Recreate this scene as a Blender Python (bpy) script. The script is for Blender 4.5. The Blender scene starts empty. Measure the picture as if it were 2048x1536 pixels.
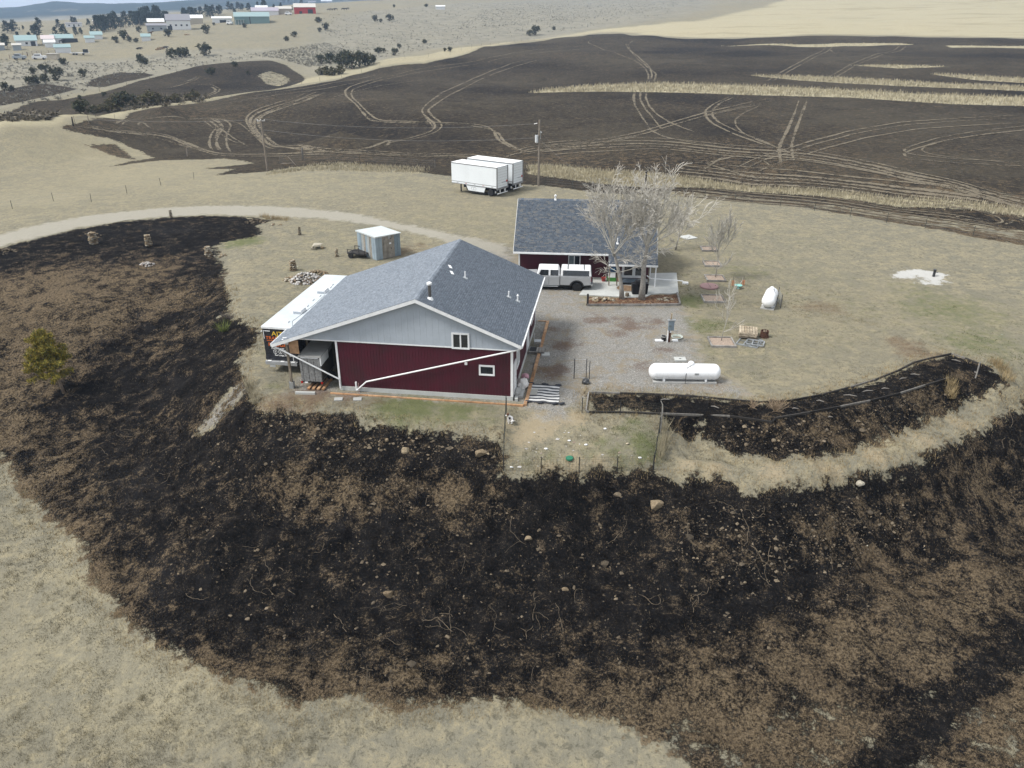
import bpy, bmesh, math, random
import numpy as np
from mathutils import Vector, Matrix, noise as mnoise
R = math.radians
random.seed(7); rng = np.random.default_rng(7)
SC = bpy.context.scene
COL = SC.collection

# ------------------------------------------------------------------ camera, sky, sun, exposure
F_PX, PITCH, HCAM = 1558.05, .4498, 23.36            # focal length for a 2048 px wide frame, tilt, height above the yard
cd = bpy.data.cameras.new('camera'); cam = bpy.data.objects.new('camera', cd); COL.objects.link(cam)
cam.location = (0, 0, HCAM); cam.rotation_euler = (math.pi/2-PITCH, 0, 0)
cd.sensor_width = 36; cd.lens = 36*F_PX/2048; cd.clip_start = .5; cd.clip_end = 20000
SC.camera = cam
w = bpy.data.worlds.new('World'); SC.world = w; w.use_nodes = True
nt = w.node_tree; nt.nodes.clear()
SUN_EL, SUN_AZ = R(53), R(-106)                        # azimuth from +Y towards +X
sky = nt.nodes.new('ShaderNodeTexSky'); sky.sky_type = 'NISHITA'; sky.sun_disc = False
sky.sun_elevation = SUN_EL; sky.sun_rotation = SUN_AZ; sky.air_density = 1.0; sky.dust_density = 3.0; sky.ozone_density = 1.0
hs = nt.nodes.new('ShaderNodeHueSaturation'); hs.inputs['Saturation'].default_value = .38; hs.inputs['Value'].default_value = 1.0
tc = nt.nodes.new('ShaderNodeTexCoord')
cn = nt.nodes.new('ShaderNodeTexNoise'); cn.inputs['Scale'].default_value = 3.0; cn.inputs['Detail'].default_value = 5
mp = nt.nodes.new('ShaderNodeMapping'); mp.inputs['Scale'].default_value = (1, 1, 4)
rp = nt.nodes.new('ShaderNodeMapRange'); rp.inputs['From Min'].default_value = .35; rp.inputs['From Max'].default_value = .65
rp.inputs['To Min'].default_value = .45; rp.inputs['To Max'].default_value = .9
mx = nt.nodes.new('ShaderNodeMix'); mx.data_type = 'RGBA'; mx.inputs['B'].default_value = (7.2, 7.5, 7.9, 1)   # thin high cloud
bg = nt.nodes.new('ShaderNodeBackground'); bg.inputs['Strength'].default_value = .086
wo = nt.nodes.new('ShaderNodeOutputWorld')
L = nt.links.new
L(sky.outputs[0], hs.inputs['Color']); L(hs.outputs[0], mx.inputs['A']); L(tc.outputs['Generated'], mp.inputs['Vector'])
L(mp.outputs[0], cn.inputs['Vector']); L(cn.outputs['Fac'], rp.inputs['Value']); L(rp.outputs[0], mx.inputs['Factor'])
L(mx.outputs['Result'], bg.inputs['Color']); L(bg.outputs[0], wo.inputs['Surface'])
sd = bpy.data.lights.new('sun', 'SUN'); sun = bpy.data.objects.new('sun', sd); COL.objects.link(sun)
sd.energy = 2.15; sd.angle = R(17); sd.color = (1, .965, .91)
sun.rotation_euler = (math.pi/2-SUN_EL, 0, math.pi-SUN_AZ)
vs = SC.view_settings; vs.view_transform = 'Standard'; vs.look = 'None'; vs.gamma = 1; vs.use_curve_mapping = False; vs.exposure = .93
SC.render.engine = 'CYCLES'; SC.cycles.use_denoising = True
SC.cycles.max_bounces = 5; SC.cycles.diffuse_bounces = 2; SC.cycles.volume_bounces = 0; SC.cycles.transparent_max_bounces = 6
SC.cycles.use_adaptive_sampling = True; SC.cycles.adaptive_threshold = .01

# ------------------------------------------------------------------ helpers: ids
def tag(o, label=None, cat=None, group=None, kind=None):
    for k, v in (('label', label), ('category', cat), ('group', group), ('kind', kind)):
        if v: o[k] = v
    return o
def thing(name, label, cat, loc=(0, 0, 0), rz=0, group=None):
    o = bpy.data.objects.new(name, None); COL.objects.link(o); o.location = loc; o.rotation_euler = (0, 0, rz)
    o.empty_display_size = .2
    return tag(o, label, cat, group)
def copy_tree(o, parent=None):
    kids = KIDS.get(o.name, [])
    c = o.copy(); COL.objects.link(c)
    if parent: c.parent = parent; KIDS.setdefault(parent.name, []).append(c)
    for ch in kids: copy_tree(ch, c)
    return c
KIDS = {}
def link(name, me, parent=None, mat=None):
    o = bpy.data.objects.new(name, me); COL.objects.link(o)
    if mat is not None and not me.materials: me.materials.append(mat)
    if parent is not None: o.parent = parent; KIDS.setdefault(parent.name, []).append(o)
    return o

# ------------------------------------------------------------------ helpers: materials
class NT:
    def __init__(s, name):
        s.m = bpy.data.materials.new(name); s.m.use_nodes = True; s.t = s.m.node_tree; s.t.nodes.clear()
        s.out = s.t.nodes.new('ShaderNodeOutputMaterial'); s.b = s.t.nodes.new('ShaderNodeBsdfPrincipled')
        s.t.links.new(s.b.outputs[0], s.out.inputs['Surface'])
        s._c = {}
    def n(s, typ, **kw):
        x = s.t.nodes.new('ShaderNode'+typ)
        for k, v in kw.items(): setattr(x, k, v)
        return x
    def put(s, inp, v):
        if isinstance(v, (int, float)): inp.default_value = v
        elif isinstance(v, tuple): inp.default_value = v if len(v) != 3 or inp.type == 'VECTOR' else v+(1,)
        else: s.t.links.new(v, inp)
    def pos(s):
        if 'p' not in s._c: s._c['p'] = s.n('NewGeometry').outputs['Position']
        return s._c['p']
    def obj(s):
        if 'o' not in s._c: s._c['o'] = s.n('TexCoord').outputs['Object']
        return s._c['o']
    def attr(s, nm):
        if nm not in s._c: x = s.n('Attribute'); x.attribute_name = nm; s._c[nm] = x.outputs['Fac']
        return s._c[nm]
    def scale(s, v, sc):
        x = s.n('Mapping'); s.put(x.inputs['Vector'], v); x.inputs['Scale'].default_value = sc; return x.outputs[0]
    def noise(s, sc, det=4, rough=.55, vec=None, dist=0, col=False):
        x = s.n('TexNoise'); s.put(x.inputs['Vector'], vec if vec is not None else s.pos())
        x.inputs['Scale'].default_value = sc; x.inputs['Detail'].default_value = det; x.inputs['Roughness'].default_value = rough
        x.inputs['Distortion'].default_value = dist
        return x.outputs['Color' if col else 'Fac']
    def voro(s, sc, feat='F1', vec=None, out='Distance', rnd=1):
        x = s.n('TexVoronoi'); x.feature = feat; s.put(x.inputs['Vector'], vec if vec is not None else s.pos())
        x.inputs['Scale'].default_value = sc; x.inputs['Randomness'].default_value = rnd; return x.outputs[out]
    def m_(s, op, a, b=0, c=None, clamp=False):
        x = s.n('Math'); x.operation = op; x.use_clamp = clamp; s.put(x.inputs[0], a); s.put(x.inputs[1], b)
        if c is not None: s.put(x.inputs[2], c)
        return x.outputs[0]
    def add(s, *a):
        r = a[0]
        for b in a[1:]: r = s.m_('ADD', r, b)
        return r
    def mul(s, *a):
        r = a[0]
        for b in a[1:]: r = s.m_('MULTIPLY', r, b)
        return r
    def ss(s, x, lo, hi, a=0., b=1., smooth=True):
        r = s.n('MapRange'); r.interpolation_type = 'SMOOTHSTEP' if smooth else 'LINEAR'; s.put(r.inputs['Value'], x)
        for k, v in (('From Min', lo), ('From Max', hi), ('To Min', a), ('To Max', b)): r.inputs[k].default_value = v
        return r.outputs[0]
    def mix(s, f, a, b, mode='MIX'):
        x = s.n('Mix'); x.data_type = 'RGBA'; x.blend_type = mode
        s.put(x.inputs['Factor'], f); s.put(x.inputs[6], a); s.put(x.inputs[7], b); return x.outputs[2]
    def bump(s, h, strength=.5, dist=.05):
        x = s.n('Bump'); x.inputs['Strength'].default_value = strength; x.inputs['Distance'].default_value = dist
        s.put(x.inputs['Height'], h); s.put(s.b.inputs['Normal'], x.outputs[0])
    def set(s, col=None, rough=.8, spec=.3, metal=0):
        if col is not None: s.put(s.b.inputs['Base Color'], col)
        s.put(s.b.inputs['Roughness'], rough); s.put(s.b.inputs['Specular IOR Level'], spec); s.put(s.b.inputs['Metallic'], metal)
        return s.m
MATS = {}
def M(name, col, rough=.6, metal=0, var=.12, sc=3., spec=.35, bump=0, grime=0):
    """plain painted / natural surface: colour with two scales of procedural variation"""
    if name in MATS: return MATS[name]
    t = NT(name); o = t.obj()
    a = t.noise(sc, 5, .6, o); b = t.noise(sc*9, 3, .6, o)
    f = t.ss(t.add(t.mul(a, .7), t.mul(b, .3)), .3, .7)
    lo = tuple(max(0, c*(1-var)) for c in col); hi = tuple(min(1, c*(1+var)) for c in col)
    c = t.mix(f, lo, hi)
    if grime:
        g = t.ss(t.noise(sc*.6, 6, .7, t.scale(o, (1, 1, .25))), .48, .75); c = t.mix(t.mul(g, grime), c, tuple(x*.45 for x in col))
    if bump: t.bump(b, bump, .02)
    MATS[name] = t.set(c, t.ss(a, .3, .7, max(.05, rough-.08), min(1, rough+.08)), spec, metal); return MATS[name]
def Mpiece(name, c1, c2, rough=.85, spec=.25, bump=.4, sc=4., c3=None):
    """stones, boards, shingles, blades: every separate piece takes its own shade between c1 and c2"""
    if name in MATS: return MATS[name]
    t = NT(name); g = t.n('NewGeometry'); r = g.outputs['Random Per Island']; oi = t.n('ObjectInfo').outputs['Random']
    r = t.m_('FRACT', t.add(r, t.mul(oi, 7.31)))
    c = t.mix(r, c1, c2)
    if c3 is not None: c = t.mix(t.ss(t.m_('FRACT', t.mul(r, 17.7)), .72, .78), c, c3)
    nz = t.noise(sc, 5, .65, t.obj()); c = t.mix(t.ss(nz, .3, .75), c, t.mix(.55, c, (.02, .018, .015)))
    if bump: t.bump(nz, bump, .02)
    MATS[name] = t.set(c, rough, spec); return MATS[name]

# ------------------------------------------------------------------ helpers: meshes
class MB:
    """collects shapes into one mesh"""
    def __init__(s): s.v = []; s.f = []; s.mi = []; s.cur = 0
    def _add(s, vs, fs, mat=None):
        b = len(s.v)
        if mat is not None: vs = [mat @ Vector(v) for v in vs]
        s.v += [tuple(v) for v in vs]; s.f += [tuple(b+i for i in f) for f in fs]; s.mi += [s.cur]*len(fs)
        return s
    def box(s, c, d, rz=0, mat=None, taper=None):
        x, y, z = d[0]/2, d[1]/2, d[2]/2; t = taper or (1, 1)
        vs = [(-x, -y, -z), (x, -y, -z), (x, y, -z), (-x, y, -z), (-x*t[0], -y*t[1], z), (x*t[0], -y*t[1], z), (x*t[0], y*t[1], z), (-x*t[0], y*t[1], z)]
        m = Matrix.Translation(c) @ Matrix.Rotation(rz, 4, 'Z')
        if mat is not None: m = mat @ m
        return s._add(vs, [(0, 3, 2, 1), (4, 5, 6, 7), (0, 1, 5, 4), (1, 2, 6, 5), (2, 3, 7, 6), (3, 0, 4, 7)], m)
    def mm(s, a, b): return s.box([(a[i]+b[i])/2 for i in range(3)], [abs(b[i]-a[i]) for i in range(3)])
    def tube(s, pts, rad, n=8, cap=True):
        pts = [Vector(p) for p in pts]; rad = rad if hasattr(rad, '__len__') else [rad]*len(pts)
        vs = []; fs = []; up = None
        for i, p in enumerate(pts):
            d = (pts[min(i+1, len(pts)-1)]-pts[max(i-1, 0)])
            if d.length < 1e-9: d = Vector((0, 0, 1))
            d.normalize()
            if up is None: up = Vector((0, 0, 1)) if abs(d.z) < .9 else Vector((1, 0, 0))
            a = d.cross(up)
            if a.length < 1e-6: up = Vector((1, .3, .2)); a = d.cross(up)
            a.normalize(); b = d.cross(a); up = a.cross(d)*1.0
            for k in range(n):
                t = 2*math.pi*k/n; vs.append(p+(a*math.cos(t)+b*math.sin(t))*rad[i])
        for i in range(len(pts)-1):
            for k in range(n):
                k2 = (k+1) % n; fs.append((i*n+k, i*n+k2, (i+1)*n+k2, (i+1)*n+k))
        if cap: fs.append(tuple(range(n))[::-1]); fs.append(tuple((len(pts)-1)*n+k for k in range(n)))
        return s._add(vs, fs)
    def cyl(s, a, b, r, r2=None, n=12): return s.tube([a, b], [r, r if r2 is None else r2], n)
    def lathe(s, prof, n=20, mat=None):
        """profile of (radius, z), turned about Z"""
        vs = []; fs = []
        for r, z in prof:
            for k in range(n): t = 2*math.pi*k/n; vs.append((r*math.cos(t), r*math.sin(t), z))
        for i in range(len(prof)-1):
            for k in range(n): k2 = (k+1) % n; fs.append((i*n+k, i*n+k2, (i+1)*n+k2, (i+1)*n+k))
        fs.append(tuple(range(n))[::-1]); fs.append(tuple((len(prof)-1)*n+k for k in range(n)))
        return s._add(vs, fs, mat)
    def prism(s, poly, a, b, axis='y'):
        """polygon in the plane across an axis, swept from a to b"""
        def P(u, v, w): return (u, w, v) if axis == 'y' else ((w, u, v) if axis == 'x' else (u, v, w))
        n = len(poly); vs = [P(u, v, a) for u, v in poly]+[P(u, v, b) for u, v in poly]
        ar = sum(poly[i][0]*poly[(i+1) % n][1]-poly[(i+1) % n][0]*poly[i][1] for i in range(n))
        fs = [tuple(range(n)), tuple(range(2*n-1, n-1, -1))]+[((i+1) % n, i, n+i, n+(i+1) % n) for i in range(n)]
        flip = (ar > 0) == (b > a) if axis != 'y' else (ar > 0) != (b > a)
        if flip: fs = [f[::-1] for f in fs]
        return s._add(vs, fs)
    def quad(s, *p): return s._add(p, [tuple(range(len(p)))])
    def ball(s, c, r, n=10, m=6, mat=None):
        prof = [(max(.001, math.sin(math.pi*i/m))*1, -math.cos(math.pi*i/m)) for i in range(m+1)]
        rr = r if hasattr(r, '__len__') else (r, r, r)
        mm = Matrix.Translation(c) @ Matrix.Diagonal((rr[0], rr[1], rr[2], 1))
        return s.lathe(prof, n, mm if mat is None else mat @ mm)
    def mesh(s, name, mats, smooth=False, bevel=0):
        me = bpy.data.meshes.new(name); me.from_pydata(s.v, [], s.f)
        mats = mats if isinstance(mats, (list, tuple)) else [mats]
        for m in mats: me.materials.append(m)
        if len(mats) > 1: me.polygons.foreach_set('material_index', s.mi)
        me.update()
        if bevel:
            bm = bmesh.new(); bm.from_mesh(me); bmesh.ops.remove_doubles(bm, verts=bm.verts, dist=1e-5)
            bmesh.ops.bevel(bm, geom=[e for e in bm.edges if len(e.link_faces) == 2 and e.calc_face_angle(0) > .5], offset=bevel, segments=2, affect='EDGES', profile=.5)
            bm.to_mesh(me); bm.free()
        if smooth:
            me.polygons.foreach_set('use_smooth', [True]*len(me.polygons))
            if smooth != 'all': me.set_sharp_from_angle(angle=R(smooth if smooth is not True else 40))
        return me
    def build(s, name, mats, parent=None, smooth=False, bevel=0):
        return link(name, s.mesh(name, mats, smooth, bevel), parent)
def fast_mesh(name, V, F, mat, attrs=None, smooth=False):
    """numpy arrays -> mesh (F: n x 3 or n x 4)"""
    me = bpy.data.meshes.new(name); V = np.asarray(V, np.float32); F = np.asarray(F, np.int32); k = F.shape[1]
    me.vertices.add(len(V)); me.vertices.foreach_set('co', V.ravel())
    me.loops.add(F.size); me.loops.foreach_set('vertex_index', F.ravel())
    me.polygons.add(len(F)); me.polygons.foreach_set('loop_start', np.arange(0, F.size, k, dtype=np.int32))
    me.polygons.foreach_set('loop_total', np.full(len(F), k, np.int32))
    if smooth: me.polygons.foreach_set('use_smooth', np.ones(len(F), bool))
    me.materials.append(mat); me.update(calc_edges=True)
    for a, d in (attrs or {}).items():
        at = me.attributes.new(a, 'FLOAT', 'POINT'); at.data.foreach_set('value', np.asarray(d, np.float32))
    return me
# ------------------------------------------------------------------ terrain
CP, SP = math.cos(PITCH), math.sin(PITCH)
def ray(px, py):
    u = (px-1024)/F_PX; v = (py-768)/F_PX
    return np.array([u, CP-v*SP, -SP-v*CP])
def atz(px, py, z=0.):                                # the point seen at a picture position, lying at height z
    d = ray(px, py); t = (z-HCAM)/d[2]; return np.array([0, 0, HCAM])+t*d
def atd(px, py, r):                                   # ... lying at horizontal range r
    d = ray(px, py); t = r/math.hypot(d[0], d[1]); return np.array([0, 0, HCAM])+t*d
def _hash(ix, iy, s):
    h = (ix.astype(np.int64)*374761393+iy.astype(np.int64)*668265263+s*1442695041) & 0xffffffff
    h = ((h ^ (h >> 13))*1274126177) & 0xffffffff
    return ((h ^ (h >> 16)) & 0xffff)/65535.
def vnoise(x, y, s=0):                                # value noise, -1..1
    ix = np.floor(x); iy = np.floor(y); fx = x-ix; fy = y-iy
    fx = fx*fx*fx*(fx*(fx*6-15)+10); fy = fy*fy*fy*(fy*(fy*6-15)+10)
    a = _hash(ix, iy, s); b = _hash(ix+1, iy, s); c = _hash(ix, iy+1, s); d = _hash(ix+1, iy+1, s)
    return ((a+(b-a)*fx)*(1-fy)+(c+(d-c)*fx)*fy)*2-1
def fbm(x, y, o=4, s=0):
    r = 0; a = 1.; t = 0
    for i in range(o): r = r+a*vnoise(x*2**i+17.3*i, y*2**i-9.1*i, s+i); t += a; a *= .5
    return r/t
def sstep(x, a, b): t = np.clip((x-a)/(b-a), 0, 1); return t*t*(3-2*t)

CTRL = []
def cz(z, *pts, sub=0):
    """control points at height z (or own third value); sub: resample the line between them"""
    P = [(p[0], p[1], p[2] if len(p) > 2 else z) for p in pts]
    for i, p in enumerate(P):
        CTRL.append(atz(*p))
        if sub and i+1 < len(P):
            q = P[i+1]
            for k in range(1, sub):
                t = k/sub; CTRL.append(atz(*[p[j]*(1-t)+q[j]*t for j in range(3)]))
def cdist(*pts):
    for px, py, r in pts: CTRL.append(atd(px, py, r))
# yard and pad
cz(0, (1000,800),(700,790),(1150,700),(1350,780),(1500,700),(1700,680),(1850,690),(2000,700),(2200,690),(900,430),(1200,395),(1400,450),(1700,500),(2000,560),
   (2200,600),(560,700),(560,600),(600,500),(490,480),(1100,600),(1300,600),(900,600),(800,700),(720,400),(1500,560),(1250,480),(860,480),(700,470),(1600,420),(1900,470),(2200,520))
cz(-.1, (505,765),(560,808),(640,815),(720,826),(800,842),(900,856),(1000,866), sub=3)
# bank below the front lawn, its bench, second bank, black flat, lower edge
cz(-1.15, (470,850),(560,880),(700,890),(850,905),(1000,925), sub=3)
cz(-1.5, (520,905),(640,918),(800,930),(1000,948), sub=2)
cz(-3.8, (480,1020),(600,1030),(750,1035),(900,1045),(1000,1050), sub=2)
cz(-4.1, (440,1080),(650,1090),(850,1090),(1050,1080),(1200,1060))
# fenced dog yard
cz(-.15, (1020,825),(1100,830),(1170,832))
cz(-.55, (1020,870),(1160,866),(1300,860))
cz(-1.35, (1015,935),(1100,938),(1200,938),(1300,930), sub=2)
cz(-2.3, (1010,985),(1150,985),(1290,980))
# planted berm, its bank, the path and the long slope below
cz(-.05, (1180,787),(1300,790),(1450,800),(1580,803),(1700,775),(1795,743),(1900,711),(1960,730), sub=3)
cz(-.15, (1180,824),(1330,828),(1450,834),(1545,840),(1650,820),(1740,802),(1850,772),(1905,757), sub=3)
cz(-1.75, (1345,868),(1430,898),(1550,918),(1660,908),(1760,884),(1860,842),(1930,812), sub=3)
cz(-.9, (1990,785),(2030,775),(2120,750))
cz(-1.9, (1335,925),(1430,945),(1550,960),(1660,952),(1780,925),(1900,880),(2000,830),(2100,785), sub=3)
cz(-2.6, (1400,975),(1500,1000),(1620,990),(1760,955),(1880,915),(2000,865),(2120,810), sub=3)
cz(-5.6, (1330,1180),(1450,1190),(1600,1170),(1750,1120),(1880,1060),(2000,1000),(2150,930), sub=2)
cz(-5.6, (1150,1200),(1000,1220),(800,1210),(600,1200),(430,1170),(1350,1260),(1550,1250),(1750,1210),(1950,1130))
cz(-6.3, (600,1370),(800,1390),(1000,1395),(1250,1400),(1500,1380),(1750,1330),(2000,1230),(400,1310),(280,1220))
cz(-6.9, (600,1500),(900,1500),(1200,1520),(1600,1500),(1900,1440),(300,1420),(100,1250),(2100,1400),(0,1500),(1000,1640),(300,1640),(1800,1640),(-200,1400))
# left shoulder of the knoll
cz(-.15, (500,690),(490,740),(480,640),(470,600),(455,555), sub=2)
cz(0, (340,438),(250,446),(150,464),(50,490),(430,440),(300,425),(150,440))
cz(-.4, (300,490),(200,490),(420,520),(100,510))
cz(-1.2, (400,600),(300,580),(200,570),(90,570),(440,690))
cz(-2.0, (330,650),(200,650),(60,640),(400,760),(430,840))
cz(-3.2, (250,740),(140,740),(330,800),(20,720),(380,900))
cz(-4.3, (230,850),(120,830),(350,980),(20,810),(280,930))
cz(-5.0, (160,930),(60,900),(300,1060),(-60,880))
cz(-5.9, (30,1010),(100,1060),(180,1130),(-100,980),(-200,1100))
cz(-3, (-100,700),(-200,760,-4.3)); cz(-1, (-100,560),(-250,600,-2.3))
# road side and tan field
cz(-.1, (0,478),(420,418),(620,425),(780,445))
cz(-.6, (0,430),(200,390),(400,370),(600,360),(800,350),(950,370))
cz(-1.2, (0,340),(150,320),(300,330),(450,335))
cz(-.6, (0,270),(130,252),(-150,300))
cz(0, (1080,372),(1350,385),(1600,410),(1900,465),(2150,515))
# burned field: swale and hillside
cz(-2.0, (330,300),(450,292),(600,290),(760,285))
cz(-1.0, (560,318),(800,315),(1000,325),(1200,345),(1500,372),(1800,412),(2048,450))
cdist((680,262,158),(850,225,186),(960,190,225),(1080,165,262),(700,210,205))
cz(0, (500,235),(380,240),(250,245))
cz(.8, (1300,300),(1600,330),(1900,370),(1200,260),(1500,270),(1800,290),(2048,320),(2200,330))
cz(2.3, (1300,205),(1600,215),(1900,230),(2150,245),(1150,195))
cz(4.6, (1250,140),(1450,150),(1700,160),(2000,180),(2200,190))
cdist((950,130,310),(800,148,285),(680,185,235))
cdist((640,165,262),(520,185,235),(330,212,205),(160,232,185),(0,248,175),(800,118,320),(960,95,370),(1180,72,430),(1300,70,445),(1500,72,440),(1750,71,440),(2048,76,430),(2300,80,420))
cdist((1100,102,370),(1300,105,345),(1600,108,340),(1900,115,340),(2200,120,340))
cdist((1400,45,560),(1600,40,600),(1850,40,620),(2100,40,640),(2300,45,640),(1500,18,740),(1700,10,800),(1900,6,840),(2200,0,860),(1400,2,950),(1650,-25,1000),(2048,-30,1000),(2300,-30,1000))
# gully and the burned knob on the left
cdist((150,222,205),(300,202,232),(450,184,262),(560,168,285),(0,240,196))
cdist((0,205,245),(150,190,258),(300,165,292),(430,140,318),(520,128,332),(590,140,322),(610,152,300))
cdist((100,170,300),(250,150,330),(400,118,372),(560,110,388),(650,130,345),(740,120,355),(0,160,320))
# pasture and farm buildings
cdist((40,120,405),(160,118,412),(300,108,420),(430,95,430),(0,140,362))
cdist((50,92,470),(130,95,470),(190,84,490),(290,84,490),(400,72,500),(520,66,505),(640,80,480),(640,50,550),(760,60,535),(760,95,450),(900,70,525),(900,90,460),(1050,55,600),(1060,75,530))
cdist((345,58,545),(400,47,590),(500,48,570),(440,45,590),(560,30,645),(610,27,645),(700,22,700),(800,15,760),(950,10,840),(1100,20,800),(1250,12,900),(1150,0,1050),(900,-5,1000),(700,5,900))
cdist((60,75,600),(150,55,720),(210,50,740),(20,62,700),(120,70,620),(280,52,680),(350,42,740),(440,33,800),(560,14,860),(640,3,950))
cdist((0,50,1150),(150,42,1200),(300,34,1300),(400,29,1350),(0,47.5,1500),(150,41,1600),(300,33.5,1700),(450,25,1700))
cdist((-100,49,1900),(0,46.5,1950),(120,41.5,1950),(240,34,1950),(400,27,1950),(550,18,1950))
cdist((0,30,2350),(120,24,2350),(250,20,2350),(400,14,2350),(550,6,2400),(-150,34,2350))
cdist((0,19,2700),(50,17,2700),(108,5,2750),(160,9,2700),(230,8,2750),(300,7,2750),(380,3,2800),(480,-3,2900),(600,-10,2900),(-200,24,2700),(-500,30,2700))
CTRL += [np.array([300*math.sin(R(a)), 300*math.cos(R(a)), z]) for a, z in ((-70,-5),(-110,-8),(-150,-9),(180,-9),(150,-8),(110,-5),(70,0))]
CTRL += [np.array([40*math.sin(R(a)), 40*math.cos(R(a)), z]) for a, z in ((-60,-6.8),(-90,-7.2),(-135,-7.6),(180,-7.6),(135,-7.6),(90,-7.2),(60,-7))]
CTRL += [np.array([8*math.sin(R(a)), 8*math.cos(R(a)), -7.4]) for a in (0,90,180,270)]
CTRL += [np.array([3500*math.sin(R(a)), 3500*math.cos(R(a)), z]) for a, z in ((-42,-30),(-34,-30),(-25,-20),(-15,10),(-8,40),(10,60),(30,50),(45,40),(80,10),(130,0),(180,0),(-130,0),(-80,0))]
CTRL = np.array(CTRL)
def qcoord(x, y):
    r = np.hypot(x, y)+1e-6; th = np.arctan2(x, y); lr = np.log(r)
    return np.stack([th*1.15, lr], -1)
CK = .004
_q = qcoord(CTRL[:, 0], CTRL[:, 1])[:, :2]
def _phi(A, B): return np.sqrt(((A[:, None, :]-B[None, :, :])**2).sum(-1)+CK*CK)
_n = len(_q); _A = np.zeros((_n+3, _n+3)); _A[:_n, :_n] = _phi(_q, _q)-np.eye(_n)*2e-3
_Pm = np.c_[np.ones(_n), _q]; _A[:_n, _n:] = _Pm; _A[_n:, :_n] = _Pm.T
_ln = np.log(np.hypot(CTRL[:, 0], CTRL[:, 1]))
_zs = CTRL[:, 2]/np.maximum(1, np.exp(_ln)/100.)       # heights scaled by range keep far and near alike
_w = np.linalg.solve(_A, np.r_[_zs, 0, 0, 0])
def base_h(x, y):
    out = np.empty(x.shape); xf = x.ravel(); yf = y.ravel(); o = np.empty(len(xf))
    for i in range(0, len(xf), 16384):
        q = qcoord(xf[i:i+16384], yf[i:i+16384])[:, :2]
        o[i:i+16384] = _phi(q, _q) @ _w[:_n]+_w[_n]+q @ _w[_n+1:]
    o *= np.maximum(1, np.hypot(xf, yf)/100.)
    return o.reshape(x.shape)
def poly_sdf(x, y, P, lim=40.):
    """signed distance to a polygon, positive inside, clipped at lim"""
    P = np.asarray(P)[:, :2]; out = np.full(x.shape, -float(lim))
    lo = P.min(0)-lim; hi = P.max(0)+lim
    sel = np.nonzero((x > lo[0]) & (x < hi[0]) & (y > lo[1]) & (y < hi[1]))[0]
    for i in range(0, len(sel), 60000):
        s = sel[i:i+60000]; xs = x[s]; ys = y[s]; d2 = np.full(len(s), 1e18); ins = np.zeros(len(s), bool)
        for k in range(len(P)):
            a = P[k]; b = P[(k+1) % len(P)]; e = b-a; l2 = e @ e+1e-12
            t = np.clip(((xs-a[0])*e[0]+(ys-a[1])*e[1])/l2, 0, 1)
            d2 = np.minimum(d2, (xs-a[0]-t*e[0])**2+(ys-a[1]-t*e[1])**2)
            c = (a[1] > ys) != (b[1] > ys)
            if abs(e[1]) > 1e-12: ins ^= c & (xs < (ys-a[1])/e[1]*e[0]+a[0])
        d = np.sqrt(d2); out[s] = np.clip(np.where(ins, d, -d), -lim, lim)
    return out
PAD_PX = [(505,770),(560,803),(640,812),(720,822),(850,838),(1000,850),(1022,815),(1172,786),(1400,798),(1580,800),(1700,772),(1790,742),(1900,708),(2100,700),(2100,600),(1700,520),(1300,405),
          (900,400),(700,430),(560,450),(480,500),(472,600),(490,640),(520,690)]
PAD = [atz(*p) for p in PAD_PX]
# grid: rings about the camera's foot point, finer where the picture looks
TH = np.concatenate([np.arange(-180, -52, 4.), np.arange(-52, 52.01, .2), np.arange(56, 180.1, 4.)])*math.pi/180
RR = [2., 6, 12, 18, 23]
while RR[-1] < 95: RR.append(RR[-1]*1.0042)
while RR[-1] < 480: RR.append(RR[-1]*1.0062)
while RR[-1] < 4300: RR.append(RR[-1]*1.013)
RR = np.array(RR); LR = np.log(RR)
TG, RG = np.meshgrid(TH, RR); GX = RG*np.sin(TG); GY = RG*np.cos(TG)
_X = GX.ravel(); _Y = GY.ravel(); _Rr = RG.ravel()
def terrain_h(x, y):
    r = np.hypot(x, y); h = base_h(x, y)
    pad = poly_sdf(x, y, PAD, 6.); k = sstep(pad, -1.2, .8); h = h*(1-k)
    rough = (1-k)*sstep(r, 20, 30)*(1-sstep(r, 75, 100))
    slope = rough*sstep(-h, .6, 2.)*(1-sstep(-h, 5.6, 6.6))
    h = h+slope*(.60*fbm(x/3.6, y/3.6, 3, 3)+.17*fbm(x/.9, y/.9, 2, 9))+(1-k)*.05*fbm(x/1.1, y/1.1, 2, 21)*(1-sstep(r, 90, 140))
    far = sstep(r, 190, 420)
    h = h+far*2.3*fbm(x/70, y/70, 4, 31)+sstep(r, 420, 900)*3*fbm(x/190, y/190, 3, 41)
    mt = sstep(r, 1950, 2500)
    rid = 1-np.abs(fbm(x/420, y/420, 4, 51))*2
    return h+mt*10*(rid-.6)
GH = terrain_h(_X, _Y).reshape(GX.shape)
def hgt(x, y):
    x = np.asarray(x, float); y = np.asarray(y, float)
    t = np.arctan2(x, y); lr = np.log(np.maximum(np.hypot(x, y), 2.01))
    i = np.clip(np.searchsorted(TH, t)-1, 0, len(TH)-2); j = np.clip(np.searchsorted(LR, lr)-1, 0, len(LR)-2)
    a = np.clip((t-TH[i])/(TH[i+1]-TH[i]), 0, 1); b = np.clip((lr-LR[j])/(LR[j+1]-LR[j]), 0, 1)
    return (GH[j, i]*(1-a)+GH[j, i+1]*a)*(1-b)+(GH[j+1, i]*(1-a)+GH[j+1, i+1]*a)*b
_rs = np.exp(np.linspace(math.log(14), math.log(4200), 2600))
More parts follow.
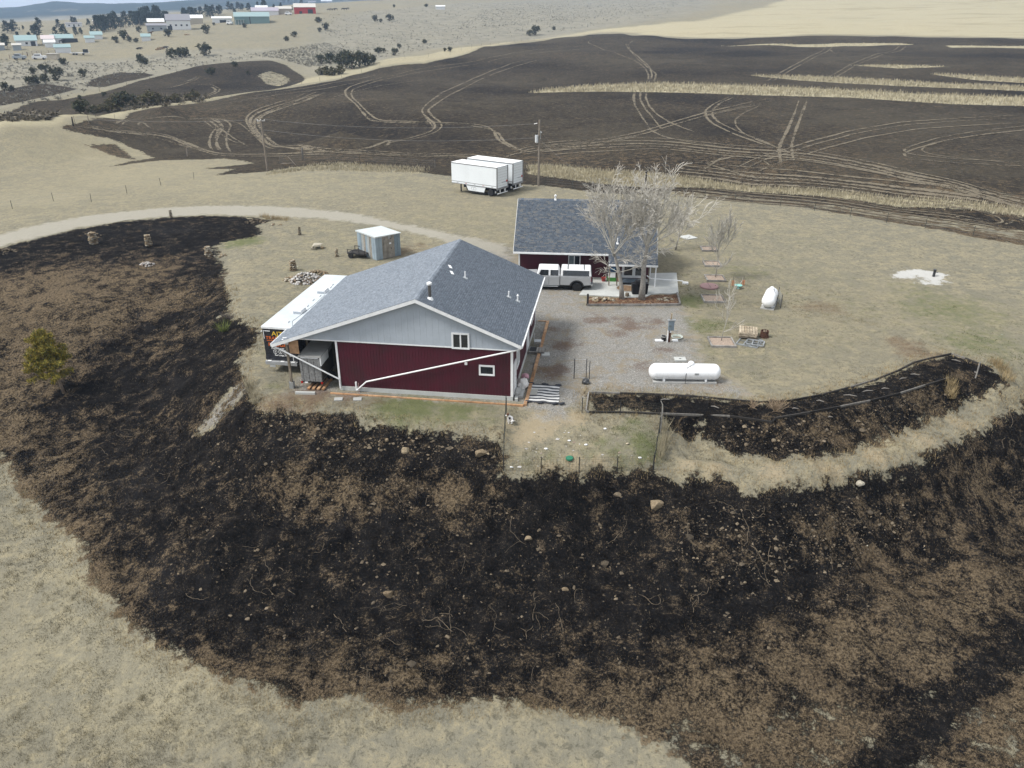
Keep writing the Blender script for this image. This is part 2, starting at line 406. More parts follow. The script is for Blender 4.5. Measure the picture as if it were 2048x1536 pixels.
def at(px, py, up=0.):
    """the ground point seen at a picture position (first hit of the ray)"""
    d = ray(px, py); hd = math.hypot(d[0], d[1]); X = d[0]/hd*_rs; Y = d[1]/hd*_rs; Z = HCAM+d[2]/hd*_rs
    g = hgt(X, Y)+up; k = np.nonzero(Z < g)[0]
    if len(k) == 0: return np.array([X[-1], Y[-1], g[-1]])
    k = max(1, k[0]); a = Z[k-1]-g[k-1]; b = g[k]-Z[k]; t = a/(a+b+1e-9); r = _rs[k-1]*(1-t)+_rs[k]*t
    return np.array([d[0]/hd*r, d[1]/hd*r, float(hgt(d[0]/hd*r, d[1]/hd*r))+up])
def line(pts, step=None): return np.array([at(*p) for p in pts])
# ------------------------------------------------------------------ ground masks (world-space polygons traced on the terrain)
MAIN_PX = [(-60,516),(0,497),(60,481),(150,459),(250,442),(330,435),(420,431),(480,433),(545,441),(516,452),(525,468),(500,476),(460,483),(430,493),(440,505),(434,515),(450,530),(452,565),(465,600),(460,622),
 (442,632),(490,642),(522,665),(512,690),(488,702),(482,730),(490,765),(500,790),(520,816),(560,818),(620,821),(690,821),(712,830),(722,842),(800,851),(870,860),(930,868),(1000,880),(1008,905),(1006,942),(1060,946),(1110,934),(1160,946),
 (1220,936),(1260,946),(1305,938),(1325,946),(1350,962),(1400,950),(1437,954),(1470,962),(1495,983),(1532,979),(1573,970),(1619,962),(1673,958),(1714,950),(1768,937),(1818,921),(1876,900),(1930,872),(1982,850),(2020,822),(2100,778),
 (2300,740),(2420,1300),(2420,1700),(1500,1700),(1420,1580),(1330,1500),(1250,1462),(1180,1440),(1100,1420),(980,1410),(870,1415),(790,1415),(720,1395),(640,1405),(590,1420),(560,1400),(520,1380),(470,1365),(420,1345),
 (380,1330),(340,1310),(300,1285),(260,1250),(230,1220),(200,1180),(175,1140),(160,1100),(130,1060),(90,1040),(65,1005),(30,960),(10,930),(-60,880),(-260,800),(-260,570)]
BERM_PX = [(1175,788),(1180,784),(1300,786),(1420,795),(1520,805),(1580,800),(1680,778),(1760,758),(1800,740),(1850,722),(1902,708),(1960,728),(1990,738),(2010,755),(2012,765),(1990,785),(1960,800),(1930,815),(1900,826),(1850,850),(1800,872),
 (1740,892),(1660,912),(1570,922),(1500,915),(1440,900),(1400,880),(1360,870),(1340,862),(1325,840),(1300,825),(1240,822),(1180,827)]
FIELD_PX = [(118,254),(180,240),(260,226),(400,206),(540,181),(640,166),(700,151),(760,136),(850,127),(940,106),(1000,91),(1100,79),(1180,69),(1250,68),(1330,75),(1450,78),(1600,72),(1750,73),(1900,75),(2048,78),(2330,82),(2330,560),
 (2048,490),(1950,475),(1850,455),(1700,430),(1560,410),(1450,400),(1350,392),(1200,386),(1130,377),(1080,371),(1040,369),(960,362),(898,352),(844,345),(765,332),(699,329),(583,335),(534,343),(428,351),(470,338),(393,338),(510,326),(451,317),(334,320),
 (276,326),(214,335),(264,322),(311,316),(276,300),(246,288),(217,276),(173,270),(129,260)]
PATCH_PX = [(167,289),(230,288),(245,298),(273,319),(240,316),(205,303)]
GULLY_PX = [(-80,238),(0,232),(70,203),(130,199),(200,186),(280,161),(330,149),(400,131),(470,124),(540,121),(572,130),(600,148),(612,157),(580,172),(540,180),(450,191),(330,209),(200,231),(100,241),(0,243),(-80,250)]
GULLYHOLE_PX = [(515,150),(540,142),(560,148),(580,158),(560,172),(535,168)]
GULLY2_PX = [(-60,190),(0,181),(60,170),(100,168),(155,178),(110,190),(40,205),(0,212),(-60,222)]
GULLY3_PX = [(180,160),(240,144),(290,146),(310,150),(250,164),(205,175),(170,172)]
STRIPS_PX = [[(1060,186),(1100,178),(1200,170),(1300,167),(1450,170),(1600,176),(1800,186),(2048,195),(2320,203),(2320,220),(2048,212),(1900,208),(1700,195),(1500,190),(1350,185),(1200,183),(1130,184)],
 [(1500,151),(1600,153),(1700,157),(1800,162),(1900,168),(2048,174),(2320,180),(2320,190),(2048,182),(1900,176),(1800,172),(1700,167),(1600,161)],
 [(1860,148),(1950,152),(2048,158),(2320,165),(2320,172),(2048,166),(1950,160)], [(1700,131),(1800,130),(1900,134),(1800,137)],
 [(1440,92),(1600,89),(1800,86),(1830,89),(1600,94)], [(1890,91),(2048,92),(2320,94),(2320,99),(2048,97),(1900,95)],
 [(1060,330),(1150,335),(1250,345),(1400,360),(1600,380),(1800,397),(2048,420),(2320,442),(2320,452),(2048,431),(1900,416),(1700,398),(1560,387),(1450,378),(1380,374),(1300,376),(1200,367),(1120,356),(1060,348)]]
ROAD_PX = [(-70,486),(0,470),(80,449),(180,431),(300,418),(420,411),(540,412),(620,417),(720,429),(800,446),(870,461),(960,480),(1010,490),(1020,515),(960,500),(880,478),(800,460),(720,446),(640,437),(560,433),(480,431),(420,429),(330,433),(250,440),(150,457),(60,479),(0,493),(-70,510)]
YARD_PX = [(880,470),(960,480),(1020,495),(1030,520),(1040,555),(1170,560),(1160,592),(1172,612),(1362,612),(1378,640),(1392,690),(1402,730),(1445,757),(1500,785),(1470,790),(1300,783),(1176,783),(1160,806),(1135,832),(1092,838),(1060,818),(1046,804),(1030,800),(1060,690),(1020,560),(900,480)]
APRON_PX = [(575,786),(1047,804),(1092,640),(1074,640),(1028,796),(681,783),(660,745),(600,755)]
CHUTE_PX = [(478,766),(492,770),(488,785),(465,812),(436,846),(405,866),(396,856),(424,826),(448,796)]
TANFIELD_PX = [(1180,62),(1300,50),(1420,38),(1500,20),(1600,-10),(2330,-30),(2330,76),(2048,75),(1750,70),(1600,69),(1450,75),(1330,72),(1250,65)]
EDGE_PX = [(-60,242),(0,236),(100,229),(200,216),(330,202),(500,178),(640,150),(740,128),(860,108),(1000,86),(1100,74),(1180,62),(1290,50),(1330,52),(1250,64),(1180,67),(1100,77),(1000,89),(940,104),(850,125),(760,133),(640,163),(540,178),(400,203),(260,223),(118,252),(0,262),(-60,266)]
GREEN = [(1200,885,1,.6),(1250,862,1,.6),(1285,905,1,.8),(1180,905,.9,.5),(1225,900,1,.6),(1160,850,.8,.35),(1060,925,1,.4),(820,815,3.5,.9),(900,815,3,.8),(760,806,2.5,.5),(960,825,2.5,.5),(560,775,1.5,.5),(1380,600,2.2,.9),(1400,650,3,.7),(1390,700,2.5,.5),(1900,620,6,.6),(1850,590,5,.5),(1950,680,5,.6),(490,482,3,.8),(690,470,4,.3),(1270,850,1.3,.6),(1290,885,1.5,.9),(1240,915,1.2,.6),
 (1600,560,6,.3),(1700,620,7,.35),(1480,540,5,.45),(1330,640,1.2,.4),(1100,915,1,.5),(640,560,4,.35),(560,640,4,.3),(1430,470,6,.35),(1600,480,8,.25),(540,700,2,.3),(60,580,8,.12)]
RUST = [(1130,690,1.6,.9),(1112,742,1.5,1),(1110,660,1.3,.7),(1195,640,1.8,.8),(1260,648,2,.9),(1230,668,1.5,.7),(1310,645,1.3,.8),(1330,700,1.2,.7),(1290,735,2,.6),(1400,742,1.6,.7),(620,795,2,.9),(560,802,2.2,.8),(690,800,1.5,.7),(740,803,1.5,.6),(1260,790,1.5,.6),(1430,765,1.3,.5),(540,740,2,.35),
 (1650,620,3,.6),(1720,640,2.5,.4),(1820,700,3,.7),(810,500,3,.7),(840,495,2.5,.6),(700,555,2,.4),(1180,750,1.5,.4),(1420,560,1,.5),(1050,380,3,.3)]
BARE = [(1380,925,1.2,.5),(1430,940,1.5,.5),(1550,945,1.6,.55),(1650,938,1.6,.55),(1750,915,1.6,.55),(1850,880,1.6,.55),(1930,850,1.5,.5),(500,745,1.5,.25),(680,430,6,.25),(560,425,6,.25),(1090,845,1.2,.9),(1060,860,1.3,.8),(1040,880,1,.7),(1100,830,1.5,.8),(1150,838,1.2,.7),(1085,870,1,.6),(1200,930,1.2,.5),(1100,940,1,.6),(1020,850,.8,.5),(1150,925,1,.6)]
ASH = [(1815,550,1.6,1),(1838,545,1.6,1),(1860,552,1.8,1),(1875,563,1.3,.9),(1850,566,1.2,.8),(1800,552,1.2,.8),(1880,548,1,.7),(1600,570,1,.15),(2010,670,2.5,.35),(1470,605,.8,.4)]
BROWN = [(330,690,4,.6),(250,680,4,.75),(300,850,2,.4),(130,700,5,.85),(60,790,5,.95),(20,870,4,.95),(220,820,2.5,.5),(110,930,2.5,.85),(60,970,2,.9),(450,800,1.6,.4),(200,640,6,.9),(350,640,4,.7),(150,860,3,.7),(420,610,3,.5),(100,500,6,.5),(1850,1300,3,.85),(1950,1220,3,.85),(2040,1180,3,.85),(1700,1450,3,.9),(1960,1460,3,.9),(2040,1420,3,.9),(1860,1540,3,.9),(1750,1150,2.5,.5),(2040,1030,2.5,.6),(1450,300,18,.5),(1650,310,16,.5),(1250,320,12,.5),(1550,260,16,.35),(1850,330,14,.4),(1300,215,16,.3),(170,590,9,1),(80,640,8,1),(260,560,7,.9),(330,600,6,.8),(100,560,8,.9),(30,600,8,1),(400,560,4,.6),(60,720,6,.9),(230,700,4,.6),(-60,650,9,1),(-160,620,9,1),(60,860,3.5,.6),(140,790,3,.4),(600,990,3,1),(700,985,3,1),(800,980,2.6,.8),(900,985,2.6,1),(560,960,1.8,.8),(960,1000,2.3,.8),
 (620,860,1.4,.5),(480,870,1.6,.7),(560,1025,1.6,.7),(1300,1040,1.2,.5),(1380,1040,2.2,.55),(1500,1060,2,.35),(1620,1040,2.4,.5),(1740,1010,2.4,.55),(1850,960,2.5,.5),(1960,960,2.6,.75),(1900,1060,2,.5),(2010,1010,2,.4),(1250,1440,3,1),(1400,1380,3.3,.9),(1560,1320,3.3,.75),
 (1500,1440,3,1),(1700,1280,3.3,.85),(1820,1220,3,.75),(1700,1400,2.4,.6),(1300,1350,2.6,.6),(1950,1150,3,.7),(2020,1090,2.4,.6),(1620,1480,2.4,1),(1100,1380,2.2,.6),(950,1330,2,.4),(330,1050,1.5,.5),(420,1040,1.5,.5),(250,1150,2,.6),(620,1320,1.8,.5),(800,1360,2,.8),(700,1360,1.7,.7),(880,1350,1.7,.7),
 (1740,860,1.6,.75),(1650,880,1.7,.75),(1560,890,1.5,.6),(1850,815,1.5,.8),(1480,880,1.2,.4),(1250,800,1.5,.5),(1930,755,1,.5),(1200,800,1.2,.7),
 (200,205,14,.15),(500,165,10,.3),(1550,420,12,.8),(1750,440,14,.9),(1950,465,14,.9),(1400,395,8,.7),(1800,400,12,.4),(1100,318,10,.6),(1300,320,14,.5),(1500,335,14,.5),(1000,312,10,.5),(700,312,10,.4),(250,250,12,.5),(330,245,14,.35),(200,300,8,.8),(150,262,6,.5),(420,230,16,.3),
 (1050,150,14,.4),(1150,110,16,.35),(700,200,14,.25),(600,200,14,.3),(1500,230,20,.25),(1700,260,22,.2),(1900,300,22,.2),(1300,160,18,.15)]
SOOT_SHADE = [(520,903,1.1,1),(570,909,1.1,1),(620,914,1.1,1),(670,918,1.1,1),(720,922,1.1,1),(770,927,1.1,1),(820,931,1.1,1),(870,936,1.1,1),(920,940,1.1,1),(970,946,1.1,1),(1340,978,1.2,1),(1390,980,1.2,.9),(1440,990,1.1,1),(1500,1004,1,1),(1560,1003,1,1),(1620,992,1,1),(1680,978,1,1),(1740,962,1,1),(1800,942,1,1),(1860,922,1,1),(1920,897,1,1),(1980,870,1,1),(2040,835,1,1),(1420,900,.9,.9),(1480,912,.9,.9),(1540,918,.9,.9),(1600,914,.9,.9),(1660,905,.8,.8),(1380,870,1.2,.8),(457,605,1.5,.9),(420,615,1.5,.9),(380,627,1.5,.9),(340,642,1.6,.9),(292,660,1.7,.8),(245,690,1.8,.8),(490,830,1,.9),(470,870,1.2,.9),(440,900,1.4,.9),(410,930,1.5,.8),(560,1050,1.3,.9),(660,1055,1.3,.9),(760,1058,1.3,.9),(860,1062,1.3,.9),(960,1062,1.3,.9),(560,285,9,.8),(620,276,13,.9),(700,264,13,.9),(780,246,14,.9),(860,232,13,.9),(940,205,15,.9),(1020,182,17,.9),(1090,160,20,.9),(1160,148,22,.8),(1400,128,26,.5),(1650,112,30,.4),(1350,285,10,.3),(1700,235,16,.5),(1900,350,12,.5),(1980,400,9,.5),(2040,440,6,.4),(1200,225,14,.4),(1450,255,14,.3),(500,275,7,.6),(340,278,9,.5),(420,172,16,.6),(250,195,14,.8),(520,160,10,.4),(230,780,5,.8),(330,760,3.5,.8),(390,700,3,.9),(450,660,2.5,.7),(430,540,3.5,.6),(350,470,6,.7),(180,470,6,.7),(270,455,6,.7),(480,450,5,.7),(60,500,5,.6),(128,795,2.6,.9),(350,980,3,.7),(760,900,2.5,.7),(880,900,2,.6),(600,1100,4,.9),(800,1120,4,.9),(1000,1130,4,.9),(1200,1150,4,.9),(1150,1010,3,.8),(450,1160,4,.9),(1000,1230,4,.7),(1250,1230,3,.7),(1450,1180,3,.6),(1400,985,2,.9),(1560,1150,2.5,.5)]  # burn soot; shade in the hollows and under the pine is painted in too
def blobs(Bl, x, y, ns=.6):
    o = np.zeros(x.shape)
    for px, py, r, s in Bl:
        p = at(px, py); q = np.nonzero((np.abs(x-p[0]) < 3*r) & (np.abs(y-p[1]) < 3*r))[0]
        d = np.hypot(x[q]-p[0], y[q]-p[1])/r
        d = d+ns*.5*fbm(x[q]/r*1.7, y[q]/r*1.7, 3, 5)
        o[q] = np.maximum(o[q], s*np.exp(-np.maximum(d, 0)**2*1.1))
    return o
print('masks')
front = np.nonzero((np.abs(np.arctan2(_X, _Y)) < R(56)) & (_Rr > 12) & (_Rr < 1500))[0]
fx, fy = _X[front], _Y[front]
def full(v, fill=0.): o = np.full(_X.shape, float(fill)); o[front] = v; return o
def area(P, lim=12.): return poly_sdf(fx, fy, line(P), lim)
POLY = {}
def areas(Ps, lim=12.):
    o = area(Ps[0], lim)
    for p in Ps[1:]: o = np.maximum(o, area(p, lim))
    return o
main = area(MAIN_PX, 12); berm = area(BERM_PX, 12); fld = areas([FIELD_PX, PATCH_PX], 12)
gul = areas([GULLY_PX, GULLY2_PX, GULLY3_PX], 12); WORN_PX = [(1240,380),(1400,386),(1600,404),(1800,428),(2048,462),(2330,495),(2330,535),(2048,480),(1850,448),(1700,424),(1560,404),(1450,396),(1350,390)]
gul = np.minimum(gul, np.maximum(-area(GULLYHOLE_PX, 12), -.12))
strips = areas(STRIPS_PX, 12); fld = np.minimum(fld, -strips)
worn = area(WORN_PX, 8); chute = area(CHUTE_PX, 8)
fld = np.minimum(fld, np.maximum(-worn, .05))
soft = blobs([(1900,388,8,.8),(2048,412,9,.9),(2150,436,9,.9),(1780,362,6,.6),(1650,348,7,.4),(1000,312,6,.4),(1150,320,7,.4),(700,306,5,.4),(1500,1500,3.2,1),(1700,1490,3,1),(1650,1560,3,1),(1950,1450,2.6,1),(2048,1500,3,1.1),(2060,1370,2.4,.9),(1380,1470,2.4,1),(1250,1440,1.6,.9),(1850,1560,3,1.1),(1560,1440,2,.7),(2150,1420,3,1),(2180,1550,4,1)], fx, fy)
burn = np.minimum(np.maximum(np.maximum(main, berm), np.maximum(fld, gul)), np.maximum(-chute, .02))
near_edge = np.exp(-np.maximum(main, 0)/2.6)*sstep(main, -2, .5)*sstep(-hgt(fx, fy), 3.8, 5.2)        # the scorched, half-burned rim at the foot of the slope
brown = np.clip(np.maximum(blobs(BROWN, fx, fy), .75*near_edge)+.10*(main > -2)+.04-.9*blobs(SOOT_SHADE, fx, fy), -.3, 1)
tan = np.maximum(sstep(area(TANFIELD_PX, 20), -4, 4), sstep(area(EDGE_PX, 12), -1.5, 2)*.8)
straw = np.maximum(np.maximum(sstep(strips, -1, 1)*.8, tan), blobs([(1150,345,9,.3),(300,350,20,.25),(200,300,14,.4),(60,400,14,.25),(500,360,18,.25),(300,1400,5,.2),(80,1300,6,.2)], fx, fy))
burn = np.minimum(burn, 1.1-.72*soft+np.where(soft < .05, 20, 0)); brown = np.maximum(brown, np.minimum(soft, .8))
bnd = poly_sdf(fx, fy, line([(2120,1190),(2048,1240),(1960,1330),(1880,1420),(1790,1490),(1700,1545),(1660,1600),(1720,1620),(1790,1560),(1850,1500),(1930,1430),(2010,1340),(2120,1260)]), 4.)
bk_ = .8*sstep(bnd+.6*fbm(fx/1.1, fy/1.1, 3, 77), -1.1, .6); burn = np.where(bk_ > 0, np.maximum(burn, 2.*bk_-.5), burn); brown = brown*(1-bk_)-.2*bk_
ATT = dict(burn=full(burn, -12), brown=full(brown), road=full(area(ROAD_PX, 8), -8), yard=full(np.maximum(np.maximum(area(YARD_PX, 8), area(APRON_PX, 8)), chute), -8), straw=full(straw),
           green=full(np.maximum(blobs(GREEN, fx, fy), .25*sstep(poly_sdf(fx, fy, PAD, 12.), -3, 6))), rust=full(blobs(RUST, fx, fy, 1.2)), bare=full(blobs(BARE, fx, fy)), ash=full(blobs(ASH, fx, fy, .9)))
ATT['field'] = full(sstep(np.maximum(fld, gul), -1, 1))
ATT['forest'] = sstep(_Rr, 2050, 2250)*(_Y > 0)
SAGE_PX = [(560,118),(640,60),(700,28),(900,8),(1150,-5),(1420,-10),(1420,20),(1330,40),(1180,60),(980,86),(850,105),(740,128),(640,148),(615,145)]
SAGE2_PX = [(-40,125),(330,106),(560,95),(600,120),(420,130),(280,160),(100,196),(-40,230)]
ATT['sage'] = full(np.maximum(sstep(area(SAGE_PX, 30), -14, 14), sstep(area(SAGE2_PX, 20), -8, 8)))
ATT['rocky'] = full(blobs([(1450,1080,4,1),(1600,1060,4,1),(1750,1030,4,.9),(1350,1090,3,.8),(1700,1110,3,.7),(580,860,2,.8),(660,870,2,.7),(520,970,2,.7),(950,900,2,.6),(1560,880,2,.5)], fx, fy))

def ground_mat():
    t = NT('prairie and burned ground'); P = t.pos()
    n0 = t.noise(.018, 4, .5); n1 = t.noise(.16, 5, .6); n2 = t.noise(1.15, 6, .68); n3 = t.noise(6.5, 5, .7); n4 = t.noise(27, 3, .65)
    n1b = t.noise(.55, 5, .6, t.scale(P, (1, 1, 1)), 1.2)
    # dry grass: grey thatch and yellow straw in clumps
    n25 = t.noise(2.7, 6, .74, None, .6); n5 = t.noise(.75, 4, .6, None, .8)
    g = t.mix(t.ss(t.add(t.mul(n1, .35), t.mul(n5, .65)), .40, .60), (.192, .180, .138), (.246, .222, .157))
    g = t.mix(t.mul(t.ss(t.add(t.mul(n25, .7), t.mul(n5, .3)), .50, .64), .65), g, (.325, .280, .178))
    g = t.mix(t.mul(t.ss(n25, .48, .36), .8), g, (.108, .102, .078))  # dark clumps: small shadows among the grass, painted into the colour
    g = t.mix(t.mul(t.ss(n1b, .57, .71), .4), g, (.34, .295, .185))
    g = t.mix(t.mul(t.ss(n3, .46, .30), .7), g, (.085, .078, .056))
    g = t.mix(t.mul(t.ss(n4, .56, .74), .45), g, (.44, .40, .30))
    g = t.mix(t.mul(t.ss(n0, .42, .62), .3), g, (.245, .215, .145))
    s_ = t.mix(t.ss(t.add(t.mul(n2, .5), t.mul(n3, .5)), .35, .65), (.27, .235, .150), (.44, .395, .275))
    nf = t.noise(.055, 5, .7, t.scale(P, (.35, 1, 1))); s_ = t.mix(t.mul(t.ss(t.add(t.mul(nf, .6), t.mul(n0, .4)), .36, .6), .6), s_, (.345, .315, .215)); s_ = t.mix(t.mul(t.ss(nf, .52, .64), .6), s_, (.255, .222, .14))
    g = t.mix(t.attr('straw'), g, s_)
    gr = t.mix(n3, (.075, .095, .036), (.150, .160, .072))
    g = t.mix(t.mul(t.ss(t.add(t.attr('green'), t.mul(t.m_('SUBTRACT', n2, .5), 1.3), t.mul(t.m_('SUBTRACT', n3, .5), .7)), .2, .95), .85), g, gr)
    ba = t.mix(n2, (.25, .205, .135), (.34, .29, .20))
    g = t.mix(t.ss(t.add(t.attr('bare'), t.mul(t.m_('SUBTRACT', n3, .5), 1.4)), .25, .6), g, ba)
    ru = t.mix(n4, (.055, .026, .016), (.16, .085, .052))
    rm = t.ss(t.add(t.attr('rust'), t.mul(t.m_('SUBTRACT', n3, .5), 1.6), t.mul(t.m_('SUBTRACT', n2, .5), .9)), .3, .9)
    sg = t.mix(t.ss(t.add(t.mul(t.noise(.10, 5, .72), .6), t.mul(n1, .4)), .42, .60), (.245, .232, .190), (.155, .152, .132)); sg = t.mix(t.mul(t.ss(t.noise(.35, 4, .7), .54, .66), .7), sg, (.335, .315, .255))
    g = t.mix(t.mul(t.attr('sage'), .6), g, sg)
    # gravel: stones of mixed greys
    vc = t.voro(15, out='Color'); sep = t.n('SeparateColor'); t.put(sep.inputs[0], vc); vd = t.voro(15)
    gv = t.mix(sep.outputs[0], (.215, .209, .194), (.40, .388, .358)); gv = t.mix(t.mul(t.ss(vd, .25, .55), .35), gv, (.12, .112, .098))
    gv = t.mix(t.mul(t.ss(sep.outputs[1], .92, .98), .6), gv, (.50, .485, .45))
    soil = t.mix(n3, (.20, .17, .125), (.32, .275, .205))
    gv = t.mix(t.ss(t.add(n1b, t.mul(t.m_('SUBTRACT', n3, .5), .7)), .49, .68), gv, soil)
    col = t.mix(t.ss(t.add(t.attr('yard'), t.mul(t.m_('SUBTRACT', n2, .5), 3.2), t.mul(t.m_('SUBTRACT', n1b, .5), 4.), t.mul(t.m_('SUBTRACT', n3, .5), 1.2)), -.7, .7), g, gv)
    col = t.mix(t.mul(rm, .62), col, ru)
    rd = t.mix(t.add(t.mul(n2, .6), t.mul(n4, .4)), (.275, .258, .212), (.365, .345, .29))
    col = t.mix(t.ss(t.add(t.attr('road'), t.mul(t.m_('SUBTRACT', n2, .5), 3.), t.mul(t.m_('SUBTRACT', n1b, .5), 2.5)), -.5, .6), col, rd)
    am = t.ss(t.add(t.attr('ash'), t.mul(t.m_('SUBTRACT', n2, .5), 1.5), t.mul(t.m_('SUBTRACT', n3, .5), .9)), .46, .70)
    col = t.mix(am, col, (.46, .455, .43))
    # burn
    edge = t.add(t.attr('burn'), t.mul(t.m_('SUBTRACT', n1b, .5), 2.2), t.mul(t.m_('SUBTRACT', n2, .5), 2.6), t.mul(t.m_('SUBTRACT', n3, .5), 1.5))
    bm = t.ss(edge, -.12, .26)
    k = t.mix(t.ss(n2, .35, .68), (.0042, .0042, .0047), (.0120, .0113, .0112)); k = t.mix(t.mul(t.ss(n1, .52, .72), .4), k, (.021, .0205, .0215)); k = t.mix(t.mul(t.ss(n3, .52, .70), .75), k, (.040, .033, .026)); k = t.mix(t.mul(t.ss(n4, .56, .72), .5), k, (.058, .047, .036))
    fk = t.mix(t.ss(t.add(t.mul(n3, .6), t.mul(n2, .4)), .36, .64), (.0140, .0123, .0110), (.064, .054, .040)); fk = t.mix(t.mul(t.ss(t.add(t.mul(n0, .7), t.mul(n1, .3)), .46, .62), .55), fk, (.072, .062, .045)); fk = t.mix(t.mul(t.ss(n0, .48, .36), .6), fk, (.0095, .0095, .0105))
    fk = t.mix(t.mul(t.ss(t.add(t.attr('brown'), t.mul(t.m_('SUBTRACT', n1, .5), .5)), .0, -.26), .85), fk, (.0075, .0078, .0088))
    k = t.mix(t.attr('field'), k, fk)
    br = t.mix(t.ss(n3, .3, .72), (.038, .028, .018), (.155, .116, .074)); br = t.mix(t.mul(t.ss(n4, .52, .70), .7), br, (.262, .205, .135)); br = t.mix(t.mul(t.ss(n4, .48, .32), .7), br, (.024, .020, .015))
    br = t.mix(t.mul(t.ss(n2, .52, .36), .8), br, (.022, .019, .017))
    bw = t.ss(t.add(t.mul(t.attr('brown'), .72), t.mul(t.m_('SUBTRACT', n2, .5), 1.9), t.mul(t.m_('SUBTRACT', n3, .5), 2.0), t.mul(t.m_('SUBTRACT', n4, .5), 1.3), t.mul(t.m_('SUBTRACT', n1b, .5), 2.3)), .14, .92)
    br = t.mix(t.mul(t.ss(t.attr('brown'), .55, 1.), t.ss(t.add(n3, t.mul(t.m_('SUBTRACT', n4, .5), .7)), .42, .66)), br, (.168, .129, .082))
    bc = t.mix(bw, k, br)
    fl = t.mul(t.ss(t.add(n4, t.mul(t.m_('SUBTRACT', n2, .5), .5)), .655, .73), .6)
    bc = t.mix(fl, bc, (.20, .155, .10))
    vp = t.voro(5.5, out='Color'); sp = t.n('SeparateColor'); t.put(sp.inputs[0], vp); vpd = t.voro(5.5)
    peb = t.mul(t.ss(vpd, .22, .12), t.ss(sp.outputs[0], .92, .97)); bc = t.mix(t.mul(peb, .45), bc, (.27, .23, .175))
    col = t.mix(bm, col, bc)
    # far wooded hills
    fo = t.mix(t.ss(t.add(t.mul(t.noise(.006, 6, .65), .65), t.mul(t.noise(.045, 3, .7), .35)), .36, .46), (.185, .165, .115), (.020, .032, .026))
    col = t.mix(t.attr('forest'), col, fo)
    h = t.add(t.mul(n3, .6), t.mul(n4, .35), t.mul(n2, .9)); h = t.add(h, t.mul(t.ss(vd, .6, .1), t.mul(t.ss(t.attr('yard'), -.2, .2), .3)))
    t.bump(h, .8, .17)
    return t.set(col, 1., .03)
GROUND = ground_mat()
V = np.c_[_X, _Y, GH.ravel()]
nr, nth = GX.shape
I, J = np.meshgrid(np.arange(nr-1), np.arange(nth-1), indexing='ij')
F = np.stack([I*nth+J, I*nth+J+1, (I+1)*nth+J+1, (I+1)*nth+J], -1).reshape(-1, 4)[:, ::-1]
fm = lambda a: ATT[a][F].mean(1)
cls = np.zeros(len(F), int)
rr = _Rr[F].mean(1)
cls[fm('burn') > 0] = 3; cls[fm('yard') > 0] = 2; cls[fm('road') > 0] = 1; cls[rr > 1900] = 4
for ci, nm in enumerate(('grassland', 'gravel_road', 'gravel_yard', 'burned_ground', 'hills')):
    f = F[cls == ci]; u, inv = np.unique(f, return_inverse=True)
    me = fast_mesh(nm, V[u], inv.reshape(f.shape), GROUND, {k: v[u] for k, v in ATT.items()}, smooth=True)
    tag(link(nm, me), kind='structure', label={'grassland': 'dry tan prairie grass around the yard', 'gravel_road': 'pale gravel driveway curving in from the left', 'gravel_yard': 'grey gravel yard beside the garage',
        'burned_ground': 'black burned grassland and stubble', 'hills': 'wooded hills on the horizon'}[nm])

# tyre tracks worn through the burned stubble: thin strips of pale soil lying on it
def strip_mesh(paths, width, lift=.04, step=.7):
    """draped ribbons: outer edges fade out raggedly, the middle is worn to pale soil"""
    Vs = []; Fs = []; Es = []; b = 0
    for k, pts in enumerate(paths):
        P = line(pts)[:, :2]; d = np.r_[0, np.cumsum(np.hypot(*np.diff(P, axis=0).T))]; n = max(3, int(d[-1]/step)); s = np.linspace(0, d[-1], n)
        Q = np.c_[np.interp(s, d, P[:, 0]), np.interp(s, d, P[:, 1])]; kk = max(1, int(2.5/step)); ker = np.ones(2*kk+1)/(2*kk+1)
        Qp = np.pad(Q, ((kk, kk), (0, 0)), 'edge'); Q = np.c_[np.convolve(Qp[:, 0], ker, 'valid'), np.convolve(Qp[:, 1], ker, 'valid')]
        T = np.gradient(Q, axis=0); T /= np.linalg.norm(T, axis=1)[:, None]+1e-9; N = np.c_[-T[:, 1], T[:, 0]]
        wv = width*(1.05+.7*fbm(s*.06, s*0+k*7.7, 3, 7)); end = np.minimum(1, np.minimum(s, d[-1]-s)/6.)
        rl = lift+np.hypot(Q[:, 0], Q[:, 1])*.00025
        for c, e in ((-1, 1.), (-.45, .25), (.45, .25), (1, 1.)):
            A = Q+N*(c*wv)[:, None]; Vs.append(np.c_[A, hgt(A[:, 0], A[:, 1])+rl]); Es.append(np.clip(np.full(n, e)+(1-end)*.8+.25*fbm(s*.05, s*0+k, 2, 9), 0, 1.3))
        i = np.arange(n-1)
        for c in range(3): Fs.append(np.c_[b+c*n+i, b+c*n+i+1, b+(c+1)*n+i+1, b+(c+1)*n+i])
        b += 4*n
    return np.concatenate(Vs), np.concatenate(Fs), np.concatenate(Es)
def track_mat():
    t = NT('track soil'); n3 = t.noise(1.6, 5, .7); n1 = t.noise(.3, 3, .6)
    c = t.mix(n3, (.098, .083, .060), (.190, .163, .120)); m = t.set(c, 1., .05)
    al = t.ss(t.add(t.mul(t.m_('SUBTRACT', 1., t.attr('edge')), 1.0), t.mul(t.m_('SUBTRACT', n3, .5), 2.6), t.mul(t.m_('SUBTRACT', n1, .5), 1.6)), .22, .80)
    t.put(t.b.inputs['Alpha'], al); return m
TRK = track_mat()
def off(p, dx, dy): return [(a+dx, b+dy) for a, b in p]
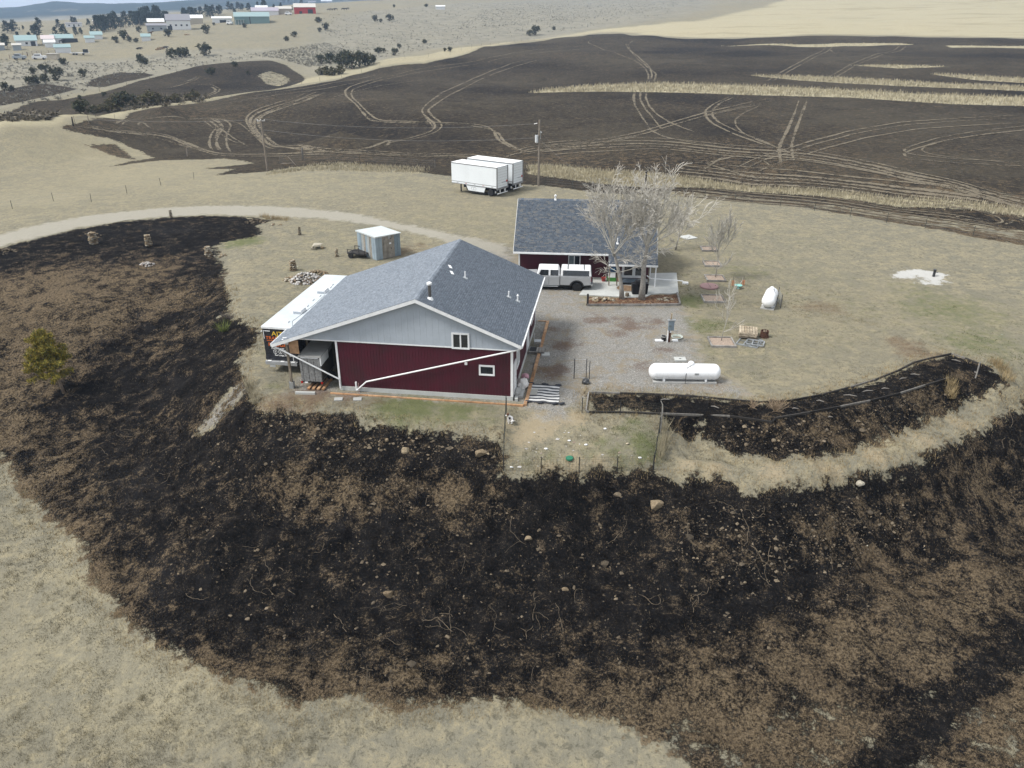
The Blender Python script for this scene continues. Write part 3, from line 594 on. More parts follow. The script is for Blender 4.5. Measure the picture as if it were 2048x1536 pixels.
A1 = [(1180,90),(1100,98),(1000,112),(900,130),(820,142),(760,156),(720,167),(700,174),(690,182),(692,192),(705,204),(722,221),(736,238),(745,243),(800,246),(860,248),(930,250),(980,258),(1000,268),(1005,282),(1030,296),(1055,307)]
A2 = [(1180,94),(1100,104),(1000,118),(900,136),(820,148),(760,161),(720,174),(705,180),(702,188),(706,197),(720,210),(737,227),(752,239),(765,242),(850,245),(925,247),(970,251),(988,262),(994,278),(1015,292),(1040,304)]
B1 = [(1100,112),(1020,128),(980,143),(945,158),(915,172),(885,185),(865,200),(850,212),(843,222),(848,232),(860,240),(872,250),(870,258),(855,267),(830,273),(790,281),(760,289),(735,298),(700,302)]
B2 = [(1100,117),(1030,133),(990,147),(955,162),(925,178),(900,190),(880,203),(862,216),(855,222),(862,232),(875,240),(885,248),(882,258),(870,266),(850,272),(800,282),(765,292)]
B3 = [(848,226),(850,237),(862,247),(868,256),(862,264)]
C1 = [(1262,76),(1200,79),(1179,81),(1176,86),(1190,92),(1230,105),(1270,122),(1290,137),(1297,150),(1296,164)]
C2 = [(1250,86),(1258,100),(1275,118),(1295,135),(1312,148),(1310,160),(1302,166)]
C3 = [(1268,80),(1256,90),(1262,102),(1285,122),(1300,136),(1304,150),(1302,160)]
C4 = [(1270,184),(1267,195),(1270,212),(1282,232),(1295,250),(1302,262),(1330,275),(1380,285),(1460,296)]
C5 = [(1281,184),(1280,200),(1290,218),(1305,235),(1320,255),(1330,266)]
C6 = [(1294,184),(1291,195),(1298,212),(1312,228),(1335,243),(1370,258),(1410,270)]
D1 = [(1010,313),(1030,302),(1060,293),(1130,287),(1200,281),(1280,265),(1350,243),(1420,223),(1500,205),(1560,194)]
E1 = [(1040,300),(1090,292),(1150,287),(1260,282),(1340,284),(1460,297),(1560,303),(1640,312),(1740,330),(1850,355),(1950,380),(2048,405),(2200,440)]
F1 = [(640,182),(598,200),(545,215),(515,226),(500,238),(500,250),(510,265),(525,280),(545,292),(580,297),(640,302),(700,306),(800,309),(900,312),(1040,317)]
F2 = [(660,182),(610,204),(555,220),(528,230),(517,240),(517,252),(530,270),(545,285),(565,293),(620,300),(700,310)]
F3 = [(640,188),(580,208),(530,226),(508,240),(508,254),(520,270),(535,287),(560,296)]
G1 = [(140,248),(190,254),(240,262),(290,264),(330,268),(360,280),(400,297),(430,306),(460,309),(520,309),(600,307),(700,308)]
G2 = [(160,250),(230,263),(300,267),(350,276),(385,290),(420,303)]
G3 = [(150,252),(230,266),(290,270),(340,282),(380,296),(410,305)]
H1 = [(376,230),(410,236),(430,247),(433,255),(422,270),(418,285),(422,298),(430,304)]
H2 = [(395,232),(430,236),(443,246),(437,260),(432,275),(435,292),(445,303)]
H3 = [(400,234),(425,255),(450,275),(490,292)]; H4 = [(412,235),(440,258),(470,278),(505,296)]
I1 = [(245,262),(232,255),(232,246),(260,240),(330,235),(400,236),(440,238),(480,247),(510,272),(530,290)]
I2 = [(300,264),(278,254),(275,246),(285,244),(300,258),(320,266)]
I3 = [(265,263),(246,254),(245,246),(270,240)]
J1 = [(1468,190),(1426,209),(1410,222),(1412,235),(1425,248),(1460,265),(1500,280),(1550,298)]
J2 = [(1478,190),(1440,207),(1424,222),(1426,235),(1440,247),(1475,263),(1520,280),(1565,300)]
K1 = [(1599,197),(1590,225),(1575,260),(1562,285),(1558,300),(1562,340)]; K2 = [(1616,197),(1605,225),(1592,260),(1583,290),(1585,310),(1590,340)]
L1 = [(1457,344),(1510,318),(1560,303),(1620,283),(1700,262),(1800,245),(1900,238),(2048,230)]; L2 = off(L1, 12, 5)
M1 = [(2100,247),(1960,262),(1880,275),(1830,290),(1805,300),(1815,309),(1900,318),(2100,327)]; M2 = [(2100,255),(1960,270),(1890,282),(1850,293),(1840,302),(1870,312),(2100,334)]
N1 = [(1300,327),(1450,340),(1600,353),(1750,368),(1900,387),(2048,408)]
O1 = [(1350,377),(1500,393),(1700,413),(1900,441),(2048,464)]
P1 = [(1880,424),(1878,416),(1890,411),(1950,420),(2000,435),(2018,442),(1990,450),(1940,447),(1905,435),(1912,428),(1960,440),(1995,452)]; P2 = [(1990,462),(2020,452),(2036,440)]; P3 = [(2035,436),(2018,448),(1985,456)]
Q1 = [(404,150),(396,158),(370,168),(330,178)]; Q2 = [(398,150),(388,158),(360,167)]; Q3 = [(380,172),(420,168),(440,178),(430,188),(405,197)]; Q4 = [(418,172),(432,179),(424,187),(405,192)]
U1 = [(1530,165),(1580,135),(1640,105),(1655,92)]; U2 = off(U1, 12, 0); U3 = [(1640,165),(1700,130),(1790,100),(1800,92)]; U4 = off(U3, 14, 0); U5 = [(1660,100),(1670,108),(1690,104)]
def tracks(paths, wd, lab):
    v, f, e = strip_mesh(paths, wd*.85, step=.8); tag(link('tyre_tracks', fast_mesh('tyre_tracks', v, f, TRK, dict(edge=e))), lab, kind='structure')
tracks([off(F1, -7, -4), off(F1, 9, 3), off(F3, -4, 6), off(H1, 14, 2), off(H2, 20, 4)], .36, 'faint extra ruts round the left bend')
tracks([off(N1, 30, -7), off(N1, 0, 27), off(O1, -20, -14), off(O1, 10, 13), off(E1, 0, -6), off(E1, 20, 17)], .45, 'faint extra ruts along the near field edge')
tracks([off(L1, 30, 14), off(M1, 0, 8), off(J1, 60, 18), off(D1, -20, 12), [(1400,330),(1450,318),(1480,310),(1520,318),(1545,335),(1550,350)], [(1380,318),(1420,330),(1470,346),(1520,358)], [(1470,300),(1430,325),(1400,345)]], .36, 'faint crossing ruts in the middle of the field')
tracks([[(430,205),(520,190),(640,172),(760,148)], [(420,212),(520,197),(650,178),(770,155)], [(650,200),(700,186),(760,172),(860,158)], [(760,300),(780,288),(775,280)], [(690,296),(680,286),(660,282)]], .4, 'faint ruts along the upper left of the field')
tracks([A1, A2], .42, 'pair of pale ruts bending down the burned hillside'); tracks([B1, B2, B3], .42, 'braided pale ruts winding through the swale'); tracks([C1, C2, C3, C4, C5, C6], .42, 'pale ruts looping over the pale grass strip')
tracks([D1, off(D1, 6, 4)], .42, 'pale ruts sweeping up from the trailers'); tracks([E1, off(E1, 0, 6), off(E1, 0, 11)], .75, 'worn track running to the right edge'); tracks([F1, F2, F3], .5, 'bundle of ruts turning behind the left pole')
tracks([G1, G2, G3, off(G1, 0, 4)], .5, 'bundle of ruts entering at the field corner'); tracks([H1, H2, H3, H4, I1, I2, I3], .36, 'thin looping ruts at the left of the field'); tracks([J1, J2], .42, 'hooked pair of ruts right of the middle')
tracks([K1, K2], .42, 'straight pair of ruts crossing the worn track'); tracks([L1, L2, M1, M2], .42, 'long curved ruts at the right'); tracks([N1, off(N1, 0, 7), off(N1, 0, 13), off(N1, 0, 20), O1, off(O1, 0, 7), off(O1, 0, -6)], .6, 'parallel ruts along the fence')
tracks([P1, P2, P3], .36, 'tight loops of ruts near the fence'); tracks([Q1, Q2, Q3, Q4], .5, 'ruts on the burned knob across the gully'); tracks([U1, U2, U3, U4, U5], .42, 'faint ruts on the upper slope')
# ------------------------------------------------------------------ materials for built things
WHITE = M('white paint', (.74, .75, .75), .5, var=.05, grime=.25); WHITE2 = M('white enamel', (.80, .81, .82), .32, var=.03, grime=.12, spec=.5)
MAROON = M('maroon siding', (.072, .0085, .020), .6, var=.18, sc=1.2, grime=.3); GABLE = M('grey gable panel', (.38, .42, .465), .65, var=.07, sc=.8, grime=.12)
GLASS = M('dark window glass', (.018, .022, .026), .06, var=.3, sc=.8, spec=.8); GLASS2 = M('pale curtained glass', (.16, .20, .21), .08, var=.3, sc=2, spec=.8)
CONC = M('concrete', (.36, .36, .345), .85, var=.12, sc=1.2, grime=.35, bump=.2); CONC2 = M('pale concrete', (.44, .45, .43), .85, var=.1, sc=.9, grime=.3, bump=.15)
BLACK = M('black rubber', (.014, .014, .015), .7, var=.3, sc=6); STEEL = M('galvanised steel', (.42, .44, .45), .4, .7, var=.15, sc=4); DKSTEEL = M('dark steel', (.045, .046, .05), .5, .4, var=.25)
WOOD = Mpiece('weathered wood', (.16, .13, .095), (.30, .255, .195), .85, .2, .5, 3); PLANKO = Mpiece('new cedar board', (.42, .235, .12), (.56, .35, .20), .8, .2, .3, 2.5)
GREYWOOD = Mpiece('grey timber', (.20, .19, .175), (.36, .345, .32), .88, .15, .5, 3); PALLET = Mpiece('pale pallet wood', (.40, .32, .22), (.62, .53, .40), .85, .2, .3, 3)
CHAR = Mpiece('charred timber', (.012, .011, .011), (.06, .055, .05), .9, .15, .6, 5, (.17, .16, .145)); RUSTM = M('rusty steel', (.075, .035, .022), .85, var=.4, sc=5, bump=.4)
STONE = Mpiece('tan fieldstone', (.17, .125, .078), (.33, .265, .175), .9, .15, .5, 5, (.44, .40, .32)); STONEW = Mpiece('pale stone', (.34, .32, .30), (.66, .64, .61), .9, .15, .5, 5, (.28, .22, .17))
STONEK = Mpiece('sooty stone', (.062, .051, .038), (.205, .165, .115), .92, .12, .5, 4)
SHING = Mpiece('grey shingle', (.195, .226, .266), (.275, .310, .356), .9, .15, .5, 14); SHINGB = Mpiece('blue black shingle', (.098, .120, .152), (.160, .188, .225), .9, .15, .5, 14, (.205, .212, .215))

MAROONB = Mpiece('maroon siding board', (.066, .0074, .0180), (.076, .0086, .0205), .6, .3, .1, .6); GABLEB = Mpiece('grey gable board', (.35, .383, .42), (.39, .425, .465), .65, .3, .1, .5)
def win(parent, c, w, h, face='front', panes=1, glass=None, trim=.11, frame=WHITE, name='window'):
    """window: frame as a part, each pane as a sub-part"""
    rot = {'front': 0, 'right': math.pi/2, 'back': math.pi, 'left': -math.pi/2}[face]
    m = Matrix.Translation(c) @ Matrix.Rotation(rot, 4, 'Z'); b = MB()
    for x0, x1, z0, z1 in ((-w/2-trim, w/2+trim, h/2, h/2+trim), (-w/2-trim, w/2+trim, -h/2-trim, -h/2), (-w/2-trim, -w/2, -h/2, h/2), (w/2, w/2+trim, -h/2, h/2)):
        b.box(((x0+x1)/2, -.02, (z0+z1)/2), (x1-x0, .06, z1-z0), mat=m)
    pw = w/panes
    for k in range(1, panes): b.box((-w/2+k*pw, -.018, 0), (.09, .05, h), mat=m)
    o = b.build(name, frame, parent)
    for k in range(panes):
        g = MB(); g.box((-w/2+(k+.5)*pw, .006, 0), (pw-.05, .02, h), mat=m)
        g.build('pane', (glass or GLASS) if not isinstance(glass, list) else glass[k], o)
    return o
def door(parent, c, w, h, face='front', mat=WHITE, pane=None):
    rot = {'front': 0, 'right': math.pi/2, 'back': math.pi, 'left': -math.pi/2}[face]
    m = Matrix.Translation(c) @ Matrix.Rotation(rot, 4, 'Z'); b = MB()
    b.box((0, -.01, h/2), (w, .05, h), mat=m)
    for x in (-w/2-.05, w/2+.05): b.box((x, -.025, h/2+.04), (.1, .08, h+.08), mat=m)
    b.box((0, -.024, h+.05), (w+.0, .078, .1), mat=m)
    for z in (h*.27, h*.72): b.box((0, -.037, z), (w*.66, .012, h*.34), mat=m)
    o = b.build('door', mat, parent)
    if pane: MB().box((0, -.046, h*.62), (w*.6, .012, h*.5), mat=m).build('pane', pane, o)
    MB().ball(m @ Vector((w*.4, -.06, h*.46)), .035, 8, 5).build('handle', STEEL, o)
    return o
def shingles(name, parent, p0, eu, ev, wid, ln, mat, expo=.145, seed=1):
    """courses of separate shingles on a slope: p0 eave corner, eu along the eave, ev up the slope"""
    r = np.random.default_rng(seed); eu = np.array(eu, float); ev = np.array(ev, float); nn = np.cross(eu, ev); nn /= np.linalg.norm(nn)
    if nn[2] < 0: nn = -nn
    Vs = []; n = int(ln/expo)
    for k in range(n):
        v0 = k*expo-.01; v1 = min(ln, v0+expo+.07); u = -r.uniform(0, .3)
        while u < wid:
            du = r.choice([.14, .2, .26, .33]); a, b = max(0, u), min(wid, u+du-.006); u += du
            if b-a < .02: continue
            t = r.uniform(.010, .022); dv = r.uniform(-.008, .008)
            P = lambda uu, vv, h: np.array(p0)+eu*uu+ev*vv+nn*h
            Vs.append([P(a, v0+dv, .002), P(b, v0+dv, .002), P(b, v0+dv, t+.012), P(a, v0+dv, t+.012), P(a, v1, .004), P(b, v1, .004)])
    Vs = np.array(Vs); m = len(Vs); base = (np.arange(m)*6)[:, None]
    F = np.concatenate([base+np.array([[0, 1, 2, 3]]), base+np.array([[3, 2, 5, 4]])])
    return tag(link(name, fast_mesh(name, Vs.reshape(-1, 3), F, mat), parent), kind='stuff')
def boards(mb, axis, a0, a1, z0, z1, at_, pitch=.2, gap=.02, th=.02, sgn=-1):
    n = int(round((a1-a0)/pitch)); p = (a1-a0)/n
    for i in range(n):
        x0, x1 = a0+i*p+gap/2, a0+(i+1)*p-gap/2; t0, t1 = sorted((at_, at_+sgn*th))
        if axis == 'x': mb.mm((x0, t0, z0), (x1, t1, z1))
        else: mb.mm((t0, x0, z0), (t1, x1, z1))

# ------------------------------------------------------------------ garage
GX0, GY0, GYAW = -6.088, 46.26, -.1383
gar = thing('garage', 'large maroon garage with grey gable and wide grey shingle roof', 'garage', (GX0, GY0, 0), GYAW)
XL, XR, YF, YB = -5.68, 6.12, .44, 13.8; RH, ER, EL, WR, WL, GL = 6.916, 4.139, 3.309, 6.715, 9.934, 14.2
sR = (RH-ER)/WR; sL = (RH-EL)/WL
MB().mm((XL-.02, YF-.03, -.3), (XR+.02, YB+.02, .30)).build('foundation', CONC2, gar)
core = MB(); core.mm((XL+.05, YF+.03, .3), (XR-.05, YB-.03, 3.66)); core.prism([(XL+.05, 3.66), (XR-.05, 3.66), (XR-.05, RH-(XR-.05)*sR-.22), (0, RH-.22), (XL+.05, RH+(XL+.05)*sL-.22)], YF+.03, YB-.03)
core.build('wall', MAROON, gar)
b = MB(); boards(b, 'x', XL+.1, XR-.1, .30, 3.655, YF+.028, .203); tag(b.build('front_siding', MAROONB, gar), kind='stuff')
b = MB(); boards(b, 'y', YF+.1, YB-.1, .30, 3.9, XR-.05, .203, sgn=1); tag(b.build('side_siding', MAROONB, gar), kind='stuff')
b = MB(); boards(b, 'y', YF+.1, YB-.1, .30, 4.6, XL+.048, .203, sgn=-1); tag(b.build('inner_siding', GABLE, gar, ), kind='stuff')
b = MB(); boards(b, 'x', XL+.1, XR-.1, .30, 3.9, YB-.028, .203, sgn=1); tag(b.build('rear_siding', MAROON, gar), kind='stuff')
b = MB(); zr = lambda x: RH-(x*sR if x > 0 else -x*sL)-.24
xs = np.arange(-9.2, 6.5, .406)
for x in xs:                                          # gable panels with shallow joints between them
    x1 = min(x+.400, 6.45); lo = lambda q: 3.665 if q > -8.6 else 3.665-(-8.6-q)*.35
    pts = [(x, lo(x)), (x1, lo(x1)), (x1, max(lo(x1)+.01, zr(x1)))]+([(0, zr(0))] if x < 0 < x1 else [])+[(x, max(lo(x)+.01, zr(x)))]
    if zr(x) > lo(x) or zr(x1) > lo(x1): b.prism(pts, YF-.055, YF+.02)
tag(b.build('gable_panel', GABLE, gar), kind='stuff')
MB().mm((-9.3, YF-.07, 3.58), (6.2, YF+.0, 3.664)).build('gable_flashing', WHITE, gar)
for x0, x1, y0, y1 in ((XR-.12, XR+.03, YF-.04, YF+.12), (XL-.03, XL+.10, YF-.04, YF+.12), (XR-.12, XR+.03, YB-.12, YB+.03)):
    MB().mm((x0, y0, .28), (x1, y1, 3.62)).build('corner_board', WHITE, gar)
for s, wdt, slp, e in ((1, WR, sR, ER), (-1, WL, sL, EL)):
    b = MB(); b.prism([(0, RH), (s*wdt, e), (s*wdt, e-.16), (0, RH-.16)], .02, GL-.02); b.build('roof_deck', GABLE, gar)
    b = MB(); b.prism([(0, RH-.005), (s*(wdt+.02), e-.005), (s*(wdt+.02), e-.235), (0, RH-.235)], -.03, .018); b.build('rake_board', WHITE, gar)
    b = MB(); b.prism([(0, RH-.005), (s*(wdt+.02), e-.005), (s*(wdt+.02), e-.235), (0, RH-.235)], GL-.018, GL+.03); b.build('rake_board', WHITE, gar)
    b = MB(); b.mm((s*(wdt+.002), .02, e-.19), (s*(wdt+.11), GL-.02, e-.03)); b.mm((s*(wdt+.10), .02, e-.05), (s*(wdt+.13), GL-.02, e-.01)); b.build('gutter', WHITE, gar)
    ln = math.hypot(wdt, RH-e); ev = np.array([-s*wdt, 0, RH-e])/ln
    shingles('shingles', gar, (s*wdt, -.02, e), (0, 1, 0), ev, GL+.04, ln, SHING, seed=3+s)
b = MB()
for k in range(48): y = k*GL/48; b.prism([(-.17, RH-.045), (0, RH+.04), (.17, RH-.045), (.17, RH-.065), (0, RH+.015), (-.17, RH-.065)], y, y+GL/48-.012)
tag(b.build('ridge_shingles', SHING, gar), kind='stuff')
win(gar, (2.76, YF-.075, 4.1), .95, .9, panes=2); win(gar, (4.43, YF, 2.1), .82, .52)
MB().mm((2.97, YF-.04, 2.41), (3.15, YF+.0, 2.59)).build('vent_cover', WHITE, gar)
win(gar, (XR-.02, 3.25, 1.95), 1.15, 1.1, 'right', 2, GLASS2); door(gar, (XR-.01, 1.45, .22), .92, 2.05, 'right'); door(gar, (XR-.01, 8.7, .22), .95, 2.1, 'right'); win(gar, (XR-.02, 11.6, 1.9), 1.2, 1.1, 'right', 2)
def pipe(parent, pts, r=.05, mat=WHITE, name='downspout', n=8): return MB().tube(pts, r, n).build(name, mat, parent, smooth=50)
pipe(gar, [(6.72, .05, 3.95), (6.45, .22, 3.74), (-3.75, .30, .80), (-4.43, .22, .16)], .055); pipe(gar, [(-4.47, .27, .15), (-4.47, .27, .75)], .065, name='drain_pipe')
pipe(gar, [(-9.95, .05, 3.15), (-9.75, .12, 3.05), (-5.6, .30, .86), (-5.6, .30, .2)], .055)
def vent(x, y, h, r=.05, cap=False):
    z = RH-abs(x)*(sR if x > 0 else sL)
    b = MB(); b.tube([(x, y, z-.05), (x, y, z+h)], r, 10)
    if cap: b.lathe([(r*1.6, 0), (r*1.7, .08), (r*.4, .16)], 10, Matrix.Translation((x, y, z+h-.04)))
    o = b.build('vent_pipe', WHITE, gar, smooth=40)
    f = MB(); a = math.atan(sR if x > 0 else -sL); f.box((0, 0, .035), (.34, .34, .012), mat=Matrix.Translation((x, y, z)) @ Matrix.Rotation(a, 4, 'Y')); f.build('flashing', STEEL, o)
vent(1.85, 6.9, .48); vent(4.95, 6.95, .45); vent(5.6, 6.9, .42, cap=True)
z = RH-.72*sR; b = MB(); b.tube([(.72, 1.0, z-.1), (.72, 1.0, z+.98)], .10, 14); st = b.build('stovepipe', M('sooty pipe steel', (.12, .115, .11), .45, .5, var=.3), gar, smooth=40)
MB().lathe([(.13, 0), (.17, .01), (.17, .13), (.05, .20)], 14, Matrix.Translation((.72, 1.0, z+.96))).build('cap', WHITE, st, smooth=40)
MB().lathe([(.24, -.1), (.20, .03), (.11, .16)], 14, Matrix.Translation((.72, 1.0, z))).build('flashing', WHITE, st, smooth=40)
for x, y in ((.6, 7.7), (.92, 6.75)):
    a = math.atan(sR); MB().box((0, 0, .04), (.22, .5, .012), rz=.5, mat=Matrix.Translation((x, y, RH-x*sR)) @ Matrix.Rotation(a, 4, 'Y')).build('roof_patch', WHITE, gar)
for y in (.29, 3.6, 7.0, 10.4, 13.7):
    MB().box((-9.03, y, 1.6), (.14, .14, 3.4)).build('post', WOOD, gar)
MB().box((-9.03, .29, .22), (.3, .3, .5)).build('post_base', STEEL, gar)
MB().mm((-9.25, .1, 3.30), (-8.85, .2, 3.62)).build('fascia_block', WHITE, gar); MB().mm((-8.9, .34, 2.55), (-8.25, .40, 3.5)).build('brace_panel', PLANKO, gar)
MB().mm((-9.1, .36, 3.2), (-8.95, 13.8, 3.45)).build('beam', WOOD, gar)

def gl(x, y, z=0.):                                   # garage coordinates -> world
    c, s = math.cos(GYAW), math.sin(GYAW); return (GX0+c*x-s*y, GY0+s*x+c*y, z)

# ------------------------------------------------------------------ house
HX0, HY0, HYAW, HW = .1226, 71.22, -.0887, 13.39
def hl(x, y, z=0.):
    c, s = math.cos(HYAW), math.sin(HYAW); return (HX0+c*x-s*y, HY0+s*x+c*y, z)
hou = thing('house', 'maroon house with dark blue grey shingle roof behind the bare trees', 'house', (HX0, HY0, 0), HYAW)
HE, HR, HD, PE, PD, PX0 = 2.78, 6.54, 5.5, 2.16, 1.2, 8.9; WY = .7; DEPTH = 11.
sH = (HR-HE)/HD
MB().mm((.45, WY-.02, -.3), (HW-.45, DEPTH-.6, .24)).build('foundation', CONC, hou)
b = MB(); b.mm((.5, WY+.03, .24), (HW-.5, DEPTH-.7, HE+.2)); b.prism([(WY+.03, HE+.2), (HD, HR-.25), (DEPTH-.7, HE+.2)], .5, HW-.5, 'x'); b.build('wall', MAROON, hou)
b = MB()
for k in range(17):
    z0 = .24+k*.17; b.prism([(WY+.028, z0), (WY-.004, z0), (WY+.014, z0+.168), (WY+.028, z0+.168)], .55, HW-.55, 'x')
    for xx, s in ((.5, -1), (HW-.5, 1)): b.prism([(xx, z0), (xx+s*.032, z0), (xx+s*.014, z0+.168), (xx, z0+.168)], WY+.05, DEPTH-.75, 'y')
tag(b.build('lap_siding', MAROONB, hou), kind='stuff')
for x in (.5, HW-.5): MB().mm((x-.07, WY-.03, .22), (x+.07, WY+.09, HE+.12)).build('corner_board', WHITE, hou)
b = MB(); b.prism([(0, HE), (HD, HR), (HD, HR-.18), (0, HE-.18)], .02, HW-.02, 'x'); b.build('roof_deck', GABLE, hou)
b = MB(); b.prism([(DEPTH, HE), (HD, HR), (HD, HR-.18), (DEPTH, HE-.18)], .02, HW-.02, 'x'); b.build('roof_deck', GABLE, hou)
b = MB(); b.prism([(-PD, PE), (0, HE-.005), (0, HE-.16), (-PD, PE-.14)], PX0, HW-.02, 'x'); b.build('porch_roof', GABLE, hou)
ln = math.hypot(HD, HR-HE); ev = np.array([0, HD, HR-HE])/ln
shingles('shingles', hou, (0, 0, HE), (1, 0, 0), ev, HW, ln, SHINGB, seed=11)
shingles('shingles', hou, (0, DEPTH, HE), (1, 0, 0), np.array([0, -(DEPTH-HD), HR-HE])/math.hypot(DEPTH-HD, HR-HE), HW, math.hypot(DEPTH-HD, HR-HE), SHINGB, seed=12)
ln = math.hypot(PD, HE-PE); shingles('porch_shingles', hou, (PX0, -PD, PE), (1, 0, 0), np.array([0, PD, HE-PE])/ln, HW-PX0, ln+.1, SHINGB, seed=13)
b = MB()
for k in range(45): x = k*HW/45; b.prism([(HD-.16, HR-.09), (HD, HR+.045), (HD+.16, HR-.09), (HD+.16, HR-.11), (HD, HR+.02), (HD-.16, HR-.11)], x, x+HW/45-.012, 'x')
tag(b.build('ridge_shingles', SHINGB, hou), kind='stuff')
MB().mm((0, -.13, HE-.17), (PX0-.02, -.005, HE-.02)).build('gutter', WHITE, hou); MB().mm((PX0, -PD-.13, PE-.16), (HW, -PD-.005, PE-.02)).build('gutter', WHITE, hou)
for x in (-.03, HW-.02):
    b = MB(); b.prism([(0, HE-.01), (HD, HR-.01), (DEPTH, HE-.01), (DEPTH, HE-.2), (HD, HR-.2), (0, HE-.2)], x, x+.05, 'x'); b.build('rake_board', WHITE, hou)
win(hou, (5.73, WY-.01, 1.82), .98, .98, panes=2, glass=[GLASS2, GLASS], trim=.08)
b = MB(); b.mm((10.25, WY-.03, .3), (12.45, WY+.02, 2.45)); fr = b.build('patio_door', WHITE, hou)
for x in (10.85, 11.9): MB().mm((x-.38, WY-.05, .55), (x+.38, WY-.032, 2.2)).build('pane', GLASS, fr)
for x in (PX0+.12, 9.75, HW-.15): MB().box((x, -PD+.08, 1.1), (.11, .11, 2.1)).build('porch_post', WHITE if x > 10 else WOOD, hou)
MB().box((HW-.7, -.3, 1.1), (.11, .11, 2.3)).build('porch_post', WOOD, hou)
MB().mm((HW-.42, -.6, 1.75), (HW-.12, -.5, 2.0)).build('meter_box', WHITE, hou)
pipe(hou, [(HW-.9, -.7, 1.0), (HW-.5, -.9, .8), (15.6, .3, .28), (16.0, .35, .22)], .05)
def hvent(x, y, h, r=.055, cap=False, mat=WHITE):
    z = HE+y*sH; b = MB(); b.tube([(x, y, z-.1), (x, y, z+h)], r, 10)
    if cap: b.lathe([(r*1.7, 0), (r*1.8, .12), (r*.4, .2)], 10, Matrix.Translation((x, y, z+h-.05)))
    b.box((0, 0, .03), (.2, .26, .015), mat=Matrix.Translation((x, y, z)) @ Matrix.Rotation(math.atan(sH), 4, 'X')); return b.build('vent_pipe', mat, hou, smooth=40)
hvent(3.65, 5.45, .35, .07, True); hvent(9.7, 1.05, .5); hvent(12.2, 3.9, 1.5, .10, True)
p = hl(12.25, 3.9)

# patio, planting bed
def slab(name, pts, z0, z1, mat, label=None, kind=None, cat=None):
    b = MB(); b.prism([(p[0], p[1]) for p in pts], z0, z1, 'z'); return tag(b.build(name, mat), label, cat, kind=kind)
pat = [atz(*q) for q in ((1158,591),(1183,558),(1183,550),(1353,547),(1357,587),(1338,589),(1320,588),(1302,590),(1292,595),(1268,597),(1240,595),(1200,593))]
slab('patio', pat, -.1, .09, CONC2, 'grey concrete patio slab between the house and the trees', 'structure')
MULCH = Mpiece('bark mulch', (.075, .035, .02), (.19, .10, .06), .95, .1, 0, 8, (.28, .2, .12))
bed = [atz(*q) for q in ((1172,610),(1178,595),(1240,597),(1292,596),(1302,591),(1353,590),(1358,610))]
slab('planting_bed', bed, -.1, .06, M('bed soil', (.10, .056, .034), .95, var=.5, sc=6, bump=.6), 'brown mulched bed below the patio', 'structure')
def scatter_poly(P, n, r):
    P = np.asarray([p[:2] for p in P]); lo, hi = P.min(0), P.max(0); out = []
    while len(out) < n:
        q = r.uniform(lo, hi, (n, 2)); s = poly_sdf(q[:, 0], q[:, 1], P, 5.); out += list(q[s > .08])
    return np.array(out[:n])
def chips(name, Q, z, sz, mat, r, label=None, flat=.35):
    """small loose pieces lying on a surface, one mesh"""
    n = len(Q); d = np.array([[-1, -1, 0], [1, -.7, 0], [.8, 1, 0], [-.7, .8, 0], [.1, 0, 1.]]); Vs = []
    an = r.uniform(0, 6.28, n); s = sz*np.exp(r.normal(-.25, .5, n)); e = r.uniform(.4, 1, n)
    for k in range(5): x = d[k, 0]*s; y = d[k, 1]*s*e; Vs.append(np.c_[Q[:, 0]+x*np.cos(an)-y*np.sin(an), Q[:, 1]+x*np.sin(an)+y*np.cos(an), z+d[k, 2]*s*flat*r.uniform(.5, 1.5, n)])
    Vs = np.stack(Vs, 1).reshape(-1, 3); base = (np.arange(n)*5)[:, None]
    F = np.concatenate([base+np.array([[a, b_, 4]]) for a, b_ in ((0, 1), (1, 2), (2, 3), (3, 0))])
    return tag(link(name, fast_mesh(name, Vs, F, mat)), label, kind='stuff')
chips('bark_mulch', scatter_poly(bed, 2600, rng), .06, .06, MULCH, rng, 'loose bark chips on the planting bed')
bt = thing('bed_edging', 'grey timber edging round the brown planting bed', 'edging', tuple(atz(1268, 612)))
o3 = np.array(bt.location)
for a, c in (((1174,612),(1240,612)), ((1241,612),(1300,612)), ((1301,612),(1360,611)), ((1360,610),(1354,588))):
    a = atz(*a)-o3; c = atz(*c)-o3; d = c-a; MB().box(tuple((a+c)/2+np.array([0, 0, .09])), (np.linalg.norm(d), .14, .2), rz=math.atan2(d[1], d[0])).build('timber', GREYWOOD, bt)
MB().box((0, 0, 0), (.16, .16, 1.1)).build('post', M('burnt post', (.03, .028, .027), .9, var=.4), bt).location = tuple(atz(1175, 611)-o3+np.array([0, 0, .5]))
# ------------------------------------------------------------------ wheels, vehicles
def wheel(parent, c, r=.42, w=.26, rim=STEEL, side=1, name='wheel', spokes=8):
    """wheel turned about Y, part > tyre, rim"""
    m = Matrix.Translation(c) @ Matrix.Rotation(math.pi/2, 4, 'X'); b = MB()
    b.lathe([(r*.62, -w/2), (r*.9, -w/2), (r, -w*.32), (r, w*.32), (r*.9, w/2), (r*.62, w/2)], 22, m); o = b.build(name, BLACK, parent, smooth=35)
    b = MB(); b.lathe([(r*.62, -w*.42), (r*.60, -w*.30), (r*.12, -w*.22), (r*.12, w*.22), (r*.60, w*.30), (r*.62, w*.42)], 18, m)
    for k in range(spokes):
        a = 2*math.pi*k/spokes
        for s in (-1, 1): b.box((r*.36*math.cos(a), r*.36*math.sin(a), s*w*.30), (r*.5, r*.11, .03), rz=a, mat=m)
    b.build('rim', rim, o); return o
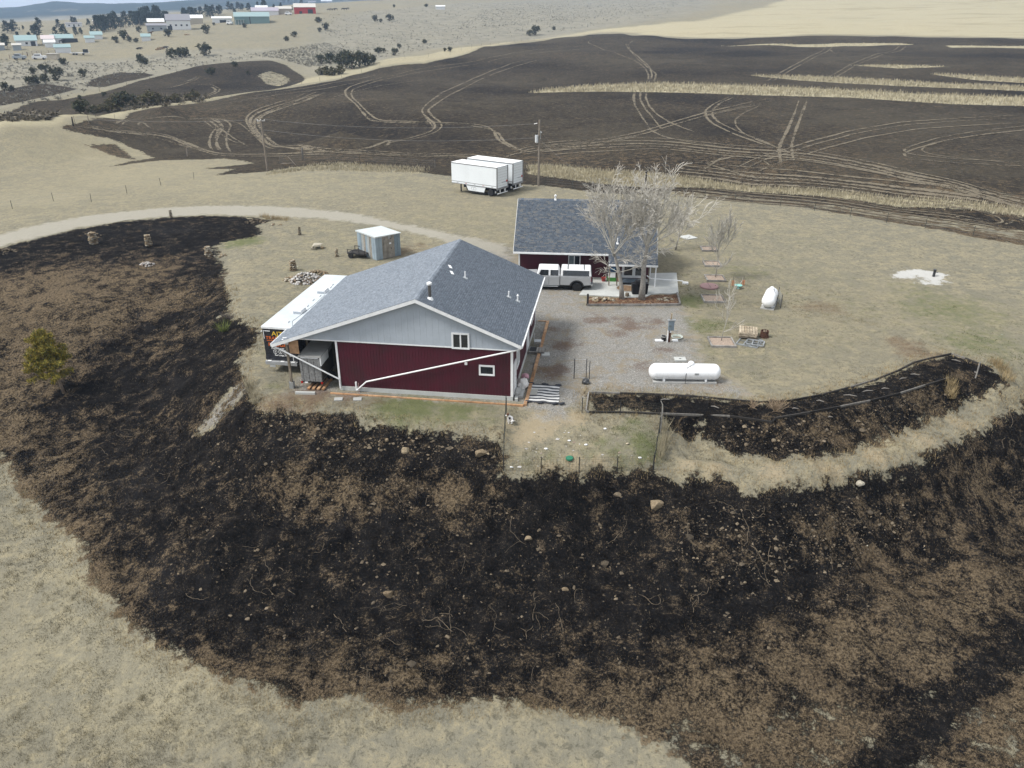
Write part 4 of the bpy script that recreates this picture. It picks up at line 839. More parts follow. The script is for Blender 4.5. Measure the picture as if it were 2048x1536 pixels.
SILVER = M('silver paint', (.40, .415, .43), .35, .25, var=.02, sc=.4, spec=.5); SILW = M('white cab paint', (.74, .75, .76), .3, .05, var=.02, sc=.4, spec=.5); RIMD = M('machined rim', (.55, .55, .56), .35, .3, var=.3)
PLAST = M('black plastic', (.02, .02, .021), .55, var=.25); RED = M('red lens', (.35, .015, .012), .3, var=.2)
tr = thing('pickup_truck', 'silver crew cab pickup with white bed topper beside the house', 'truck', tuple(hl(6.05, -1.75, .02)), math.pi+HYAW); tr.scale = (1, 1, .92)
W2 = .98
b = MB(); b.prism([(-1.28, .62), (-1.28, 1.30), (-1.24, 1.46), (1.52, 1.46), (1.52, .55), (.62, .55), (.52, .78), (.28, 1.0), (0, 1.06), (-.28, 1.0), (-.52, .78), (-.62, .55)], -W2, W2); b.build('bed', SILVER, tr, bevel=.03)
b = MB(); b.prism([(1.56, .50), (1.56, 1.46), (4.02, 1.46), (5.25, 1.40), (5.52, 1.28), (5.55, .62), (4.66, .55), (4.56, .80), (4.30, 1.02), (4.02, 1.07), (3.74, 1.02), (3.48, .80), (3.38, .50)], -W2, W2); b.build('body', SILVER, tr, bevel=.035)
b = MB(); b.box((2.62, 0, 1.79), (2.2, 1.90, .68), taper=(.82, .84)); b.build('cab', SILW, tr, bevel=.09)
b = MB(); b.box((.10, 0, 1.80), (2.86, 1.94, .68), taper=(.93, .86)); b.build('topper', SILW, tr, bevel=.08)
for s in (1, -1):
    def sidewin(x0, x1, hw0, hw1, zb, zt, nm='side_window', sl=0):
        f = lambda z: s*(hw0+(hw1-hw0)*(z-1.46)/.68+.014); q = MB(); q.quad((x0, f(zb), zb), (x1, f(zb), zb), (x1-sl, f(zt), zt), (x0, f(zt), zt)); q.build(nm, GLASS, tr)
    sidewin(1.70, 2.42, .95, .80, 1.52, 2.05); sidewin(2.60, 3.52, .95, .80, 1.52, 2.05, sl=.24)
    sidewin(-1.08, 1.28, .97, .835, 1.53, 2.04, 'topper_window')
    for x in (0, 4.02):
        wheel(tr, (x, s*.86, .44), .44, .29, RIMD)
        b = MB(); pr = [(.66*math.cos(t)*1.0, .44+.66*math.sin(t)) for t in np.linspace(math.pi*.04, math.pi*.96, 13)]; pi_ = [(.52*math.cos(t), .44+.54*math.sin(t)) for t in np.linspace(math.pi*.96, math.pi*.04, 13)]
        b.prism([(x+a, c) for a, c in pr+pi_], s*(W2-.06), s*(W2+.075)); b.build('fender_flare', PLAST, tr)
    MB().tube([(1.7, s*(W2+.03), .42), (3.3, s*(W2+.03), .42)], .045, 8).build('step_bar', STEEL, tr, smooth=40)
    MB().box((3.42, s*1.12, 1.50), (.14, .22, .26)).build('mirror', SILW, tr); MB().mm((-1.30, s*.80, 1.0), (-1.27, s*.97, 1.38)).build('tail_light', RED, tr)
    for x in (2.55, 1.72): MB().mm((x-.12, s*(W2+.002), 1.22), (x+.05, s*(W2+.02), 1.26)).build('door_handle', SILVER, tr)
    for x in (1.56, 2.55, 3.4): MB().mm((x-.012, s*(W2-.01), .58), (x+.012, s*(W2+.004), 1.45)).build('door_seam', PLAST, tr)
b = MB(); b.quad((3.70, -.80, 1.52), (3.70, .80, 1.52), (3.55, .74, 2.02), (3.55, -.74, 2.02)); b.quad((3.72, -.80, 1.52), (3.72, .80, 1.52), (3.57, .74, 2.02), (3.57, -.74, 2.02)); b.build('windshield', GLASS, tr)
MB().mm((-1.325, -.7, 1.58), (-1.31, .7, 1.98)).build('rear_window', GLASS, tr); MB().box((-1.38, 0, .62), (.18, 1.9, .24)).build('bumper', STEEL, tr, bevel=.02); MB().box((5.6, 0, .62), (.2, 1.95, .28)).build('bumper', STEEL, tr, bevel=.02)
MB().mm((5.53, -.75, .82), (5.57, .75, 1.24)).build('grille', PLAST, tr)
for x in (.85, -.62): MB().tube([(x, -.82, 2.16), (x, -.72, 2.19), (x, .72, 2.19), (x, .82, 2.16)], .03, 6).build('roof_bar', PLAST, tr)
MB().tube([(1.5, -.9, 1.47), (1.5, -.80, 2.12), (1.5, .80, 2.12), (1.5, .9, 1.47)], .022, 5).build('bed_seam', PLAST, tr)
MB().mm((-1.3, -.9, .34), (5.4, .9, .56)).build('chassis', M('underbody', (.012, .012, .012), .8), tr)

# pair of white box trailers
TW = M('white trailer panel', (.70, .735, .755), .4, var=.03, sc=.5, spec=.5, grime=.12); TROOF = M('trailer roof', (.80, .81, .80), .5, var=.05); TFR = M('grey trailer frame', (.26, .265, .275), .45, .5, var=.12)
def box_trailer(loc, rz, label):
    t = thing('box_trailer', label, 'trailer', loc, rz, 'white box trailers on the tan grass'); Lg, hw, z0, z1 = 7.9, 1.28, 1.18, 3.98
    MB().mm((.12, -hw, z0), (Lg, hw, z1)).build('box', TW, t)
    MB().mm((.05, -hw-.01, z1), (Lg+.02, hw+.01, z1+.03)).build('roof', TROOF, t)
    for k in range(1, 13):
        for s in (-1, 1): MB().mm((k*Lg/13-.012, s*hw, z0+.3), (k*Lg/13+.012, s*(hw+.006), z1-.13)).build('panel_seam', TW, t)
    for s in (-1, 1):
        MB().mm((.0, s*(hw-.06), z1-.12), (Lg, s*(hw+.015), z1-.002)).build('top_rail', TFR, t); MB().mm((0, s*(hw-.05), z0+.24), (Lg, s*(hw+.012), z0+.30)).build('side_rail', TFR, t)
        MB().mm((-.02, s*hw-.09, z0-.1), (.12, s*hw+.03, z1)).build('corner_post', TFR, t); MB().mm((0, s*(hw-.04), z0-.06), (Lg, s*(hw+.02), z0+.02)).build('bottom_rail', TFR, t)
        sk = MB(); sk.prism([(2.0, z0-.07), (5.4, z0-.07), (5.0, .38), (2.3, .38)], s*(hw-.10), s*(hw-.05)); skirt = sk.build('side_skirt', TW, t)
        for x in (3.85, 4.25):                        # two ring emblems on the skirt
            bb = MB(); bb.tube([(x+.21*math.cos(q), s*(hw-.04), .74+.21*math.sin(q)) for q in np.linspace(0, 6.2832, 17)], .015, 4, False); bb.build('emblem', TFR, skirt)
        MB().mm((2.2, s*(hw-.13), .20), (5.1, s*(hw-.08), .38)).build('skirt_flap', PLAST, t)
        wheel(t, (1.15, s*(hw-.2), .5), .50, .42, M('cream rim', (.55, .50, .40), .5), spokes=5)
        MB().mm((.45, s*hw-.30, .25), (.48, s*hw+.02, z0-.1)).build('mud_flap', BLACK, t); MB().box((.43, s*(hw-.18), .62), (.02, .26, .3), mat=None).build('flap_badge', WHITE, t)
        for k in range(5): MB().mm((.7+k*1.5, s*(hw+.012), z0+.1), (1.0+k*1.5, s*(hw+.022), z0+.15)).build('reflector', RED if k % 2 else TFR, t)
    for x in (2.4, 4.6): MB().mm((x-.05, -hw-.012, z1-.75), (x+.05, -hw+.0, z1-.42)).build('side_marker', TFR, t)
    MB().mm((.02, -hw+.08, z0+.02), (.10, hw-.08, z1-.10)).build('roll_door', TW, t)
    for k in range(7): MB().mm((.012, -hw+.1, z0+.3+k*.36), (.02, hw-.1, z0+.315+k*.36)).build('door_seam', TFR, t)
    MB().mm((.0, -.95, z0+.62), (.018, .15, z0+.70)).build('lettering', M('grey print', (.25, .27, .30), .6), t); bb = MB(); bb.lathe([(.17, 0), (.17, .02)], 14, Matrix.Translation((.02, -1.02, z0+.72)) @ Matrix.Rotation(-math.pi/2, 4, 'Y')); bb.build('emblem', M('red print', (.42, .06, .05), .6), t)
    MB().mm((-.06, -hw, z0-.22), (.12, hw, z0)).build('sill', TFR, t)
    b = MB(); b.mm((-.06, -1.2, .40), (.02, 1.2, .50)); [b.mm((-.05, y-.05, .45), (.02, y+.05, z0-.2)) for y in (-.62, .62)]; b.build('underride_bar', WHITE, t)
    MB().mm((.5, -.45, .55), (Lg-1.5, .45, z0-.1)).build('frame', BLACK, t); MB().cyl((1.15, -1.0, .5), (1.15, 1.0, .5), .07).build('axle', BLACK, t)
    for s in (-.7, .7): MB().box((Lg-1.2, s, .6), (.14, .14, 1.3)).build('landing_leg', DKSTEEL, t)
    return t
T1 = (-1.30, 108.6); T2 = (.85, 111.9); ta = math.pi-.60
box_trailer((*T1, float(hgt(*T1))), ta, 'nearer white box trailer with low side skirt'); box_trailer((*T2, float(hgt(*T2))), ta+.02, 'farther white box trailer, behind the nearer one')

# toy hauler with lettering, parked beside the garage
NAVY = M('black gel coat', (.016, .018, .026), .3, var=.25, spec=.6, grime=.1); RVROOF = M('rv roof membrane', (.50, .545, .575), .6, var=.08, sc=.6, grime=.2)
rvz = -.05; rvy = -.163
rv = thing('cargo_trailer', 'long black trailer with white roof and orange lettering on its rear', 'trailer', (-16.25, 50.36, rvz), rvy)
RW, RL, RT = 1.2, 11.8, 3.42
MB().mm((-RW, 0, .92), (RW, RL, RT)).build('body', NAVY, rv, bevel=.04)
MB().mm((-RW-.01, -.01, RT), (RW+.01, RL+.01, RT+.05)).build('roof', RVROOF, rv); MB().mm((-RW-.02, -.05, RT-.09), (RW+.02, -.012, RT+.06)).build('roof_edge', WHITE, rv)
MB().mm((-RW-.03, -.03, RT-.06), (-RW-.002, RL, RT+.06)).build('gutter', WHITE, rv)
for y, n in ((3.1, 'air_conditioner'), (7.6, 'air_conditioner')):
    b = MB(); b.box((.28, y, RT+.18), (.72, .95, .26), taper=(.85, .85)); o = b.build(n, WHITE, rv, bevel=.03); MB().mm((.0, y-.485, RT+.1), (.56, y-.46, RT+.24)).build('grille', GABLE, o)
for y, s in ((1.0, .35), (4.3, .4), (5.6, .45), (6.6, .4), (8.7, .5), (9.3, .45)): MB().box((.2+.1*math.sin(y*3), y, RT+.09), (s, s, .1), taper=(.85, .85)).build('roof_vent', WHITE, rv)
MB().tube([(.9, .4, RT+.06), (.55, 1.2, RT+.06), (.75, 4.5, RT+.06), (.7, 7.0, RT+.06)], .012, 5).build('roof_cable', PLAST, rv)
MB().mm((-RW, -.03, .98), (RW, -.0, 1.16)).build('ramp_trim', NAVY, rv); MB().box((0, -.12, .80), (2.36, .24, .26)).build('bumper', M('bumper grey', (.36, .37, .38), .4, .3), rv, bevel=.02)
MB().mm((-.95, -.06, .42), (-.55, -.03, .58)).build('license_plate', WHITE, rv)
for x in (-.85, .1, .9): MB().mm((x-.13, -.26, .93), (x+.13, -.1, .97)).build('hinge', WHITE, rv)
b = MB(); b.mm((.42, -.05, .98), (.46, -.03, 1.42)); b.mm((.86, -.05, .98), (.90, -.03, 1.42)); b.mm((.46, -.05, 1.38), (.86, -.03, 1.42)); b.build('plate_holder', WHITE, rv)
for s in (-1, 1):
    MB().mm((s*1.10-.02, -.04, 2.55), (s*1.10+.02, -.02, 3.2)).build('grab_rail', WHITE, rv)
    for y in (5.0, 6.0): wheel(rv, (s*1.05, y, .42), .42, .26, STEEL)
MB().mm((-1.02, -.03, 3.12), (-.62, -.012, 3.17)).build('clearance_light', WHITE, rv); MB().mm((-.95, .3, .5), (.95, RL-.3, .92)).build('chassis', BLACK, rv)
MB().ball((-RW-.1, .1, 3.05), .06, 8, 5).build('marker_lamp', WHITE, rv); MB().cyl((0, RL, .6), (0, RL+1.1, .6), .06).build('hitch', DKSTEEL, rv)
def text(parent, s, loc, size, mat, rot=(math.pi/2, 0, 0), shear=0, sx=1., name='lettering'):
    c = bpy.data.curves.new('t', 'FONT'); c.body = s; c.size = size; c.align_x = 'CENTER'; c.align_y = 'CENTER'; c.shear = shear; c.extrude = .004; c.offset = .004
    o = bpy.data.objects.new('t', c); COL.objects.link(o); dg = bpy.context.evaluated_depsgraph_get(); me = bpy.data.meshes.new_from_object(o.evaluated_get(dg)); bpy.data.objects.remove(o); bpy.data.curves.remove(c)
    q = link(name, me, parent, mat); me.materials.clear(); me.materials.append(mat); q.location = loc; q.rotation_euler = rot; q.scale = (sx, 1, 1); return q
ORANGE = M('orange print', (.62, .14, .03), .5, var=.1); YEL = M('yellow print', (.70, .46, .05), .5, var=.12); WPR = M('white print', (.75, .75, .75), .5, var=.04)
text(rv, 'AJTF', (.02, -.02, 2.96), .44, YEL, sx=1.25); text(rv, 'TRANSPORT', (.0, -.02, 2.62), .34, ORANGE, shear=.1, sx=1.05); text(rv, 'FREIGHT', (.0, -.02, 2.12), .36, ORANGE, sx=1.25)
b = MB(); b.quad((-.95, -.022, 2.40), (.5, -.022, 2.42), (.4, -.022, 2.46), (-.9, -.022, 2.45)); b.build('swoosh', ORANGE, rv)
text(rv, 'Commercial', (-.22, -.02, 1.86), .19, WPR, shear=.25); text(rv, 'Red Lodge, Montana', (.18, -.02, 1.34), .16, WPR)
for x in (-.42, -.05, .3):
    b = MB(); b.tube([(x+.14*math.cos(q), -.022, 1.60+.14*math.sin(q)) for q in np.linspace(0, 6.2832, 17)], .014, 4, False); b.box((x, -.022, 1.6), (.14, .01, .03)); b.box((x, -.022, 1.6), (.03, .01, .14)); b.build('emblem', WPR, rv)

# small grey box trailer under the carport, boards below it
OSB = M('weathered grey panel', (.20, .20, .195), .9, var=.45, sc=7, bump=.4, grime=.2); DARKP = M('dark wood panel', (.045, .038, .03), .9, var=.4, sc=5)
ct = thing('box_camper', 'small weathered grey box trailer under the carport roof', 'trailer', gl(-7.6, .35, .02), GYAW+.03)
MB().mm((-.72, 0, .52), (.72, 2.6, 2.32)).build('body', OSB, ct, bevel=.02); MB().mm((-.78, -.05, 2.32), (.80, 2.66, 2.38)).build('roof', CONC, ct)
MB().mm((.722, .1, .6), (.74, 2.5, 1.95)).build('side_panel', DARKP, ct); MB().mm((.73, -.03, 1.72), (.80, 1.5, 2.31)).build('roof_flap', WHITE, ct); MB().mm((-.6, -.02, 2.24), (.6, .0, 2.30)).build('trim', WHITE, ct)
for s in (-1, 1): wheel(ct, (s*.85, 1.5, .33), .33, .2, WHITE); MB().mm((s*.7-.06, -.05, .38), (s*.7+.06, .05, .5)).build('tail_light', RED, ct)
for k in range(3): MB().mm((-.55+k*.4, -.012, .56), (-.53+k*.4, .0, 2.2)).build('panel_seam', DARKP, ct)
MB().mm((-.5, -.04, .40), (-.28, -.02, .50)).build('license_plate', WHITE, ct); MB().mm((-.66, .1, .38), (.66, 2.5, .52)).build('chassis', BLACK, ct)
bd = thing('stacked_boards', 'tan board ends lying under the grey box trailer', 'boards', gl(-7.45, .1, .0), GYAW)
for k in range(4): MB().mm((-.45+k*.34, 0, .06), (-.27+k*.34, 2.2, .15)).build('plank', PLANKO, bd)

# metal storage shed and black utility trailer behind
sh = thing('storage_shed', 'square shed of streaked blue grey sheet metal', 'shed', (-13.85, 77.5, 0), .73)
SHM = [M('blue grey sheet', (.21, .27, .31), .55, .2, var=.2, sc=1.5, grime=.4), M('pale blue sheet', (.30, .37, .42), .5, .2, var=.15, sc=1.5, grime=.3), M('rust streaked sheet', (.27, .25, .215), .6, .1, var=.3, sc=2, grime=.5), M('pale grey sheet', (.36, .38, .375), .5, .2, var=.15, grime=.35)]
SW, SD_, SHH = 2.95, 3.5, 2.35
MB().mm((.05, .05, 0), (SW-.05, SD_-.05, SHH-.02)).build('frame', DKSTEEL, sh)
for side in range(4):
    n = 8 if side % 2 == 0 else 9; ln = SW if side % 2 == 0 else SD_
    for k in range(n):
        a, c = k*ln/n+.01, (k+1)*ln/n-.01; mt = SHM[int(rng.integers(0, 4))]; d = .012*(k % 2); b = MB(); h0 = SHH-.02
        if side == 0: b.mm((a, -.03-d, .02), (c, .05, h0))
        elif side == 2: b.mm((a, SD_-.05, .02), (c, SD_+.03+d, h0))
        elif side == 1: b.mm((SW-.05, a, .02), (SW+.03+d, c, h0))
        else: b.mm((-.03-d, a, .02), (.05, c, h0))
        b.build('panel', mt, sh)
b = MB(); b.prism([(-.12, SHH), (SW+.12, SHH), (SW+.12, SHH+.06), (-.12, SHH+.14)], -.12, SD_+.12); b.build('roof', M('pale tin roof', (.56, .60, .60), .45, .2, var=.08, grime=.2), sh)
b = MB(); b.mm((.9, -.075, .05), (1.95, -.045, 2.0)); dd = b.build('door', SHM[2], sh); MB().mm((1.55, -.09, 1.45), (1.8, -.074, 1.62)).build('notice', WHITE, dd); MB().mm((1.75, -.09, .9), (1.8, -.075, 1.1)).build('handle', DKSTEEL, dd)
for x, z in ((.95, 1.95), (1.35, 1.85), (1.7, 2.0)): MB().mm((x, -.07, z-.1), (x+.08, -.045, z+.1)).build('rust_stain', RUSTM, sh)
ut = thing('utility_trailer', 'low black utility trailer beside the metal shed', 'trailer', (-15.85, 79.0, float(hgt(-15.85, 79))), -.35)
MB().mm((-1.05, -.75, .45), (1.05, .75, .52)).build('deck', M('black deck', (.03, .027, .025), .8, var=.3), ut)
for y in (-.75, .75):
    b = MB(); b.mm((-1.05, y-.03, .40), (1.05, y+.03, .48)); b.mm((-1.05, y-.025, .82), (1.05, y+.025, .88)); [b.mm((x-.025, y-.025, .45), (x+.025, y+.025, .85)) for x in (-1.0, -.35, .35, 1.0)]; b.build('side_rail', PLAST, ut)
    wheel(ut, (-.55, y*1.2, .3), .30, .2, WHITE)
MB().tube([(1.05, 0, .44), (1.9, -.1, .44)], .045, 6).build('tongue', PLAST, ut); MB().cyl((1.75, -.1, .02), (1.75, -.1, .6), .03).build('jack', PLAST, ut)

# propane tanks
def tank(loc, rz, Lg, rad, label, slab_d, dome_x=.08):
    t = thing('propane_tank', label, 'tank', loc, rz, None)
    n = 10; prof = [(rad*math.sin(a)+.001, -Lg/2+rad*.85-rad*.85*math.cos(a)) for a in np.linspace(.05, math.pi/2, n)]+[(rad*math.sin(a)+.001, Lg/2-rad*.85+rad*.85*math.cos(a)) for a in np.linspace(math.pi/2, .05, n)]
    zc = .13+rad; m = Matrix.Translation((0, 0, zc)) @ Matrix.Rotation(math.pi/2, 4, 'Y'); MB().lathe(prof, 32, m).build('shell', WHITE2, t, smooth='all')
    for xx in (-Lg*.31, -Lg*.02, Lg*.31): b = MB(); b.lathe([(rad, -.02), (rad+.006, -.01), (rad+.006, .01), (rad, .02)], 32, Matrix.Translation((xx, 0, zc)) @ Matrix.Rotation(math.pi/2, 4, 'Y')); b.build('weld_seam', WHITE, t)
    MB().mm((Lg*.12, -rad-.012, zc-.02), (Lg*.12+.28, -rad+.03, zc+.12)).build('data_plate', STEEL, t)
    MB().lathe([(.22, 0), (.22, .12), (.17, .22), (.08, .27)], 18, Matrix.Translation((Lg*dome_x, 0, zc+rad-.05))).build('dome', WHITE2, t, smooth=50)
    MB().mm((-Lg*.44, -slab_d, -.05), (Lg*.44, slab_d, .10)).build('slab', CONC, t)
    for s in (-1, 1):
        for y in (-.35, .35): MB().mm((s*Lg*.29-.08, y-.07, .1), (s*Lg*.29+.08, y+.07, .32)).build('foot', WHITE, t)
        MB().tube([(s*Lg*.29, -slab_d+.03, .22), (s*Lg*.29, slab_d-.03, .22)], .045, 6).build('saddle', WHITE, t)
    MB().tube([(Lg*dome_x, -.2, zc+rad-.02), (Lg*.02, -rad*.62, zc+rad*.82), (0, -rad-.03, zc), (0, -rad-.06, .05)], .022, 6).build('gas_line', DKSTEEL, t, smooth=50)
    return t
tank((11.95, 48.95, .0), -.03, 4.95, .56, 'long white propane tank on a concrete slab', .55); tank((22.45, 64.3, .0), R(66), 3.1, .56, 'shorter white propane tank end on, out on the lawn', .56, .2)
sf = thing('mesh_fence', 'small wire fence panel beside the shorter propane tank', 'fence', (23.35, 64.4, 0), R(80))
for x in (-1.0, 1.0): MB().cyl((x, 0, 0), (x, 0, 1.25), .03, n=6).build('post', DKSTEEL, sf)
b = MB(); [b.tube([(-1, 0, .15+k*.16), (1, 0, .15+k*.16)], .006, 4) for k in range(7)]; [b.tube([(-1+k*.2, 0, .1), (-1+k*.2, 0, 1.15)], .006, 4) for k in range(11)]; b.build('wire_mesh', STEEL, sf)

# meter pedestal, bucket, hose, slabs
GBOX = M('grey meter box', (.20, .25, .29), .5, .3, var=.12); BROWNP = M('red brown post', (.075, .032, .02), .85, var=.3)
pd = thing('utility_pedestal', 'brown post with grey blue electric meter box', 'utility post', (12.2, 55.9, 0), .1)
MB().box((0, 0, .95), (.14, .14, 1.9)).build('post', BROWNP, pd); MB().box((0, -.14, 1.42), (.44, .16, .80)).build('meter_box', GBOX, pd, bevel=.02); MB().box((0, -.14, 1.86), (.6, .26, .06)).build('hood', STEEL, pd)
MB().cyl((-.1, -.22, 1.42), (-.1, -.28, 1.42), .09).build('meter', GLASS2, pd); MB().cyl((-.17, -.05, 0), (-.17, -.05, 1.1), .045).build('conduit', WHITE, pd); MB().box((.0, 0, 2.1), (.10, .10, .5)).build('finial', PALLET, pd); MB().tube([(.1, -.05, 1.0), (.55, -.1, 1.0), (.55, -.1, .5)], .02, 6).build('bracket', STEEL, pd)
MB().mm((-.06, -.16, .82), (.06, -.09, 1.0)).build('switch', WHITE, pd)
def on(px, py, dz=0.): p = at(px, py); return (float(p[0]), float(p[1]), float(p[2])+dz)
t = thing('bucket', 'black bucket with a grey rim by the electric post', 'bucket', on(1327, 681)); b = MB(); b.lathe([(.16, 0), (.22, .36), (.19, .36), (.14, .04)], 16); b.build('pail', PLAST, t, smooth=40); MB().lathe([(.235, .34), (.235, .39), (.2, .39), (.2, .34)], 16).build('rim', CONC, t)
t = thing('garden_hose', 'coil of pale hose on the gravel by the electric post', 'hose', on(1354, 676)); b = MB()
for k in range(4): b.tube([((.34+.03*k)*math.cos(a), (.34+.03*k)*math.sin(a), .03+.035*k+.01*math.sin(3*a)) for a in np.linspace(0, 6.2832, 25)], .018, 5, False)
b.build('hose', M('pale hose', (.50, .56, .52), .5), t, smooth='all')
for q, d, lb in (((1318,682),(.62,.3,.1),'white plank lying left of the electric post'), ((1350,682),(.42,.3,.1),'white block right of the electric post')):
    tag(MB().box((0, 0, d[2]/2), d).build('concrete_block', WHITE), lb, 'block').location = on(*q)
t = thing('cistern_lid', 'rectangular concrete lid with a small slot above the long propane tank', 'lid', on(1360, 720)); MB().box((0, 0, .06), (.85, .62, .12)).build('slab', CONC2, t, bevel=.01); MB().box((0, 0, .123), (.16, .08, .02)).build('slot', PLAST, t)
tag(MB().box((0, 0, .05), (.62, .55, .1)).build('paving_slab', CONC2, bevel=.01), 'pale square paver at the end of the wooden step', 'paver').location = on(1091, 710)
for q, lb in (((677,799), 'left of two grey pavers in the grass below the garage'), ((715,799), 'right of two grey pavers in the grass below the garage')):
    tag(MB().box((0, 0, .02), (.55, .42, .1), rz=.1).build('paving_slab', CONC, bevel=.01), lb, 'paver', 'grey pavers below the garage').location = on(*q)
tag(MB().box((0, 0, .07), (1.35, .16, .2), rz=GYAW+.1).build('concrete_curb', CONC2, bevel=.02), 'pale concrete curb at the mouth of the carport', 'curb').location = on(611, 788)

# cedar edging boards along two sides of the garage
ed = thing('timber_edging', 'orange cedar edging boards round the garage gravel', 'edging', gl(6.95, .3)); ed.rotation_euler = (0, 0, GYAW)
for k in range(6): MB().mm((-.02+k*.0, .02+k*2.46, -.05), (.20, .0+(k+1)*2.46, .10)).build('plank', PLANKO, ed)
for k in range(5): MB().mm((-2.62*(k+1), -.62+.05, -.05), (-2.62*k-.03, -.62+.20, .07)).build('plank', PLANKO, ed)
MB().mm((-.75, 14.75, -.05), (.15, 14.86, .06)).build('plank', PLANKO, ed)
for k in range(1): MB().mm((-.03, -.62+.2, -.05), (.17, .0, .1)).build('plank', PLANKO, ed)
ws = thing('wooden_step', 'low grey plank step at the far side door of the garage', 'step', gl(6.2, 8.2, .0), GYAW)
for k in range(5): MB().mm((.05+k*.24, 0, .17), (.26+k*.24, .95, .22)).build('plank', GREYWOOD, ws)
for y in (.05, .85): MB().mm((.04, y, 0), (1.24, y+.06, .17)).build('bearer', GREYWOOD, ws)
tag(MB().box((0, 0, 0), (.5, .72, .025)).build('door_mat', BLACK), 'black door mat on the low grey step', 'mat').matrix_world = Matrix.Translation(gl(6.55, 8.68, .235)) @ Matrix.Rotation(GYAW, 4, 'Z')
st_ = thing('concrete_steps', 'grey concrete step at the near side door of the garage', 'step', gl(6.2, .9, 0), GYAW)
MB().mm((0, 0, 0), (.55, 1.15, .16)).build('tread', CONC, st_, bevel=.01); MB().mm((.0, .1, .16), (.32, 1.05, .28)).build('tread', CONC, st_, bevel=.01)
t = thing('cinder_block', 'grey hollow block leaning by the garage corner', 'block', gl(6.35, .55, 0), GYAW+.15); b = MB(); b.mm((-.1, -.2, 0), (.1, .2, .03)); b.mm((-.1, -.2, .17), (.1, .2, .2)); [b.mm((-.1, y-.02, .03), (.1, y+.02, .17)) for y in (-.18, 0, .18)]; b.build('block', CONC2, t)
def lump(name, size, mat, loc, label, cat, seed=0, sub=3, amp=.25, rz=0, parent=None):
    bm = bmesh.new(); bmesh.ops.create_icosphere(bm, subdivisions=sub, radius=1)
    for v in bm.verts:
        n = mnoise.noise(v.co*1.7+Vector((seed*3.1, seed*1.7, 0)))*amp+mnoise.noise(v.co*4+Vector((seed, 0, seed)))*amp*.4; v.co *= 1+n
        v.co.x *= size[0]; v.co.y *= size[1]; v.co.z = max(-.55, v.co.z)*size[2]
    me = bpy.data.meshes.new(name); bm.to_mesh(me); bm.free(); me.polygons.foreach_set('use_smooth', [True]*len(me.polygons)); me.materials.append(mat)
    o = link(name, me, parent); o.location = loc; o.rotation_euler = (0, 0, rz)
    if label: tag(o, label, cat)
    return o
sx, sy, sz = gl(6.55, 2.5, .25)
lump('white_sack', (.38, .55, .42), M('white sack', (.62, .60, .57), .8, var=.15, sc=6, grime=.3), (sx, sy, .24), 'crumpled white sack leaning on the garage side wall', 'sack', 2, amp=.45)
lump('pink_cloth', (.26, .24, .18), M('pink cloth', (.46, .26, .30), .9, var=.25, sc=8), gl(6.6, 3.35, .45), 'faded pink cloth bundle on the garage side wall', 'cloth', 5, amp=.4)
t = thing('lawn_chair', 'grey metal lawn chair by the far side door of the garage', 'chair', gl(6.75, 9.9, 0), GYAW+math.pi/2)
MB().mm((-.26, -.25, .40), (.26, .25, .43)).build('seat', STEEL, t); MB().mm((-.26, .24, .43), (.26, .27, .95)).build('backrest', STEEL, t)
for x in (-.25, .25):
    for y in (-.24, .24): MB().cyl((x, y, 0), (x, y, .42), .014, n=6).build('leg', STEEL, t)

# striped flag on the gravel with dark sandbags along its edges
fc = [atz(*q) for q in ((1060,768),(1120,772),(1117,808),(1054,804))]; NU, NV = 40, 39; Vf = []; Ff = []; Mf = []
for j in range(NV+1):
    for i in range(NU+1):
        u, v = i/NU, j/NV; p = (fc[0]*(1-u)+fc[1]*u)*(1-v)+(fc[3]*(1-u)+fc[2]*u)*v
        hgt_ = .03+.035*max(0, math.sin(9*u+5*v+2*math.sin(4*v)))*(.3+u)+.03*max(0, mnoise.noise(Vector((u*5, v*7, 2))))
        p = p+np.array([.03*math.sin(7*v+3*u), .03*math.sin(6*u)*u+.05*mnoise.noise(Vector((u*3, v*4, 9)))*u, hgt_]); Vf.append(tuple(p))
for j in range(NV):
    for i in range(NU):
        a = j*(NU+1)+i; Ff.append((a, a+1, a+NU+2, a+NU+1)); Mf.append(2 if (i < NU*.30 and 11 <= j < 24) else (j//3) % 2)
b = MB(); b.v = Vf; b.f = Ff; b.mi = Mf
fm_ = b.mesh('striped_flag', [M('flag dark stripe', (.060, .062, .07), .9, var=.2), M('flag white stripe', (.56, .56, .545), .9, var=.08), M('flag grey panel', (.37, .365, .33), .9, var=.1)], smooth='all')
tag(link('striped_flag', fm_), 'black and white striped flag spread flat on the gravel', 'flag')
SAND = M('dark sandbag', (.035, .038, .046), .85, var=.3, sc=6)
for k, (u, v) in enumerate(((.05, -.01), (.5, -.01), (.95, 0), (.03, 1.0), (.42, 1.02), (.88, 1.02), (1.1, 1.0))):
    p = (fc[0]*(1-u)+fc[1]*u)*(1-v)+(fc[3]*(1-u)+fc[2]*u)*v
    lump('sandbag', (.24, .10, .08), SAND, (p[0], p[1], .06), 'dark sandbag weighing down the '+('upper' if v < .5 else 'lower')+' edge of the striped flag, '+('left end', 'middle', 'right end', 'left end', 'middle', 'right end', 'just off its corner')[k], 'sandbag', k, 2, .3, rz=.1*k-.3)['group'] = 'sandbags round the striped flag'

